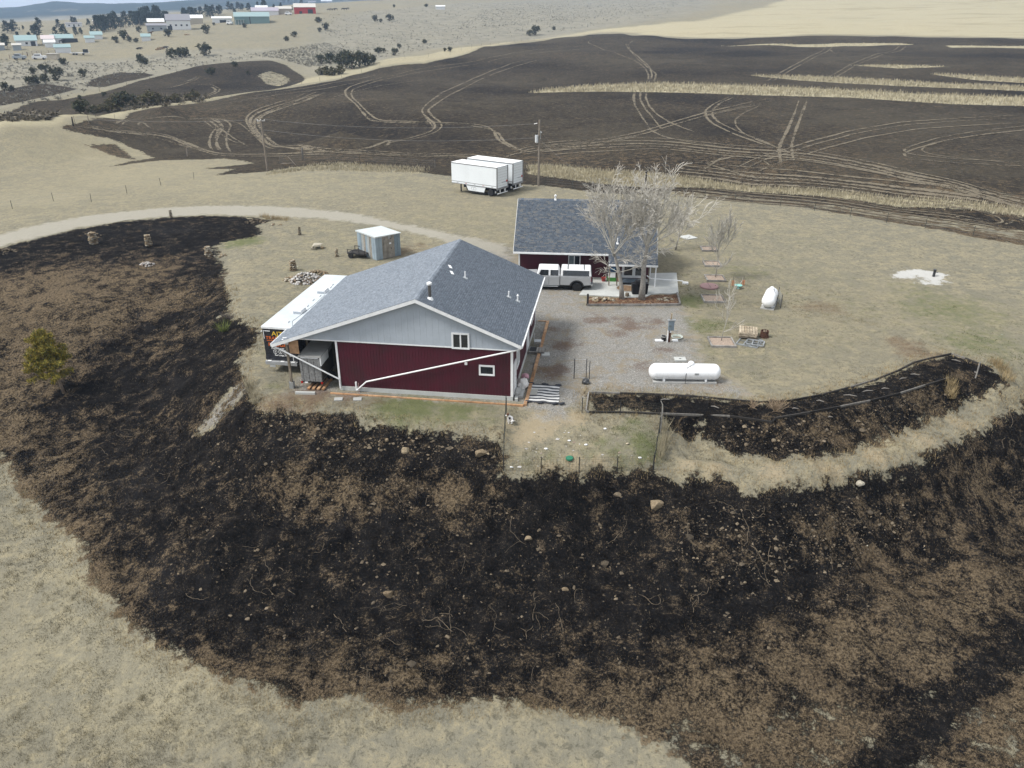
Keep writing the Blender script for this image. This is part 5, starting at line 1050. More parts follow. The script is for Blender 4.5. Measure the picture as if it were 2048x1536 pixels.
# pallets, frames, barrel, lids
pl = np.array(on(1495, 672)); rzp = -.28
def pallet(z, rz, mat, label, grp='pallets stacked on the lawn', loc=pl, name='pallet'):
    t = thing(name, label, 'pallet', (loc[0], loc[1], loc[2]+z), rz, grp)
    for k in range(7): MB().mm((-.52+k*.155, -.6, .10), (-.40+k*.155, .6, .125)).build('slat', mat, t)
    for y in (-.55, 0, .55): MB().mm((-.53, y-.045, .02), (.53, y+.045, .10)).build('bearer', mat, t)
    for k in range(3): MB().mm((-.5+k*.44, -.6, 0), (-.38+k*.44, .6, .02)).build('slat', mat, t)
    t.scale = (1.3, 1.3, 1.1); return t
pallet(.40, rzp+.03, PALLET, 'clean pale pallet, topmost of the stack on the lawn'); pallet(.25, rzp-.05, PALLET, 'pale pallet just under the topmost one'); pallet(.10, rzp+.05, WOOD, 'brown pallet, lowest of the wooden ones in the stack')
MGREY = Mpiece('grey scrap frame', (.20, .22, .23), (.34, .36, .37), .6, .3, .2, 4)
def frame_(loc, rz, label, w=1.5, d=1.3):
    t = thing('metal_frame', label, 'frame', loc, rz, 'grey frames under the pallets')
    for y in (-d/2, d/2): MB().mm((-w/2, y-.05, 0), (w/2, y+.05, .09)).build('rail', MGREY, t)
    for k in range(4): x = -w/2+k*w/3; MB().mm((x-.04, -d/2, .0), (x+.04, d/2, .07)).build('bar', MGREY, t)
    MB().mm((-w/2, -.03, .01), (w/2, .03, .06)).build('bar', MGREY, t)
fl_ = on(1498, 684); frame_((fl_[0], fl_[1]-.1, fl_[2]), rzp-.25, 'grey metal frame lying flat, lowest under the pallets', 1.6, 1.7); frame_((fl_[0]+.35, fl_[1]-.45, fl_[2]+.09), rzp-.1, 'grey metal frame lying in front of the pallets', 1.25, .95)
t = thing('burn_barrel', 'short rusty brown barrel beside the pallets', 'barrel', on(1528, 674)); b = MB(); b.lathe([(.30, 0), (.31, .26), (.325, .27), (.31, .29), (.31, .52), (.325, .54), (.27, .54), (.26, .1)], 18); b.build('drum', RUSTM, t, smooth=35); MB().lathe([(.36, 0), (.36, .12), (.31, .12)], 18).build('base_ring', RUSTM, t)
for k in range(5): MB().box((.1*math.cos(k*2.1), .1*math.sin(k*2.1), .45), (.06, .03, .3), rz=k).build('scrap_wood', PALLET, t)
t = thing('septic_lid', 'large round dusty pink tank lid on the lawn', 'lid', on(1418, 574)); b = MB(); b.lathe([(.84, 0), (.86, .10), (.80, .16), (.3, .18), (.01, .18)], 28); b.build('cover', M('dusty pink cover', (.26, .16, .155), .7, var=.15, grime=.2), t, smooth=35); MB().mm((-.012, -.78, .17), (.012, .78, .188)).build('seam', DKSTEEL, t); MB().ball((.55, -.1, .18), .04, 8, 5).build('knob', DKSTEEL, t)
t = thing('birdbath', 'turquoise shallow basin on a short pedestal', 'basin', on(1476, 577)); b = MB(); b.lathe([(.12, .2), (.30, .25), (.36, .33), (.33, .33), (.1, .28), (.01, .28)], 18); b.build('bowl', M('turquoise plastic', (.22, .55, .50), .4), t, smooth=40); MB().lathe([(.14, 0), (.09, .06), (.08, .22)], 12).build('pedestal', M('pale turquoise', (.40, .62, .57), .5), t, smooth=40)
for q, lb in (((1465,573), 'left orange mesh stake flanking the turquoise basin'), ((1486,572), 'right orange mesh stake flanking the turquoise basin')):
    t = thing('marker_stake', lb, 'stake', on(*q), 0, 'orange stakes by the turquoise basin'); MB().cyl((0, 0, 0), (0, 0, 1.0), .015, n=6).build('rod', DKSTEEL, t); b = MB(); [b.mm((-.12, -.01, .12+k*.1), (.12, .01, .17+k*.1)) for k in range(5)]; b.build('mesh_sleeve', M('orange mesh', (.60, .20, .08), .7), t)
t = thing('well_pipe', 'dark capped well pipe standing in the white ash patch', 'pipe', on(1867, 553)); MB().cyl((0, 0, 0), (0, 0, .62), .12).build('casing', DKSTEEL, t, smooth=40); MB().cyl((0, 0, .62), (0, 0, .70), .15).build('cap', DKSTEEL, t); MB().cyl((0, 0, .45), (.35, 0, .40), .03).build('spigot', DKSTEEL, t)
tag(MB().box((0, 0, .03), (1.5, 1.5, .1), rz=.5).build('concrete_pad', CONC2, bevel=.02), 'square grey concrete pad on the lawn right of the house', 'pad').location = on(1376, 475)

# planter frames and saplings
def planter(q, label, s=.95, rz=-.05):
    t = thing('planter_frame', label, 'planter', on(*q), rz, 'square planter frames on the lawn')
    for a, c, d in (((0, -s, .07), (2*s+.1, .11, .2), 0), ((0, s, .07), (2*s+.1, .11, .2), 0), ((-s, 0, .068), (.11, 2*s-.12, .19), 0), ((s, 0, .068), (.11, 2*s-.12, .19), 0)): MB().box(a, c).build('timber', GREYWOOD, t)
    MB().mm((-s+.06, -s+.06, -.05), (s-.06, s-.06, .09)).build('mulch', M('wood chip mulch', (.30, .235, .185), .95, var=.35, sc=9, bump=.5), t); return t
planter((1418,499), 'farthest square planter frame, nearest the house corner', .8); planter((1424,529), 'second planter frame from the house corner, dark soil', .8); planter((1430,558), 'planter frame with the tall grey sapling', .85); planter((1426,599), 'bare planter frame below the round pink lid', .9); planter((1443,686), 'nearest planter frame, with the small leaning sapling', .9)

# covered grill, pots and bits on the patio
GRB = M('black vinyl cover', (.010, .010, .012), .45, var=.4, sc=4, spec=.4)
gx, gy = float(atz(1279, 590)[0]), float(atz(1279, 590)[1])
t = thing('covered_grill', 'grill under a black vinyl cover behind the right bare tree', 'grill', (gx, gy+.2, .09)); b = MB(); b.box((0, 0, .5), (1.35, .7, 1.0), taper=(1.12, .9)); b.box((0, 0, 1.12), (1.0, .6, .26), taper=(.8, .7)); b.build('cover', GRB, t, bevel=.06)
for x in (-.6, .6): MB().mm((x-.08, -.37, .2), (x+.08, -.35, 1.0)).build('fold', GRB, t)
q = atz(1253, 579); t = thing('fire_ring', 'round ring of bare soil set in the patio beside the black grill', 'fire ring', (q[0], q[1], .09)); MB().lathe([(.98, -.02), (1.0, .05), (.92, .06), (.9, .02)], 26).build('edge', CONC, t); MB().lathe([(.9, 0), (.9, .025), (.01, .03)], 24).build('soil', M('dry soil', (.19, .125, .075), .95, var=.45, sc=8, bump=.5), t)
q = hl(9.3, .25, .09); t = thing('plant_stand', 'blue and green stand of pots against the house wall', 'stand', q, HYAW); MB().mm((-.4, -.2, 0), (.4, .2, .38)).build('green_tub', M('green tub', (.05, .19, .035), .6, var=.3), t); MB().mm((-.34, -.17, .38), (.34, .17, .9)).build('white_cooler', WHITE, t); MB().mm((-.4, -.2, .9), (.4, .2, 1.45)).build('blue_cover', M('dark blue cover', (.02, .05, .10), .6, var=.4, sc=8), t)
for k in range(3): MB().ball((-.2+k*.2, -.2, 1.2), .07, 8, 5).build('blue_ball', M('pale blue glass', (.15, .35, .5), .2), t)
for q, c, lb in ((hl(8.55, .1, .09), (.26, .04, .03), 'red pot left of the blue and green stand'), (hl(10.05, .1, .09), (.22, .12, .05), 'brown pot right of the blue and green stand')):
    t = thing('flower_pot', lb, 'pot', q); MB().lathe([(.16, 0), (.22, .32), (.24, .32), (.24, .38), (.19, .38), (.17, .3)], 14).build('pot', M('pot '+lb[:3], c, .6), t, smooth=35)
t = thing('porch_step', 'blue grey step with a dark mat at the glass doors', 'step', hl(10.85, -.15, .09), HYAW); MB().mm((-.9, 0, 0), (.9, .7, .2)).build('tread', M('blue grey step', (.17, .21, .25), .7), t); MB().mm((-.7, -.62, 0), (.35, -.06, .025)).build('mat', BLACK, t)
tag(MB().box((0, 0, .09), (.55, .28, .18), rz=-.2).build('splash_block', WHITE), 'white splash block under the end of the long downspout', 'block').location = tuple(hl(16.2, .25, 0))
q = atz(1254, 594); t = thing('log_stump', 'short cut stump at the patio edge between the two bare trees', 'stump', (q[0], q[1], .06)); MB().lathe([(.2, 0), (.17, .3), (.16, .32), (.01, .32)], 12).build('stump', WOOD, t)
# ------------------------------------------------------------------ trees near the house
BARK = M('pale grey bark', (.27, .255, .23), .95, var=.3, sc=5, bump=.6); LIMB = M('pale limb bark', (.42, .40, .35), .95, var=.2, sc=4, bump=.3); TWIG = M('pale twigs', (.44, .415, .365), .9, var=.2, sc=2)
def bare_tree(loc, label, name, H, trunk_pts, spread, seed, group=None, twigmat=TWIG, levels=4, dens=1., droop=.25, r0=.24):
    r = random.Random(seed); t = thing(name, label, 'tree', loc, 0, group)
    n = len(trunk_pts); rad = [r0*(1-.55*i/(n-1)) for i in range(n)]; rad[0] *= 1.25
    MB().tube(trunk_pts, rad, 10).build('trunk', BARK, t, smooth='all')
    limbs, twigs = MB(), MB()
    def grow(p, d, L, rr, lev):
        k = 5 if lev < 2 else 4; pts = [Vector(p)]; rs = [rr]; d = d.normalized()
        for i in range(k):
            d = (d+Vector((r.uniform(-1, 1), r.uniform(-1, 1), r.uniform(-.6, .8)))*.13+Vector((0, 0, .05 if lev < 3 else -droop*.5))).normalized()
            pts.append(pts[-1]+d*L/k); rs.append(rr*(1-.62*(i+1)/k))
        (limbs if lev < 2 else twigs).tube(pts, [max(.016, q) for q in rs], 6 if lev < 2 else 3, cap=False)
        if lev >= levels: return
        m = max(2, int((7 if lev == 0 else 5 if lev == 1 else 4)*dens))
        for j in range(m):
            f = r.uniform(.25, 1) if j else 1.; i = min(k, max(1, int(round(f*k)))); ax = (pts[i]-pts[i-1]).normalized()
            side = Vector((r.gauss(0, 1), r.gauss(0, 1), r.gauss(.15, .7))).normalized(); nd = (ax*r.uniform(.9, 1.2)+side*r.uniform(.38, .75))
            if lev >= 2: nd.z -= droop*r.uniform(0, 1.2)
            grow(pts[i], nd, L*r.uniform(.40, .62), rs[i]*r.uniform(.55, .8), lev+1)
    top = Vector(trunk_pts[-1]); ntop = max(4, int(7*dens))
    for j in range(ntop):                              # limbs from the crotch and from the leader above it
        a = 2*math.pi*j/ntop+r.uniform(-.3, .3); el = r.uniform(.45, 1.2)
        grow(top-Vector((0, 0, r.uniform(0, H*.07))), Vector((math.cos(a)*math.cos(el)*spread, math.sin(a)*math.cos(el)*spread, math.sin(el))), H*r.uniform(.42, .62), rad[-1]*r.uniform(.45, .7), 0)
    grow(top, Vector((r.uniform(-.15, .15), r.uniform(-.1, .1), 1)), H*.56, rad[-1]*.8, 0)
    for j in range(int(5*dens)):                       # low side branches
        f = r.uniform(.62, .95); q = Vector(trunk_pts[0]).lerp(top, f) if len(trunk_pts) < 3 else Vector(trunk_pts[min(n-1, max(1, int(f*(n-1))))]); a = r.uniform(0, 6.28)
        grow(q, Vector((math.cos(a)*spread, math.sin(a)*spread, .18)), H*r.uniform(.22, .36), rad[-1]*.33, 1)
    tag(limbs.build('limbs', LIMB if r0 > .15 else twigmat, t, smooth='all'), kind='stuff'); tag(twigs.build('twigs', twigmat, t), kind='stuff'); return t
p1 = atz(1244, 599); p2 = atz(1283, 600)
bare_tree((p1[0], p1[1], 0), 'left of two tall bare cottonwoods, trunk leaning left', 'bare_tree', 6.8, [(0, 0, -.1), (-.12, 0, 1.2), (-.4, .05, 2.5), (-.75, .1, 3.6), (-1.0, .1, 4.4)], .95, 21, 'bare cottonwoods by the patio', levels=3, dens=1.2, r0=.21)
bare_tree((p2[0], p2[1], 0), 'right of two tall bare cottonwoods, straight thick trunk', 'bare_tree', 7.0, [(0, 0, -.1), (.02, 0, 1.5), (.0, .05, 3.0), (.10, .1, 4.2), (.16, .1, 5.0)], .85, 33, 'bare cottonwoods by the patio', levels=3, dens=1.25, r0=.27)
GREYT = M('grey sapling twigs', (.38, .36, .32), .9, var=.2)
q = at(1431, 556); bare_tree(tuple(q), 'tall slender grey sapling rising from a planter frame', 'sapling', 4.4, [(0, 0, -.1), (.02, 0, .9), (.05, 0, 1.9)], .38, 5, None, GREYT, 3, .95, -.1, .05)
q = at(1442, 683); bare_tree(tuple(q), 'small thin pale sapling in the nearest planter frame', 'sapling', 3.2, [(0, 0, -.1), (.08, 0, .8), (.2, 0, 1.5)], .55, 8, None, TWIG, 3, .55, .05, .035)
q = at(1351, 500); bare_tree(tuple(q), 'low spreading bare tree at the right end of the house', 'bare_tree', 3.2, [(0, 0, -.1), (.1, 0, .8), (.3, 0, 1.6)], 1.1, 15, None, TWIG, 3, .9, .15, .10)
SHR = M('tan dead twigs', (.30, .225, .15), .9, var=.3)
def shrub(loc, label, name, n, h, mat, seed, spread=.7, r0=.014):
    r = random.Random(seed); t = MB()
    for i in range(n):
        a = r.uniform(0, 6.28); e = r.uniform(.4, 1.4); d = Vector((math.cos(a)*math.cos(e)*spread*1.4, math.sin(a)*math.cos(e)*spread*1.4, math.sin(e))); L = h*r.uniform(.5, 1.1); p = Vector((r.uniform(-.1, .1), r.uniform(-.1, .1), 0)); pts = [p]
        for k in range(4): d = (d+Vector((r.gauss(0, .2), r.gauss(0, .2), r.gauss(0, .15)))).normalized(); pts.append(pts[-1]+d*L/4)
        t.tube(pts, [r0, r0*.8, r0*.6, r0*.45, r0*.3], 3, False)
        for k in range(3):
            q = pts[r.randint(1, 3)]; dd = (d+Vector((r.gauss(0, .6), r.gauss(0, .6), r.gauss(0, .4)))).normalized(); t.tube([q, q+dd*L*.3], [r0*.5, r0*.25], 3, False)
    o = t.build(name, mat); o.location = loc; return tag(o, label, 'shrub')
shrub(on(1550, 822), 'bare tan shrub at the bend of the burned bed', 'dead_shrub', 60, 1.25, SHR, 3)
shrub(on(455, 640), 'tangle of dark bare twigs at the lawn edge left of the black trailer', 'dead_shrub', 90, .9, M('dark twigs', (.07, .06, .055), .9, var=.4), 6, 1.6)
shrub(on(1505, 815), 'small burnt twig clump left of the bare tan shrub', 'dead_shrub', 26, .8, SHR, 9)

def blades(n, h, spread, lean, r, wid=.02, seg=1):
    """loose blades as single triangles: returns V, F"""
    a = r.uniform(0, 6.28, n); d = spread*np.sqrt(r.uniform(0, 1, n)); bx, by = d*np.cos(a), d*np.sin(a); hh = h*r.uniform(.5, 1.1, n)
    la = a+r.normal(0, .8, n); ln = lean*r.uniform(.1, 1, n)*hh; ta = r.uniform(0, 6.28, n); w = wid*r.uniform(.6, 1.3, n)
    P0 = np.c_[bx-w*np.cos(ta), by-w*np.sin(ta), 0*a]; P1 = np.c_[bx+w*np.cos(ta), by+w*np.sin(ta), 0*a]; P2 = np.c_[bx+ln*np.cos(la), by+ln*np.sin(la), hh]
    return np.stack([P0, P1, P2], 1).reshape(-1, 3), np.arange(3*n).reshape(-1, 3)
PALES = Mpiece('pale straw blades', (.36, .315, .205), (.56, .50, .36), .9, .1, 0, 1.5)
STRAWM = Mpiece('straw blades', (.30, .225, .115), (.52, .41, .235), .9, .1, 0, 1.5); 
def tufts(name, label, pts, n, h, spread, mat=STRAWM, cat='grass clump'):
    t = thing(name, label, cat, on(*pts[0])); o = np.array(t.location)
    Vs = []; Fs = []; b = 0
    for p in pts: v, f = blades(n, h, spread, .5, rng, .014); Vs.append(v+np.array(on(*p))-o); Fs.append(f+b); b += len(v)
    link('blades', fast_mesh('blades', np.concatenate(Vs), np.concatenate(Fs), mat), t); return t
tufts('dry_grass_clump', 'tall golden grass tuft at the right corner of the dog yard fence', [(1326,902),(1331,882),(1329,862),(1322,914),(1328,892)], 60, 1.25, .16, PALES)
tufts('dry_grass_clump', 'tall golden grass tuft beside the pale rock chute', [(497,772),(501,782),(506,794),(511,806)], 70, 1.0, .22, PALES)
tufts('dry_grass_clump', 'golden grass tuft on the bank at the end of the burned bed', [(1899,770),(1905,780),(1896,788),(1901,795)], 80, .85, .3)
tufts('dry_grass_clump', 'golden grass fringe right of the burned bed corner', [(2000,735),(2008,745),(2012,758),(1990,728)], 130, .7, .5)
tufts('dry_grass_clump', 'golden grass at the far end of the black lawn burn', [(540,438),(555,438),(570,440),(528,434)], 120, .6, .6)
v, f = blades(120, .95, .35, 1.1, rng, .02); t = thing('yucca', 'bright green spiky plant on the burned edge left of the black trailer', 'plant', on(447, 662)); link('leaves', fast_mesh('leaves', v, f, Mpiece('yucca leaves', (.11, .15, .03), (.24, .27, .07), .7, .3, 0, 2)), t)

# young pine, scorched yellow
PNEED = Mpiece('scorched pine needles', (.235, .215, .04), (.43, .32, .06), .85, .15, 0, 1.5, (.08, .105, .035)); PBARK = M('pine bark', (.21, .165, .125), .95, var=.35, sc=5, bump=.6)
def needle_clump(c, rad, n, r):
    d = r.normal(0, 1, (n, 3)); d[:, 2] += .5; d /= np.linalg.norm(d, axis=1)[:, None]; L = rad*r.uniform(.5, 1, n)[:, None]; s = np.cross(d, r.normal(0, 1, (n, 3))); s /= np.linalg.norm(s, axis=1)[:, None]+1e-9
    c = np.array(c)+r.normal(0, rad*.3, (n, 3)); w = rad*.1
    return np.stack([c-s*w, c+s*w, c+d*L], 1).reshape(-1, 3)
q = at(128, 786); r_ = np.random.default_rng(5)
pn = thing('pine_tree', 'young pine with scorched yellow green needles on the burned slope', 'tree', tuple(q))
hp = 5.0; MB().tube([(0, 0, -.1), (-.12, 0, 1.2), (-.36, 0, 2.6), (-.55, .0, 4.0), (-.62, 0, hp)], [.12, .10, .075, .04, .015], 8).build('trunk', PBARK, pn, smooth='all')
Vn = []; br = MB()
for k in range(120):
    z = 1.65+3.3*(k/120)**.9; f = (z-1.65)/3.3; R0 = (1.9*(1-f)**.6+.12)*r_.uniform(.35, 1.15); a = r_.uniform(0, 6.283)
    if f < .3 and math.cos(a) > .1: R0 *= .75
    x0 = np.interp(z, [0, 1.2, 2.6, 4, 5], [0, -.12, -.36, -.55, -.62]); e = np.array([x0+R0*math.cos(a), R0*math.sin(a), z+.30*R0*(f-.15)+r_.uniform(-.1, .25)]); s0 = np.array([x0, 0, z-.1])
    br.tube([s0, (s0+e)/2+np.array([0, 0, -.05]), e], [.022, .014, .007], 4, False)
    for w_ in np.linspace(.45, 1, max(2, int(R0*3.2))): Vn.append(needle_clump(s0*(1-w_)+e*w_+r_.normal(0, .06, 3), .27, 60, r_))
br.build('branches', PBARK, pn); Vn = np.concatenate(Vn); link('needles', fast_mesh('needles', Vn, np.arange(len(Vn)).reshape(-1, 3), PNEED), pn)

# ------------------------------------------------------------------ stones
def stone_mesh(seed, sub=2, flat=.7, mat=STONE, name='stone', amp=.28):
    bm = bmesh.new(); bmesh.ops.create_icosphere(bm, subdivisions=sub, radius=1); r = random.Random(seed); pl = [(Vector((r.gauss(0, 1), r.gauss(0, 1), r.gauss(0, 1))).normalized(), r.uniform(.42, .78)) for _ in range(9)]
    for v in bm.verts:
        c = v.co.copy()
        for nn, dd in pl:
            k = c.dot(nn)
            if k > dd: c -= nn*(k-dd)*.9
        c *= 1+mnoise.noise(c*1.9+Vector((seed*2.3, 0, 1)))*amp*.5; c.z *= flat; v.co = c
    me = bpy.data.meshes.new(name); bm.to_mesh(me); bm.free(); me.materials.append(mat); return me
SM = [stone_mesh(s, 1, .62) for s in range(6)]; SMW = [stone_mesh(20+s, 1, .7, STONEW) for s in range(4)]; SMS = [stone_mesh(40+s, 1, .6, STONEK) for s in range(6)]
def cairn(q, label, wd, h, lev=5, tilt=0, ms=SM):
    t = thing('stone_cairn', label, 'cairn', on(*q), random.uniform(0, 3), 'stacked stone cairns'); n = 0
    for k in range(lev):
        z = (k+.5)*h/lev; rr = wd*(.60-.20*k/lev)*random.uniform(.9, 1.08)
        m = 8 if wd > .5 else 5
        for j in range(m+1):
            a = 2*math.pi*j/m+k*.6; o = bpy.data.objects.new('stone', random.choice(ms)); COL.objects.link(o); o.parent = t; KIDS.setdefault(t.name, []).append(o)
            rad = rr*.62 if j < m else 0; s = wd*random.uniform(.20, .36); o.location = (rad*math.cos(a), rad*math.sin(a), z); o.scale = (s, s*random.uniform(.7, 1.1), h/lev*.78); o.rotation_euler = (random.uniform(-.15, .15), random.uniform(-.15, .15), random.uniform(0, 6))
    return t
cairn((188,488), 'leftmost stone cairn, thick and broad, on the burned knoll', .95, 1.35, 7); cairn((298,492), 'second stone cairn on the burned knoll, right of the broadest', .72, 1.30, 7); cairn((418,513), 'stone cairn where the burn meets the tan lawn', .75, 1.15, 6)
cairn((587,541), 'stone cairn beside the pale rock pile', .72, 1.1, 6); cairn((674,513), 'dark slim stone cairn left of the black utility trailer', .36, .85, 6); cairn((600,470), 'slim reddish stone cairn alone on the far lawn', .36, .95, 6, ms=SMS); cairn((343,437), 'dark slim stone cairn at the edge of the gravel road', .40, 1.05, 6, ms=SMS)
def heap(q, name, label, cat, n, rx, ry, h, ms, s0, rz=0, kind=None):
    Vs = []; Fs = []; b = 0; o = np.array(on(*q)); r = np.random.default_rng(int(q[0]))
    for k in range(n):
        a = r.uniform(0, 6.283); d = math.sqrt(r.uniform(0, 1)); x, y = rx*d*math.cos(a), ry*d*math.sin(a); z = h*(1-d*d)*r.uniform(.7, 1); me = ms[int(r.integers(0, len(ms)))]; s = s0*r.uniform(.55, 1.3)
        V0 = np.array([v.co for v in me.vertices]); ang = r.uniform(0, 6); c, s_ = math.cos(ang), math.sin(ang); V1 = np.c_[V0[:, 0]*c-V0[:, 1]*s_, V0[:, 0]*s_+V0[:, 1]*c, V0[:, 2]]*s
        gz = float(hgt(o[0]+x, o[1]+y))-o[2]; Vs.append(V1+np.array([x, y, z+gz])); Fs += [[i+b for i in p.vertices] for p in me.polygons]; b += len(V0)
    t = link(name, fast_mesh(name, np.concatenate(Vs), np.array(Fs), ms[0].materials[0])); t.location = tuple(o); t.rotation_euler = (0, 0, rz); return tag(t, label, cat, kind=kind)
heap((612,562), 'rock_pile', 'heap of pale stones behind the black trailer', 'rock pile', 260, 1.55, 1.25, .85, SMW, .17); heap((585,560), 'rock_pile', 'ring of tan stones at the left foot of the pale heap', 'rock pile', 50, .9, .9, .25, SM, .2); heap((632,548), 'rock_pile', 'low tan stones behind the pale heap', 'rock pile', 60, 1.1, .8, .3, SM, .2)
heap((294,530), 'rock_pile', 'small white stone mound on the brown knoll', 'rock pile', 60, .75, .5, .30, SMW, .16); heap((512,444), 'rock_pile', 'low sooty stones at the tip of the black lawn burn', 'rock pile', 45, 1.3, .9, .22, SMS, .2); heap((10,503), 'rock_pile', 'low sooty stones at the left edge of the picture', 'rock pile', 35, 1.3, .8, .25, SMS, .22)
heap((440,512), 'rock_pile', 'few tan stones right of the cairn at the lawn burn', 'rock pile', 14, .7, .5, .15, SM, .2); heap((190,470), 'rock_pile', 'few pale stones behind the broadest cairn', 'rock pile', 16, 1.2, .5, .15, SMS, .2); heap((550,450), 'rock_pile', 'few grey stones on the grass beyond the burn tip', 'rock pile', 10, .8, .5, .1, SM, .18)
heap((1205,601), 'rock_pile', 'flat tan stones stacked in the left end of the planting bed', 'rock pile', 42, 1.2, .55, .25, SM, .2); heap((1330,600), 'rock_pile', 'ring of yellowish stones in the right end of the planting bed', 'rock pile', 34, .75, .5, .2, SM, .17)
t = thing('stone_table', 'flat slab of stone resting on low rocks on the lawn', 'stone slab', on(636, 497), .1); o = bpy.data.objects.new('slab', stone_mesh(77, 2, .16, M('pale flagstone', (.37, .34, .27), .9, var=.2, bump=.4), 'slab')); COL.objects.link(o); o.parent = t; o.scale = (.95, .8, 1); o.location = (0, 0, .42)
for x, y in ((-.5, -.3), (.5, -.25), (0, .4)): o = bpy.data.objects.new('support', SM[1]); COL.objects.link(o); o.parent = t; o.location = (x, y, .16); o.scale = (.24, .24, .32)
# loose rocks on the burned slope: each its own thing
REG = [([(1330,1000),(1500,1012),(1650,1000),(1800,975),(1860,1040),(1750,1120),(1600,1160),(1450,1180),(1330,1120)], 60, .10, 'tan rock on the burned slope below the right path'), ([(520,828),(640,842),(820,872),(1000,905),(1000,925),(820,905),(660,890),(540,868)], 40, .09, 'tan rock on the burned bank below the front lawn'),
       ([(400,940),(1000,960),(1000,1240),(800,1330),(500,1330),(330,1150)], 40, .11, 'small rock on the black flat below the garage'), ([(1180,980),(1330,990),(1330,1200),(1180,1200)], 14, .13, 'small rock below the dog yard'), ([(1450,880),(1650,880),(1800,840),(1560,912)], 12, .14, 'tan rock on the bank below the burned bed')]
SMS2 = [stone_mesh(60+s, 1, .62, STONEK) for s in range(4)]
def in_poly(P, r):
    P = np.array(P, float)
    while True:
        q = r.uniform(P.min(0), P.max(0))
        if poly_sdf(np.array([q[0]]), np.array([q[1]]), P, 1e4)[0] > 0: return q
for P, n, s0, lb in REG:
    for k in range(n):
        q = in_poly(P, rng); g = at(*q); o = bpy.data.objects.new('rock', random.choice(SM[:2]+SMS+SMS2+SMS+SMS2)); COL.objects.link(o); s = s0*float(np.exp(rng.normal(0, .42)))
        o.location = (g[0], g[1], g[2]+s*.12); o.scale = (s, s*rng.uniform(.6, 1.0), s*rng.uniform(.7, 1.1)); o.rotation_euler = (rng.uniform(-.3, .3), rng.uniform(-.3, .3), rng.uniform(0, 6)); tag(o, lb, 'rock', lb.replace('tan rock', 'rocks').replace('small rock', 'rocks'))
for px, py, s, lb in ((1313,1012,.45,'large tan boulder below the dog yard corner'), (778,1191,.38,'lone pale rock on the black flat'), (962,908,.42,'pale block under the left dog yard fence'), (1056,1078,.28,'small pale rock below the middle of the dog yard'), (810,902,.36,'round tan boulder on the burned bank'), (1718,968,.34,'tan boulder high on the right slope'), (1130,1180,.22,'small dark rock low on the black slope')):
    g = on(px, py); o = bpy.data.objects.new('boulder', stone_mesh(px, 2, .75, STONE, 'boulder')); COL.objects.link(o); o.location = (g[0], g[1], g[2]+s*.2); o.scale = (s, s*.85, s); tag(o, lb, 'boulder')
# pebbles and clods, pale casts of soil left on the burned ground
def region_pts(P, n, r): return np.array([at(*in_poly(P, r)) for _ in range(n)])
Q = np.concatenate([region_pts(REG[0][0], 600, rng), region_pts(REG[1][0], 260, rng), region_pts([(330,1000),(1900,1000),(1900,1200),(1500,1350),(700,1350),(330,1150)], 900, rng), region_pts([(1340,870),(1560,912),(1860,840),(1980,790),(1900,760),(1545,842),(1330,830)], 350, rng), region_pts([(300,880),(520,840),(1000,920),(1000,1040),(420,1040)], 500, rng)])
chips('loose_stones', Q[:, :2], Q[:, 2]-.015, .062, STONEK, rng, 'small loose stones and clods on the burned slope', .7)
CAST = M('pale soil cast', (.125, .10, .07), .95, var=.3, sc=5)
cb = MB(); r_ = random.Random(4)
CR = [([(430,1040),(1000,1090),(1300,1080),(1350,1250),(1000,1330),(600,1330),(300,1200)], 26), ([(1330,1010),(1850,960),(1900,1060),(1600,1220),(1350,1240)], 20), ([(620,1320),(1150,1360),(1000,1400),(700,1385)], 12), ([(520,860),(1000,930),(1000,1030),(520,960)], 12), ([(1850,900),(2040,840),(2040,1000),(1880,1060)], 10), ([(150,850),(400,820),(380,1000),(250,1000)], 8)]
def squig(p, a, n, rr, depth=0):
    pts = []
    for k in range(n):
        z = float(hgt(p[0], p[1])); pts.append((p[0], p[1], z+.012)); a += r_.gauss(0, .42); p = (p[0]+.17*math.cos(a), p[1]+.17*math.sin(a))
        if depth < 2 and r_.random() < .10 and n-k > 3: squig(p, a+r_.choice((-1, 1))*.9, int((n-k)*.7), rr*.8, depth+1)
    if len(pts) > 1: cb.tube(pts, [rr*r_.uniform(.5, 1.2) for _ in pts], 4, False)
for P, n in CR:
    for k in range(n): q = in_poly(P, np.random.default_rng(k*7+n)); g = at(*q); squig((float(g[0]), float(g[1])), r_.uniform(0, 6.28), r_.randint(3, 13), r_.uniform(.009, .018))
tag(cb.build('soil_casts', CAST), 'pale winding soil casts on the burned ground', kind='stuff')

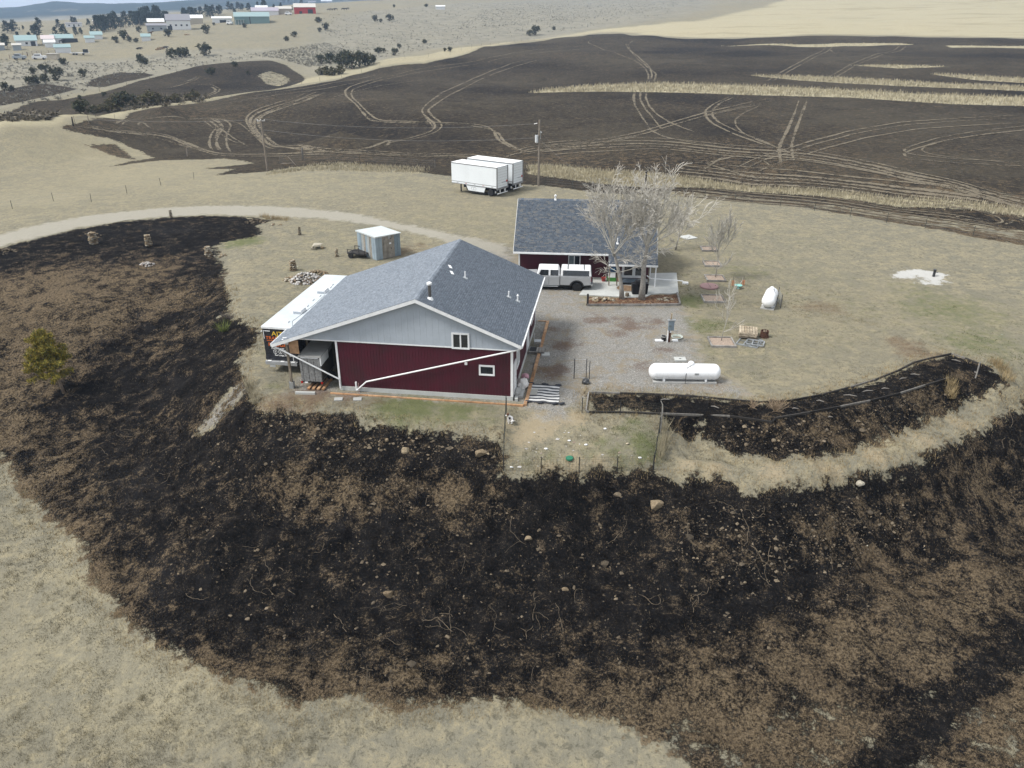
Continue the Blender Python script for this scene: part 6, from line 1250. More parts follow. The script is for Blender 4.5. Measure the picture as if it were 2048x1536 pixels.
# ------------------------------------------------------------------ grass
def attr_at(nm, x, y):
    """nearest grid vertex's mask value"""
    t = np.arctan2(x, y); lr = np.log(np.hypot(x, y)); i = np.clip(np.searchsorted(TH, t), 0, len(TH)-1); j = np.clip(np.searchsorted(LR, lr), 0, len(LR)-1); return ATT[nm].reshape(GX.shape)[j, i]
def field(n, r0, r1, th=44): 
    t = rng.uniform(-R(th), R(th), n); r = np.exp(rng.uniform(math.log(r0), math.log(r1), n)); return r*np.sin(t), r*np.cos(t)
def grass(name, label, x, y, h, nb, mat, spread=.12, wid=.016, lean=.6):
    n = len(x); m = n*nb; xx = np.repeat(x, nb)+rng.normal(0, spread, m); yy = np.repeat(y, nb)+rng.normal(0, spread, m); hh = np.repeat(h, nb)*rng.uniform(.45, 1.15, m)
    rr = np.hypot(xx, yy); w = wid*(rr/40.)*rng.uniform(.6, 1.2, m); a = rng.uniform(0, 6.283, m); la = rng.uniform(0, 6.283, m); z = hgt(xx, yy)-.01; ln = hh*lean*rng.uniform(.1, 1, m)
    V_ = np.stack([np.c_[xx-w*np.cos(a), yy-w*np.sin(a), z], np.c_[xx+w*np.cos(a), yy+w*np.sin(a), z], np.c_[xx+ln*np.cos(la), yy+ln*np.sin(la), z+hh]], 1).reshape(-1, 3)
    tag(link(name, fast_mesh(name, V_, np.arange(3*m).reshape(-1, 3), mat)), label, kind='stuff')
DRY = Mpiece('dry grass blades', (.200, .185, .138), (.315, .280, .195), .95, .08, 0, .25, (.40, .35, .235)); BRN = Mpiece('scorched stubble', (.028, .023, .017), (.118, .089, .058), .95, .05, 0, .4, (.232, .184, .12)); GRN = Mpiece('greening grass', (.085, .105, .045), (.185, .185, .090), .9, .08, 0, .4)
x, y = field(88000, 26, 75); k = (attr_at('burn', x, y) < -.25) & (attr_at('road', x, y) < -.3) & (attr_at('yard', x, y) < -.5) & (attr_at('bare', x, y) < .3) & (attr_at('ash', x, y) < .3)
k &= fbm(x/1.6, y/1.6, 3, 61)+rng.uniform(-.35, .35, len(x)) > -.02; x, y = x[k], y[k]
lawn = poly_sdf(x, y, PAD, 3.) > 0; h = np.where(lawn, .07, .13)*(1+.5*fbm(x/4, y/4, 2, 62)); h = np.maximum(h, .035)
g_ = (attr_at('green', x, y)+.25*fbm(x/.9, y/.9, 2, 64) > .32); grass('dry_grass', 'short dry grass of the prairie and lawn', x[~g_], y[~g_], h[~g_], 4, DRY); grass('green_grass', 'short grass turning green beside the garage and on the lawn', x[g_], y[g_], h[g_]*.9, 5, GRN, .10)
x, y = field(52000, 26, 80); bu = attr_at('burn', x, y); k = (bu > .2) & (attr_at('brown', x, y)+.5*fbm(x/1.2, y/1.2, 3, 66)+rng.uniform(-.25, .25, len(x)) > .28); grass('burned_stubble', 'brown half burned stubble on the black slope', x[k], y[k], np.full(k.sum(), .13), 5, BRN, .14, .016, .9)
x, y = field(150000, 26, 75); bu = attr_at('burn', x, y); k = (bu > -.9) & (bu < .3) & (rng.uniform(0, 1, len(x)) < .5); grass('edge_grass', 'taller dry grass along the edge of the burn', x[k], y[k], np.full(k.sum(), .24), 3, STRAWM, .10, .012, .5)
TUFTM = Mpiece('straw tufts', (.28, .245, .16), (.46, .41, .285), .95, .08, 0, .3); CHARB = Mpiece('charred stubs', (.006, .006, .006), (.026, .023, .020), .95, .05, 0, .3)
x, y = field(9000, 26, 60); k = (attr_at('burn', x, y) < -.6) & (attr_at('road', x, y) < -.5) & (attr_at('yard', x, y) < -1) & (attr_at('bare', x, y) < .2) & (poly_sdf(x, y, PAD, 3.) < 0) & (fbm(x/2.2, y/2.2, 3, 71)+rng.uniform(-.3, .3, len(x)) > .0)
grass('grass_tufts', 'pale tufts standing out of the dry prairie grass', x[k], y[k], rng.uniform(.16, .34, k.sum()), 16, TUFTM, .11, .012, .7)
x, y = field(14000, 26, 75); k = (attr_at('burn', x, y) > .3) & (rng.uniform(0, 1, len(x)) < .7); grass('charred_stubble', 'charred grass stubs on the burned slope', x[k], y[k], rng.uniform(.08, .2, k.sum()), 9, CHARB, .10, .016, .8)
# tall grass on the strips left in the field and along the road
def strip_grass(P, n, h, nm_, lab, wid=.018, nb=3):
    W_ = line(P); lo, hi = W_[:, :2].min(0), W_[:, :2].max(0); q = rng.uniform(lo, hi, (n*6, 2)); s = poly_sdf(q[:, 0], q[:, 1], W_, 4.); q = q[s > -.3][:n]
    if len(q): grass(nm_, lab, q[:, 0], q[:, 1], np.full(len(q), h), nb, PALES, .4, wid, .4)
for i, P in enumerate(STRIPS_PX): strip_grass(P, (3500, 2200, 900, 200, 300, 200, 5000)[i], (.9, .8, .8, .6, .35, .35, .62)[i], 'tall_grass', 'tall pale grass strip left unburned in the field')
strip_grass([(660,326),(760,332),(850,336),(850,345),(760,344),(660,340),(580,343),(540,350),(540,344)], 900, .5, 'tall_grass', 'tall pale grass along the fence left of the trailers')

# scrub on the far hills: low grey sage, one mass
def scrub(name, lab, px, n, h, mat, k=12):
    P = [at(*in_poly(px[int(rng.integers(0, len(px)))], rng)) for _ in range(n)]; Vs = []
    for p in P: s = h*rng.uniform(.4, 1.3); v = needle_clump((p[0], p[1], p[2]+s*.35), s, k, rng); c = np.array(p); v = c+(v-c)*np.array([1.3, 1.3, 1]); Vs.append(v)
    # wide leaves so that a clump reads from afar
    Vs = np.concatenate(Vs).reshape(-1, 3, 3); m = Vs[:, :2].mean(1, keepdims=True); Vs[:, :2] = m+(Vs[:, :2]-m)*2.2; Vs = Vs.reshape(-1, 3)
    tag(link(name, fast_mesh(name, Vs, np.arange(len(Vs)).reshape(-1, 3), mat)), lab, kind='stuff')
SAGE = Mpiece('grey sage leaves', (.19, .185, .155), (.30, .285, .235), .95, .05, 0, .1); JUN = Mpiece('juniper leaves', (.034, .044, .024), (.085, .090, .050), .9, .1, 0, .5, (.11, .098, .06)); PIN = Mpiece('pine needles', (.022, .038, .026), (.058, .076, .050), .9, .1, 0, .3)
scrub('sagebrush', 'grey sagebrush scattered over the far hills', [[(640,30),(900,8),(1150,0),(1400,-2),(1330,30),(1180,55),(980,82),(850,100),(760,118),(680,100),(650,70)], [(1000,5),(1400,-5),(1400,15),(1150,40),(900,60)], [(500,110),(650,85),(740,120),(620,135),(560,118)]], 5200, .40, SAGE)
scrub('sagebrush', 'grey scrub in the gully left of the field', [[(0,175),(130,150),(330,120),(480,105),(560,112),(420,128),(280,150),(120,200),(0,215)], [(0,120),(200,128),(420,105),(300,130),(100,160),(0,160)]], 900, .45, SAGE)
scrub('gully_brush', 'brown brush lining the gully at the field edge', [[(150,215),(300,198),(420,190),(420,205),(250,222),(160,230)], [(0,232),(120,228),(100,240),(0,244)]], 320, .8, Mpiece('brown brush', (.13, .115, .085), (.25, .215, .16), .95, .05, 0, .2))
# ------------------------------------------------------------------ power poles, fences, gate
POLEW = M('pole wood', (.21, .18, .145), .9, var=.25, sc=4, bump=.3); WIREM = M('grey wire', (.20, .20, .20), .5, .4)
def gpos(px, py): return np.array(at(px, py))
pa = gpos(1077, 372); pb = gpos(535, 340)
t = thing('utility_pole', 'right power pole carrying a grey transformer, by the white trailers', 'utility pole', tuple(pa), 0, 'power poles'); PHH = 9.2
MB().tube([(0, 0, -.1), (.0, 0, PHH)], [.17, .11], 10).build('pole', POLEW, t, smooth=60)
MB().cyl((-.36, -.1, PHH-3.0), (-.36, -.1, PHH-2.05), .24, n=14).build('transformer', M('transformer grey', (.50, .52, .53), .4, var=.06), t, smooth=40); MB().ball((-.36, -.1, PHH-3.02), (.24, .24, .10), 12, 6).build('transformer_base', WHITE, t)
MB().tube([(-.30, 0, PHH-.45), (-.75, 0, PHH-.55)], .05, 6).build('insulator', WHITE, t); MB().cyl((.18, 0, PHH-2.6), (.18, 0, PHH-1.5), .05, n=8).build('conduit', STEEL, t); MB().ball((.25, -.05, PHH-1.7), .12, 8, 6).build('arrester', STEEL, t); MB().cyl((-.38, -.08, PHH-2.05), (-.38, -.08, PHH-1.75), .04, n=8).build('bushing', PLAST, t)
PBH = 7.9
t = thing('utility_pole', 'left power pole with a short white crossarm', 'utility pole', tuple(pb), 0, 'power poles')
MB().tube([(0, 0, -.1), (0, 0, PBH)], [.16, .10], 10).build('pole', POLEW, t, smooth=60); MB().box((0, 0, PBH-.12), (1.3, .1, .12), rz=.15).build('crossarm', M('pale crossarm', (.45, .45, .43), .8), t)
for x in (-.55, 0, .55): MB().cyl((x, .08*x, PBH-.06), (x, .08*x, PBH+.12), .05, n=8).build('insulator', WHITE, t)
def cable(name, label, a, b, sag, r=.007, n=14):
    pts = [(a*(1-s)+b*s)+np.array([0, 0, -sag*4*s*(1-s)]) for s in np.linspace(0, 1, n)]; return tag(MB().tube(pts, r, 4, False).build(name, WIREM), label, 'wire')
U = lambda p, dx, z: p+np.array([dx, 0, z])
cable('power_line', 'upper power line between the two poles', U(pa, -.75, PHH-.52), U(pb, .55, PBH+.1), .9, .008); cable('power_line', 'lower power line between the two poles', U(pa, -.1, PHH-2.4), U(pb, .1, PBH-1.5), 1.0, .008)
far_l = np.array(atd(-60, 215, 175)); cable('power_line', 'power line leading left from the left pole', U(pb, -.55, PBH+.1), np.array([far_l[0], far_l[1], 7.5]), 1.2, .007)
cable('guy_wire', 'guy wire slanting down from the right pole', U(pa, .1, PHH-1.4), gpos(1112, 300)*np.array([1, 1, 1]), .0, .007); cable('service_line', 'service line from the right pole down to the house', U(pa, 0, PHH-2.6), np.array(hl(HW-.3, 6.5, 4.6)), .7, .007)
TPOST = M('steel fence post', (.06, .065, .055), .7, .3, var=.3)
def fence(name, label, pxs, step, h, mat=TPOST, wires=(.35, .7, 1.05), r=.035, wr=.006, cat='fence', exact=False, wood=()):
    P = [gpos(*p) for p in pxs]; t = thing(name, label, cat, tuple(P[0])); o = P[0]; S = []
    for a, c in zip(P[:-1], P[1:]):
        n = 1 if exact else max(1, int(round(np.linalg.norm((c-a)[:2])/step)))
        for k in range(n): q = a+(c-a)*k/n; S.append(np.array([q[0], q[1], float(hgt(q[0], q[1]))]))
    S.append(P[-1]); me = None
    for k, q in enumerate(S):
        rr = r*2.6 if k in wood else r
        if k in wood or me is None: m0 = MB().cyl((0, 0, -.05), (0, 0, h), rr, rr*.9, 6).mesh('post', CHAR if k in wood else mat)
        if k not in wood:
            if me is None: me = m0
            m0 = me
        ob = link('post', m0, t); ob.location = tuple(q-o); ob.rotation_euler = (random.uniform(-.05, .05), random.uniform(-.05, .05), 0)
    b = MB()
    for z in wires: b.tube([q-o+np.array([0, 0, z]) for q in S], wr, 3, False)
    b.build('wire', WIREM, t); return t
fence('wire_fence', 'wire fence with thin steel posts along the near edge of the burned field', [(1090,372),(1200,384),(1350,394),(1470,402),(1560,413),(1700,433),(1850,457),(2048,492),(2200,522)], 4.6, 1.25)
fence('wire_fence', 'wire fence crossing the tan field on the left', [(-60,432),(25,418),(107,402),(183,404),(254,387),(322,371),(388,359),(460,346)], 9, 1.15, exact=True)
fence('wire_fence', 'burned fence along the edge of the field behind the left pole', [(560,327),(605,322),(660,322),(720,325),(790,328),(870,335)], 5, 1.2, CHAR)
fence('wire_fence', 'long far fence between the black field and the gully', [(150,246),(260,222),(400,203),(520,183),(640,163),(760,133),(900,110),(1080,79)], 14, 1.35)
fence('wire_fence', 'thin fence on the ridge across the left gully', [(122,200),(200,184),(300,158),(400,130),(480,118)], 16, 1.3)
for q, h, r, m, lb in (((147,252), 1.7, .14, CHAR, 'dark corner post at the tip of the burned field'), ((178,247), 1.5, .10, POLEW, 'thin grey post just right of the dark corner post'), ((375,312), 1.5, .12, POLEW, 'pale grey post standing in the burned field edge'), ((606,318), 1.9, .16, CHAR, 'burned black stump post right of the left power pole'), ((1290,372), 2.2, .16, CHAR, 'charred post behind the tall bare trees')):
    tag(MB().tube([(0, 0, -.1), (.02, 0, h*.6), (.05, .02, h)], [r, r*.9, r*.75], 7).build('fence_post', m), lb, 'post').location = on(*q)
tag(MB().tube([(0, 0, 0), (-1.3, .2, 1.5)], .06, 6).build('leaning_pole', POLEW), 'pale pole leaning in the burned strip right of the left power pole', 'pole').location = on(592, 331)
tag(MB().tube([(0, 0, .08), (3.2, .3, .10)], .07, 6).build('fallen_pole', POLEW), 'pale pole lying on the ground right of the left power pole', 'pole').location = on(563, 328)
# dog yard
KW = M('dark mesh wire', (.05, .055, .045), .6, .3)
def mesh_fence(label, pxs, h, n=6, name='mesh_fence', posts=DKSTEEL):
    P = [gpos(*p) for p in pxs]; t = thing(name, label, 'fence', tuple(P[0])); o = P[0]; b = MB()
    for i, q in enumerate(P): x = MB().cyl((0, 0, -.05), (0, 0, h), .030, n=6).build('post', posts, t); x.location = tuple(q-o)
    for a, c in zip(P[:-1], P[1:]):
        a = a-o; c = c-o
        for k in range(n+1): z = np.array([0, 0, .06+(h-.1)*k/n]); b.tube([a+z, c+z], .0045, 3, False)
        L_ = np.linalg.norm(c-a); m = int(L_/.18)
        for k in range(1, m): q = a+(c-a)*k/m; b.tube([q+np.array([0, 0, .05]), q+np.array([0, 0, h-.04])], .0035, 3, False)
    b.build('wire_mesh', KW, t); return t
mesh_fence('left side of the wire dog yard fence', [(1012,822),(1010,862),(1008,900),(1007,940)], 1.15); mesh_fence('front side of the wire dog yard fence along the burned slope', [(1007,941),(1082,944),(1158,944),(1234,943),(1306,940)], 1.05)
mesh_fence('right side of the wire dog yard fence', [(1307,938),(1312,905),(1318,866)], 1.15); mesh_fence('rear side of the wire dog yard fence along the burned bed', [(1164,826),(1240,830),(1322,838)], 1.1)
tag(MB().tube([(0, 0, -.05), (.03, 0, 1.6), (.0, .02, 2.0), (-.12, .05, 2.25)], [.05, .045, .04, .03], 6).build('crooked_post', GREYWOOD), 'tall crooked grey post at the rear right corner of the dog yard', 'post').location = on(1320, 866)
tag(MB().cyl((0, 0, 0), (0, 0, 1.1), .02, n=6).build('steel_rod', DKSTEEL), 'dark steel rod at the corner of the garage grass', 'rod').location = on(1013, 826)
tag(MB().cyl((0, 0, 0), (0, 0, 1.15), .02, n=6).build('steel_rod', DKSTEEL), 'dark steel rod beside the cedar edging near the flag', 'rod').location = on(1066, 756)
tag(MB().cyl((0, 0, 0), (0, 0, .9), .015, n=6).build('steel_rod', M('pink rod', (.45, .30, .28), .6)), 'thin pale rod in front of the white drain pipe', 'rod').location = on(719, 790)
g1 = gpos(1148, 757); g2 = gpos(1172, 757); t = thing('wire_gate', 'open wire gate panel with dark posts on the gravel', 'gate', tuple(g1)); d = g2-g1
MB().cyl((0, 0, 0), (0, 0, 1.5), .035, n=6).build('post', DKSTEEL, t); MB().cyl((d[0], d[1], 0), (d[0], d[1], 1.5), .03, n=6).build('post', DKSTEEL, t); MB().cyl((d[0]+.22, d[1]-.05, 0), (d[0]+.22, d[1]-.05, 1.35), .03, n=6).build('post', DKSTEEL, t)
b = MB(); [b.tube([(0, 0, z), (d[0], d[1], z)], .008, 4) for z in (.1, 1.45)]; [b.tube([(d[0]*k/8, d[1]*k/8, .1), (d[0]*k/8, d[1]*k/8, 1.45)], .004, 3) for k in range(1, 8)]; [b.tube([(0, 0, .1+k*.17), (d[0], d[1], .1+k*.17)], .004, 3) for k in range(1, 8)]; b.build('wire_mesh', STEEL, t)
p = on(1172, 767); lump('trash_bag', (.26, .24, .26), M('dark grey bag', (.045, .047, .05), .35, var=.3, spec=.5), (p[0], p[1], .12), 'dark grey bag at the foot of the wire gate', 'bag', 7, amp=.4)
# burned bed: charred edging timbers and pale burnt wood
def timbers(label, pxs, w_=.09, h=.13, pale=()):
    P = [gpos(*p) for p in pxs]; t = thing('bed_edging', label, 'edging', tuple(P[0])); o = P[0]
    for i, (a, c) in enumerate(zip(P[:-1], P[1:])):
        d = c-a; L_ = np.linalg.norm(d); mid = (a+c)/2-o; m = Matrix.Translation(mid+np.array([0, 0, .06])) @ Matrix.Rotation(math.atan2(d[1], d[0]), 4, 'Z') @ Matrix.Rotation(-math.asin(d[2]/L_), 4, 'Y')
        MB().box((0, 0, 0), (L_-.03, w_, h), mat=m).build('timber', GREYWOOD if i in pale else CHAR, t)
    return t
timbers('charred timbers along the rear of the burned bed', [(1176,786),(1240,788),(1310,790),(1385,794),(1460,801),(1520,806),(1580,803),(1640,792),(1700,776),(1750,761),(1795,743),(1828,726),(1860,718),(1902,709)], pale=(0,))
timbers('charred timbers along the front of the burned bed', [(1172,824),(1178,826),(1240,826),(1320,829),(1400,832),(1460,834),(1545,846),(1550,838),(1620,826),(1680,815),(1740,803),(1800,788),(1850,772),(1900,757)], pale=(0,))
timbers('charred timbers round the far end of the burned bed', [(1902,709),(1930,718),(1960,730),(1985,742)], pale=(0,))
timbers('short pale timber across the left end of the burned bed', [(1177,787),(1172,823)], pale=(0,))
WASH = M('ash white wood', (.20, .185, .165), .95, var=.25, sc=6)
for k, (px, py, L_, a) in enumerate(((1480,801,1.1,.1),(1420,797,.9,.0),(1640,803,.7,-.2),(1700,792,1.3,-.1),(1735,783,1.2,.3),(1770,778,.8,.2),(1805,758,1.0,.5),(1830,750,.9,-.1),(1912,722,.9,-.5),(1950,745,.5,1.4),(1590,818,.6,.2),(1430,815,.8,-.4),(1330,800,.9,.2),(1660,835,.5,.3))):
    tag(MB().tube([(-L_/3, 0, .05), (-.05, .04, .06), (L_/3, -.06, .04)], [.02, .045, .015], 6).build('burnt_log', WASH), ('short', 'thin', 'bent', 'thick')[k % 4]+' ash white log '+('left of the bare tan shrub' if px < 1545 else 'right of the bare tan shrub' if px < 1790 else 'at the bed far end')+(', near the rear timbers' if (py < 800 and px < 1545) or (py < 785 and px >= 1545) else ', near the front timbers'), 'log', 'ash white logs in the burned bed').location = on(px, py); bpy.context.scene.objects[-1].rotation_euler = (0, 0, a)
tag(MB().cyl((0, 0, -.05), (0, 0, 1.25), .05, n=6).build('fence_post', GREYWOOD), 'grey post at the far end of the burned bed', 'post').location = on(1951, 756)
# dog yard clutter
t = thing('dog_toy', 'green rubber dish lying low in the dog yard', 'dish', on(1139, 919)); b = MB(); b.lathe([(.20, 0), (.24, .08), (.22, .15), (.05, .17)], 16); b.build('dish', M('green rubber', (.02, .16, .09), .5), t, smooth=40); MB().ball((.2, .1, .12), .04, 6, 4).build('handle', PLAST, t)
for k, (px, py) in enumerate(((1139,882),(1172,890),(1255,888),(1092,898),(1023,935),(1280,916),(1210,858))):
    lump('litter_scrap', (.13, .09, .05), WHITE if k != 2 else PALLET, on(px, py, .03), ('white scrap in the middle of the dog yard', 'white scrap right of the middle of the dog yard', 'tan scrap at the right of the dog yard', 'white scraps left of the middle of the dog yard', 'white scrap in the lower left dog yard corner', 'white scrap in the lower right of the dog yard', 'white scrap high in the dog yard below the bed')[k], 'litter', k, 1, .4)
Q = region_pts([(1030,850),(1300,870),(1305,935),(1020,935)], 60, rng); chips('pale_pebbles', Q[:, :2], Q[:, 2], .05, STONEW, rng, 'pale pebbles and scraps on the dog yard slope', .5)

# the dog: one skinned body, sitting, head turned to the left
def skin(name, pts, edges, rad, mat, root=0, sub=2):
    me = bpy.data.meshes.new(name); me.from_pydata(pts, edges, []); o = bpy.data.objects.new(name, me); COL.objects.link(o)
    o.modifiers.new('s', 'SKIN'); o.modifiers.new('d', 'SUBSURF').levels = sub; sv = me.skin_vertices[0].data
    for i, r in enumerate(rad): sv[i].radius = (r, r) if not hasattr(r, '__len__') else r
    sv[root].use_root = True
    dg = bpy.context.evaluated_depsgraph_get(); m2 = bpy.data.meshes.new_from_object(o.evaluated_get(dg)); bpy.data.objects.remove(o); m2.name = name
    m2.materials.clear(); m2.materials.append(mat); m2.polygons.foreach_set('use_smooth', [True]*len(m2.polygons)); return m2
tt = NT('dog coat'); o_ = tt.obj(); nz = tt.noise(9, 3, .6, o_)
def patch(c, r):
    v = tt.n('VectorMath'); v.operation = 'DISTANCE'; tt.put(v.inputs[0], o_); v.inputs[1].default_value = c; return tt.ss(tt.add(v.outputs['Value'], tt.mul(nz, .05)), r, r-.03)
cw = tt.mix(nz, (.66, .63, .60), (.78, .77, .75)); cw = tt.mix(patch((-.02, -.10, .40), .12), cw, (.018, .016, .017)); cw = tt.mix(patch((.26, -.08, .28), .15), cw, (.018, .016, .017)); cw = tt.mix(patch((-.11, .0, .66), .155), cw, (.10, .045, .022))
DOGM = tt.set(cw, .8, .2)
dp = [(.20,0,.20),(.15,0,.32),(.06,0,.42),(-.02,0,.48),(-.06,0,.56),(-.12,0,.63),(-.20,-.01,.60),(-.28,-.02,.56),  # pelvis, back, chest, neck, head, muzzle
      (-.05,-.08,.36),(-.07,-.09,.20),(-.07,-.09,.05),(-.13,-.09,.03), (-.05,.08,.36),(-.09,.08,.20),(-.09,.08,.05),(-.15,.08,.03),
      (.17,-.14,.20),(.03,-.17,.17),(.15,-.16,.05),(.02,-.16,.035), (.17,.14,.20),(.03,.17,.17),(.15,.16,.05),(.02,.16,.035), (.30,0,.10),(.42,.05,.05),
      (-.07,-.07,.70),(-.07,.07,.70),(-.05,-.10,.66),(-.05,.10,.66)]
de = [(0,1),(1,2),(2,3),(3,4),(4,5),(5,6),(6,7),(2,8),(8,9),(9,10),(10,11),(2,12),(12,13),(13,14),(14,15),(0,16),(16,17),(17,18),(18,19),(0,20),(20,21),(21,22),(22,23),(0,24),(24,25),(5,26),(26,28),(5,27),(27,29)]
dr = [.13,.135,.125,.09,.07,.085,.05,.032,.055,.035,.026,.026,.055,.035,.026,.026,.085,.05,.032,.026,.085,.05,.032,.026,.03,.015,.03,.03,.016,.016]
t = thing('dog', 'white dog with black patches and brown head sitting at the dog yard fence', 'dog', on(1019, 846), .35); link('body', skin('body', dp, de, dr, DOGM), t)
MB().ball((-.305, -.02, .565), .018, 8, 5).build('nose', PLAST, t)
for y in (-.055, .05): MB().ball((-.19, y, .655), .012, 6, 4).build('eye', PLAST, t)
# ------------------------------------------------------------------ far buildings, each with walls, roof, openings
BW = M('far white wall', (.66, .67, .67), .7, var=.05); BTAN = M('far tan wall', (.40, .36, .29), .8, var=.08); BTEAL = M('far teal wall', (.17, .255, .25), .6, .1, var=.06); BRED = M('far red wall', (.40, .030, .022), .6, var=.08); BGREY = M('far grey wall', (.28, .31, .33), .7, var=.06)
RTEAL = M('far teal roof', (.26, .36, .36), .5, .2, var=.06); RWHT = M('far white roof', (.72, .73, .72), .5, var=.04); RGRY = M('far grey roof', (.22, .22, .24), .8, var=.08); RTAN = M('far tan roof', (.48, .46, .41), .5, var=.06); RPUR = M('far mauve roof', (.34, .31, .36), .6, var=.06); DOORD = M('far dark opening', (.03, .033, .035), .7)
def bldg(name, label, cat, pxl, pxr, py, dep, hw, hr, wm, rm, ridge='x', yaw=None, wins=0, doors=(), group='far buildings', bw=None):
    """pxl..pxr: the long front's ends in the picture at its foot; hw wall height, hr ridge height above the wall"""
    a = gpos(pxl, py); c = gpos(pxr, py)
    rr = (np.hypot(a[0], a[1])+np.hypot(c[0], c[1]))/2
    a = np.array(atd(pxl, py, rr)); c = np.array(atd(pxr, py, rr)); d = c-a; L_ = np.hypot(d[0], d[1]); rz = math.atan2(d[1], d[0]) if yaw is None else yaw
    z = min(float(hgt(a[0], a[1])), float(hgt(c[0], c[1]))); t = thing(name, label, cat, (a[0], a[1], z), rz, group)
    MB().mm((0, 0, -1.5), (L_, dep, hw)).build('wall', wm, t)
    o = .35; b = MB()
    if ridge == 'x':
        MB().prism([(0, hw), (dep, hw), (dep/2, hw+hr)], .0, L_, 'x').build('gable', wm, t)
        for s in (0, 1):
            y0, y1 = (-o, dep/2) if s == 0 else (dep+o, dep/2); e = hw-hr*2*o/dep; b.prism([(y0, e), (y1, hw+hr), (y1, hw+hr+.16), (y0, e+.16)], -o, L_+o, 'x')
    else:
        MB().prism([(0, hw), (L_, hw), (L_/2, hw+hr)], .0, dep, 'y').build('gable', wm, t)
        for s in (0, 1):
            x0, x1 = (-o, L_/2) if s == 0 else (L_+o, L_/2); e = hw-hr*2*o/L_; b.prism([(x0, e), (x1, hw+hr), (x1, hw+hr+.16), (x0, e+.16)], -o, dep+o, 'y')
    b.build('roof', rm, t)
    for k in range(wins): x = L_*(k+.7)/(wins+.4); MB().mm((x-.5, -.06, hw*.5-.4), (x+.5, .02, hw*.5+.5)).build('window', GLASS, t)
    for x, w_, h in doors: MB().mm((x*L_-w_/2, -.08, 0), (x*L_+w_/2, .03, h)).build('door', DOORD, t)
    return t
bldg('barn', 'long white barn with pale teal roof at the far left', 'barn', 33, 76, 92, 12, 2.6, 2.2, BW, RTEAL, 'x', None, 1, ((.8, 2, 2.2),)); bldg('shed', 'small grey shed below the long white barn at the left', 'shed', 27, 44, 101, 5, 2.4, .6, BGREY, RTAN)
bldg('shed', 'grey shed cut by the left edge of the picture', 'shed', -8, 11, 101, 6, 2.4, .8, BGREY, RTAN); bldg('shed', 'small white shed in the middle of the left farmyard', 'shed', 91, 112, 95, 5, 2.4, 1.0, BW, RWHT)
bldg('barn', 'long low teal roofed barn with a dark open end', 'barn', 104, 148, 86, 10, 2.4, 1.7, BW, RTEAL, 'x', None, 0, ((.85, 7, 2.2), (.55, 2, 2))); bldg('barn', 'white barn with pinkish roof in the left farmyard', 'barn', 85, 110, 88, 9, 2.4, 1.6, BW, M('far pink roof', (.52, .45, .45), .6))
bldg('shed', 'white shed with teal roof nearest in the left farmyard', 'shed', 111, 143, 106, 8, 2.6, 1.2, BW, RTEAL); bldg('shed', 'small white shed with grey roof beside the teal roofed barn', 'shed', 171, 190, 85, 6, 2.2, 1.0, BW, RTEAL)
bldg('barn', 'white shed with long teal roof right of the farmyard', 'barn', 183, 206, 79, 9, 2.4, 1.5, BW, RTEAL); bldg('shed', 'lone small white shed on the pasture', 'shed', 284, 302, 82, 6, 2.4, 1.3, BW, RTEAL)
bldg('mobile_home', 'white mobile home with dark roof among the far pines', 'mobile home', 132, 165, 54, 5, 2.6, .5, BW, RGRY, 'x', None, 3, ((.5, 1, 2),)); bldg('barn', 'tan grey barn behind the pines left of the big houses', 'barn', 187, 215, 51, 10, 3.2, 1.4, BTAN, RTAN)
bldg('house', 'grey blue house with white upper roof left of the big white house', 'house', 295, 335, 63, 7, 3.4, 1.0, BGREY, RGRY, 'x', None, 2); bldg('house', 'white roofed house rising behind the grey blue one', 'house', 297, 330, 55, 10, 4.5, 1.8, BTAN, RWHT)
bldg('house', 'big white two storey house with dark grey roof', 'house', 335, 383, 60, 12, 5.4, 3.2, BW, RGRY, 'x', None, 4, ((.12, 2.5, 2.4),)); bldg('barn', 'tan barn with white roof right of the big white house', 'barn', 377, 407, 49, 10, 4, 1.8, BTAN, RWHT)
bldg('shed', 'low white building left of the big teal shed', 'shed', 425, 464, 46, 8, 3, .9, BW, RWHT, 'x', None, 0, ((.55, 4, 2),))
t = bldg('machine_shed', 'big teal metal shed with pale teal roof', 'machine shed', 470, 540, 48, 16, 4.6, 2.4, BTEAL, RTEAL, 'x', None, 0, ((.44, .5, 4.4),))
for k in range(4): MB().box((.6+k*1.6, -2.4, 1.4), (.22, .22, 2.8)).build('porch_post', BW, t)
MB().mm((.2, -2.6, 2.8), (6.0, 0, 3.0)).build('porch_roof', RTEAL, t)
bldg('barn', 'long white barn with mauve roof behind the big teal shed', 'barn', 504, 558, 33, 12, 4, 2.2, BW, RPUR); bldg('barn', 'tan barn left of the red barn', 'barn', 552, 584, 28, 12, 4, 1.6, BTAN, RTAN); bldg('shed', 'small dark roofed building behind the teal shed', 'shed', 512, 536, 24, 8, 4, 1.8, BGREY, RWHT)
t = bldg('barn', 'bright red barn with pale roof', 'barn', 589, 632, 28, 14, 4.6, 2.4, BRED, RTAN, 'x', None, 0, ((.75, 3.6, 3.2), (.3, 2, 2)))
bldg('house', 'tiny white house at the top edge, left of two', 'house', 616, 632, 5, 8, 3, 1.8, BW, RGRY); bldg('house', 'tiny white house at the top edge, right of two', 'house', 642, 664, 4, 8, 3, 1.8, BW, RWHT); bldg('shed', 'tiny white shed on the far slope right of the red barn', 'shed', 872, 890, 19, 6, 2.6, .8, BW, RWHT)
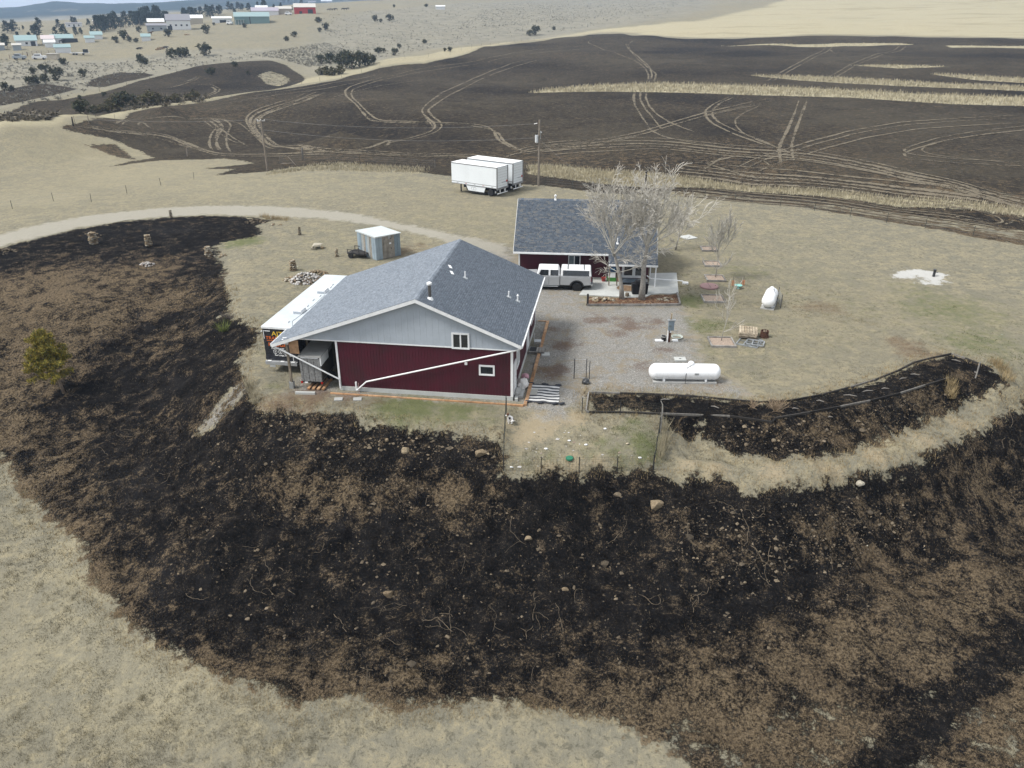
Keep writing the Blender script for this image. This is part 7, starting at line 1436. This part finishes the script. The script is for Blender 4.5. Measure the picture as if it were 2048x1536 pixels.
def vehicle(q, label, L_, name, m1, m2, cat):
    p = on(*q); t = thing(name, label, cat, p, random.uniform(-.3, .3)); MB().box((0, 0, 1.0), (L_, 2.0, 1.0), taper=(.96, .94)).build('body', m1, t, bevel=.05); MB().box((-L_*.1, 0, 1.85), (L_*.5, 1.8, .8), taper=(.8, .85)).build('cab', m1, t); MB().mm((-L_*.3, -.94, 1.6), (L_*.1, .94, 2.0)).build('window', m2, t)
    for x in (-L_*.3, L_*.3):
        for y in (-.9, .9): MB().cyl((x, y-.12, .4), (x, y+.12, .4), .4, n=10).build('wheel', BLACK, t)
vehicle((80,119), 'small white camper parked below the left farmyard', 5.5, 'camper', BW, GLASS, 'camper'); vehicle((577,30), 'white vehicle parked beside the red barn', 5, 'parked_car', BW, GLASS, 'car'); vehicle((40,119), 'dark and white vehicle at the far left pens', 5, 'parked_car', BGREY, GLASS, 'car'); vehicle((460,49), 'white round tank like vehicle left of the teal shed', 4, 'parked_car', BW, GLASS, 'car')
p = on(160, 110); t = thing('flatbed_trailer', 'white flatbed trailer loaded with dark bales on the far pasture', 'trailer', p, .35); MB().mm((-4, -1.1, .8), (4, 1.1, 1.0)).build('deck', BW, t); MB().box((2.6, 0, 1.7), (2, 2, 1.4)).build('bale', DOORD, t)
for x in (-2.5, -1.3, 1.5): MB().cyl((x, -1.0, .45), (x, 1.0, .45), .42, n=10).build('wheel', BLACK, t)
p = on(105, 119); t = thing('hay_shelter', 'tan box stall beside a dark cart on the far pasture', 'shelter', p); MB().mm((-2.2, 0, 0), (2.2, 2.5, 2.2)).build('wall', BTAN, t); MB().mm((-2.4, -.2, 2.2), (2.4, 2.7, 2.35)).build('roof', RTAN, t)
for k, (a, c, lb) in enumerate((((20,118),(55,112),'pole corral at the far left, below the sheds'), ((56,112),(112,108),'pole corral in front of the nearest teal roofed shed'))): fence('corral_fence', lb, [a, ((a[0]+c[0])/2, (a[1]+c[1])/2), c], 4, 1.7, BROWNP, (.5, 1.0, 1.5), .08, .05)
COWM = M('black cattle hide', (.016, .013, .012), .85, var=.3); HORSE = M('brown horse hide', (.07, .04, .024), .8, var=.2)
def animal_mesh(horse=False, lying=False):
    k = 0 if lying else .75; h = .55 if lying else 1.15
    pts = [(-.8, 0, h), (-.2, 0, h-.03), (.55, 0, h+.03), (.95, 0, h+(.45 if horse else .12)), (1.35, 0, h+(.50 if horse else -.02)), (1.6, 0, h+(.25 if horse else -.15))]; ed = [(0, 1), (1, 2), (2, 3), (3, 4), (4, 5)]; rd = [.28, .33, .32, .17, .14, .10]
    for x, i, b in ((-.75, 0, -.10), (.6, 2, .06)):
        for y in (-.2, .2):
            n = len(pts); pts += [(x, y, h-.2), (x+(b if not lying else .35), y, max(.12, h*.45)), (x, y, .03)]; ed += [(i, n), (n, n+1), (n+1, n+2)]; rd += [.16, .08, .06]
    n = len(pts); pts += [(-1.08, 0, h-.05), (-1.12, 0, h*.45)]; ed += [(0, n), (n, n+1)]; rd += [.05, .04]
    return skin('body', pts, ed, rd, HORSE if horse else COWM, 0, 1)
COWME, HORME, LYME = animal_mesh(), animal_mesh(True), animal_mesh(False, True)
for k, (px, py) in enumerate(((657,22),(662,21.5),(667,21.5),(672,21),(686,20.5),(691,20.5),(695,20))):
    o = link('cow', COWME); o.location = on(px, py); o.rotation_euler = (0, 0, random.uniform(-.5, .5)+(math.pi if k % 2 else 0)); o.scale = (1.25,)*3; tag(o, ('first', 'second', 'third', 'fourth', 'left', 'middle', 'right')[k]+(' black cow in the left cattle knot right of the red barn' if k < 4 else ' black cow in the right trio of cattle right of the red barn'), 'cow', 'black cattle in the left knot' if k < 4 else 'black cattle in the right trio')
for q, me, rz, lb, nm in (((257,76), HORME, 2.2, 'brown horse by the small junipers on the pasture', 'horse'), ((301,71), HORME, .3, 'dark horse near the lone small white shed', 'horse'), ((278,99), LYME, .2, 'black cow lying alone on the pasture above the gully', 'cow'), ((330,97), LYME, .1, 'black cow lying beside the hay pile', 'cow'), ((124,87), COWME, .2, 'dark cow beside the dark open end of the teal barn', 'cow')):
    o = link(nm, me); o.location = on(*q); o.rotation_euler = (0, 0, rz); o.scale = (1.25,)*3; tag(o, lb, nm)
heap((320,99), 'hay_pile', 'brown hay pile beside the lying black cow', 'hay pile', 70, 2.2, 1.5, 1.0, [stone_mesh(91, 1, .6, M('brown hay', (.17, .12, .07), .95, var=.4))], .5); heap((374,70), 'hay_pile', 'small tan hay pile left of the teal shed pasture', 'hay pile', 40, 1.6, 1.0, .7, [stone_mesh(92, 1, .6, M('tan hay', (.25, .19, .12), .95, var=.4))], .45)

# ------------------------------------------------------------------ junipers and pines, far and near: trunk + crown of leaf sprays
def crown_mesh(kind, seed):
    r = np.random.default_rng(seed); Vn = []
    if kind == 'pine':                                  # unit height, ragged cone with bare gaps
        for k in range(54):
            z = .16+.82*r.uniform(0, 1)**.9; R0 = .30*(1-(z-.1)/.95)**.7*r.uniform(.45, 1.15)+.02; a = r.uniform(0, 6.283); Vn.append(needle_clump((R0*math.cos(a), R0*math.sin(a), z), .12, 12, r))
        w = 2.6
    else:
        lob = [(r.uniform(-.28, .28), r.uniform(-.28, .28), r.uniform(.25, .68), r.uniform(.20, .34)) for _ in range(5)]+[(0, 0, .74, .2), (0, 0, .35, .36)]
        for k in range(70):
            x, y, z, s = lob[int(r.integers(0, len(lob)))]; d = r.normal(0, 1, 3); d /= np.linalg.norm(d); q = np.array([x, y, z])+d*s*r.uniform(.6, 1); q[2] = max(.06, q[2]); Vn.append(needle_clump(q, .15, 10, r))
        w = 3.0
    V_ = np.concatenate(Vn).reshape(-1, 3, 3); m = V_[:, :2].mean(1, keepdims=True); V_[:, :2] = m+(V_[:, :2]-m)*w; return V_.reshape(-1, 3)
CM = {}
for kd, mt in (('pine', PIN), ('juniper', JUN)):
    for s in range(4): v = crown_mesh(kd, 100+s); CM[kd, s] = fast_mesh('crown', v, np.arange(len(v)).reshape(-1, 3), mt)
v = crown_mesh('juniper', 107); CM['brush', 0] = fast_mesh('crown', v, np.arange(len(v)).reshape(-1, 3), Mpiece('olive brush leaves', (.06, .06, .03), (.13, .12, .06), .9, .1, 0, .5, (.16, .13, .08)))
TK = MB().tube([(0, 0, -.08), (.01, 0, .3), (0, .01, .8)], [.028, .022, .008], 6).mesh('trunk', PBARK)
TKJ = MB().tube([(0, 0, -.08), (.02, 0, .25), (-.02, .03, .5)], [.05, .04, .02], 6).mesh('trunk', PBARK)
NT_ = [0]
def tree(kd, px, py, hpx, label, group, wide=1.):
    g = at(px, py); d = math.hypot(g[0], g[1]); H = hpx*d/F_PX*1.08; NT_[0] += 1
    t = thing('pine_tree' if kd == 'pine' else 'juniper', label, 'tree' if kd == 'pine' else 'juniper', (g[0], g[1], g[2]), random.uniform(0, 6.28), group); t.scale = (H*wide*random.uniform(.9, 1.15), H*wide*random.uniform(.9, 1.15), H)
    link('trunk', TK if kd == 'pine' else TKJ, t); link('crown', CM[kd, 0 if kd == 'brush' else NT_[0] % 4], t)
for i, (px, py, h) in enumerate(((643,127,15),(661,128,19),(679,130,22),(692,137,21),(705,138,27),(720,134,26),(735,131,24),(744,128,16),(690,127,22))): tree('juniper', px, py, h, ('first dark juniper from the left in the dense clump', 'second dark juniper from the left in the dense clump', 'third dark juniper from the left in the dense clump', 'fourth dark juniper from the left, rear of the dense clump', 'tallest juniper in the middle of the dense clump', 'broad juniper right of the tallest in the dense clump', 'last tall juniper but one at the right of the dense clump', 'small juniper at the right end of the dense clump', 'low front juniper in the middle of the dense clump')[i], 'junipers of the dense clump')
for i, (px, py, h) in enumerate(((641,150,13),(652,150,16),(666,151,15),(681,148,15))): tree('brush', px, py, h, ('leftmost', 'second', 'third', 'rightmost')[i]+' olive bush in front of the dense juniper clump', 'olive bushes before the dense clump', 1.3)
for px, py, h, lb in ((345,117,16,'leftmost juniper on the cut bank'),(359,114,17,'second juniper on the cut bank'),(373,115,17,'third juniper on the cut bank'),(413,111,19,'rightmost juniper on the cut bank, standing apart'),(281,126,14,'small dark juniper left of the cut bank'),(290,129,13,'olive juniper left of the cut bank'),
    (68,149,11,'small juniper above the left gully, left of two'),(92,147,14,'small juniper above the left gully, right of two'),(58,170,13,'round juniper at the far left of the gully'),(72,168,15,'dark juniper at the left of the gully'),(93,166,15,'middle juniper at the left of the gully'),(113,161,20,'broad juniper on the gully rim'),(12,183,14,'grey juniper at the left edge of the picture'),(25,181,9,'small juniper near the left edge of the gully'),
    (131,131,12,'lone juniper above the scrub slope'),(166,154,12,'grey green bush on the gully slope'),(469,134,9,'dark juniper on top of the burned knob'),(421,149,13,'red brown juniper on the burned knob'),(497,149,6,'tiny juniper on the burned knob'),(208,193,7,'tiny burned juniper in the gully, right of two'),(160,199,7,'tiny burned juniper in the gully, left of two'),
    (638,45,10,'dark juniper in the pasture below the red barn'),(651,61,13,'juniper in the draw below the red barn, right end'),(640,64,7,'small juniper in the draw below the red barn'),(590,74,9,'dark juniper in the draw, middle of the pasture'),(574,82,9,'dark juniper at the lower end of the draw'),(751,43,11,'dark juniper on the far hill, left of three'),(762,45,6,'tiny juniper on the far hill between two'),(779,42,11,'dark juniper on the far hill, right of three'),
    (756,106,11,'dark juniper at the foot of the pale ridge'),(769,104,7,'low juniper at the foot of the pale ridge'),(789,111,12,'round dark juniper standing on the pale ridge'),(798,97,8,'small juniper above the pale ridge'),(850,87,8,'reddish juniper above the pale ridge, to the right'),(900,104,9,'dark juniper on the field edge of the pale ridge'),(890,103,6,'low juniper on the field edge of the pale ridge'),(788,15,5,'tiny juniper on the far hill top, left'),(852,14,6,'tiny juniper on the far hill top, right'),
    (249,79,15,'tall ragged juniper on the pasture'),(233,86,10,'juniper on the pasture left of the ragged one'),(260,84,8,'small juniper on the pasture right of the ragged one'),(272,85,8,'round juniper on the pasture near the small shed'),(337,74,13,'dark juniper below the big white house'),(412,68,14,'dark juniper on the pasture left of the teal shed'),(279,65,9,'grey green juniper left of the grey blue house'),(489,55,8,'dark bush at the teal shed corner'),(428,51,5,'small dark bush by the low white building'),(1070,70,15,'dark scrub clump in the far draw'),(1060,72,10,'low dark scrub in the far draw'),(1108,60,7,'small dark bush right of the far draw')): tree('juniper', px, py, h, lb, 'junipers dotted over the pasture', 1.15)
for px, py, h, lb in ((172,228,24,'dark green juniper at the left end of the gully thicket'),(231,219,24,'olive bush in the gully thicket, left of centre'),(252,218,27,'tall dark bush in the gully thicket'),(222,224,18,'grey green bush low in the gully thicket'),(300,211,24,'broad olive bush in the gully thicket'),(318,208,18,'small olive bush in the gully thicket'),(352,205,15,'thin olive bush right in the gully thicket'),(390,201,18,'red brown bush at the right end of the gully thicket'),(205,222,13,'low grey bush in the gully thicket'),(190,226,13,'low brown bush in the gully thicket')): tree('brush' if 'olive' in lb or 'low' in lb or 'brown' in lb else 'juniper', px, py, h, lb, 'bushes of the gully thicket', 1.35)
r2 = random.Random(12); line_ = [(195,66),(215,63),(235,60),(255,56),(270,53),(290,50),(310,48),(330,46),(350,44),(372,42),(388,38),(405,36),(425,34),(442,32)]
WB = []
for i in range(46):
    k = r2.uniform(0, len(line_)-1.01); a, c = line_[int(k)], line_[int(k)+1]; f = k-int(k); WB.append((a[0]*(1-f)+c[0]*f+r2.uniform(-3, 3), a[1]*(1-f)+c[1]*f+r2.uniform(-4, 2), r2.uniform(14, 24) if a[0] < 330 else r2.uniform(11, 17)))
OR = lambda k: str(k)+('th' if 10 < k % 100 < 14 else {1: 'st', 2: 'nd', 3: 'rd'}.get(k % 10, 'th'))
for i, (px, py, h) in enumerate(sorted(WB)): tree('pine', px, py, h, OR(i+1)+' dark pine from the left end of the long windbreak behind the far houses', 'pines of the long windbreak', 1.15)
for px, py, h, lb in ((15,66,16,'pine at the far left of the flat, first from the edge'),(30,63,15,'pine at the far left of the flat, second from the edge'),(24,66,12,'small pine between two at the far left'),(47,60,6,'tiny pine on the flat left of the lone tall pine'),(80,61,17,'lone tall pine on the flat at the left'),(65,63,8,'small pine left of the lone tall pine'),(118,58,13,'pine left of the white mobile home'),(146,48,10,'pine behind the white mobile home'),(152,48,9,'second pine behind the white mobile home'),(178,51,9,'small pine between mobile home and tan grey barn'),(196,43,6,'tiny pine above the tan grey barn'),(75,78,20,'large pine above the left farmyard'),(112,73,13,'pine on the bank above the teal roofed barn, left'),(129,74,17,'pine on the bank above the teal roofed barn, right'),(37,80,11,'pine on the bank above the long white barn'),(60,79,10,'small pine on the bank above the long white barn'),(15,95,18,'dark pine left of the long white barn'),(8,92,13,'dark pine at the left edge by the sheds'),
    (152,72,12,'juniper pine on the bank, left of a row'),(163,70,10,'middle pine of the row on the bank'),(185,67,11,'right pine of the row on the bank'),(458,22,13,'pine on the skyline left of the teal shed, first'),(465,21,10,'pine on the skyline left of the teal shed, second'),(477,21,12,'pine on the skyline above the teal shed'),(485,21,10,'thin pine on the skyline above the teal shed'),(498,23,12,'pine behind the mauve roofed barn, left'),(516,16,9,'pine on the skyline, middle'),(528,18,14,'tall pine on the skyline left of the red barn'),(548,18,7,'small pine on the skyline left of the red barn'),(562,18,9,'pine on the skyline near the red barn'),(567,8,10,'pine at the top edge above the red barn, left'),(578,8,8,'pine at the top edge above the red barn, middle'),(592,7,9,'pine at the top edge above the red barn, right'),(603,8,8,'small pine at the top edge right of the red barn'),(584,22,7,'dark round pine between tan barn and red barn'),(470,30,9,'pine beside the low white building')): tree('pine', px, py, h, lb, 'pines round the far farms', 1.2)

# ------------------------------------------------------------------ air: even thin haze over the whole place
hz = MB(); hz.mm((-4700, -4700, -60), (4700, 4700, 130)); ho = bpy.data.objects.new('haze', hz.mesh('haze', bpy.data.materials.new('haze air'))); COL.objects.link(ho); tag(ho, 'thin blue haze over the plain', kind='stuff')
m = ho.data.materials[0]; m.use_nodes = True; m.node_tree.nodes.clear(); ou = m.node_tree.nodes.new('ShaderNodeOutputMaterial'); pv = m.node_tree.nodes.new('ShaderNodeVolumePrincipled')
pv.inputs['Color'].default_value = (.52, .70, .97, 1); pv.inputs['Density'].default_value = .00023; pv.inputs['Anisotropy'].default_value = .2; m.node_tree.links.new(pv.outputs[0], ou.inputs['Volume'])
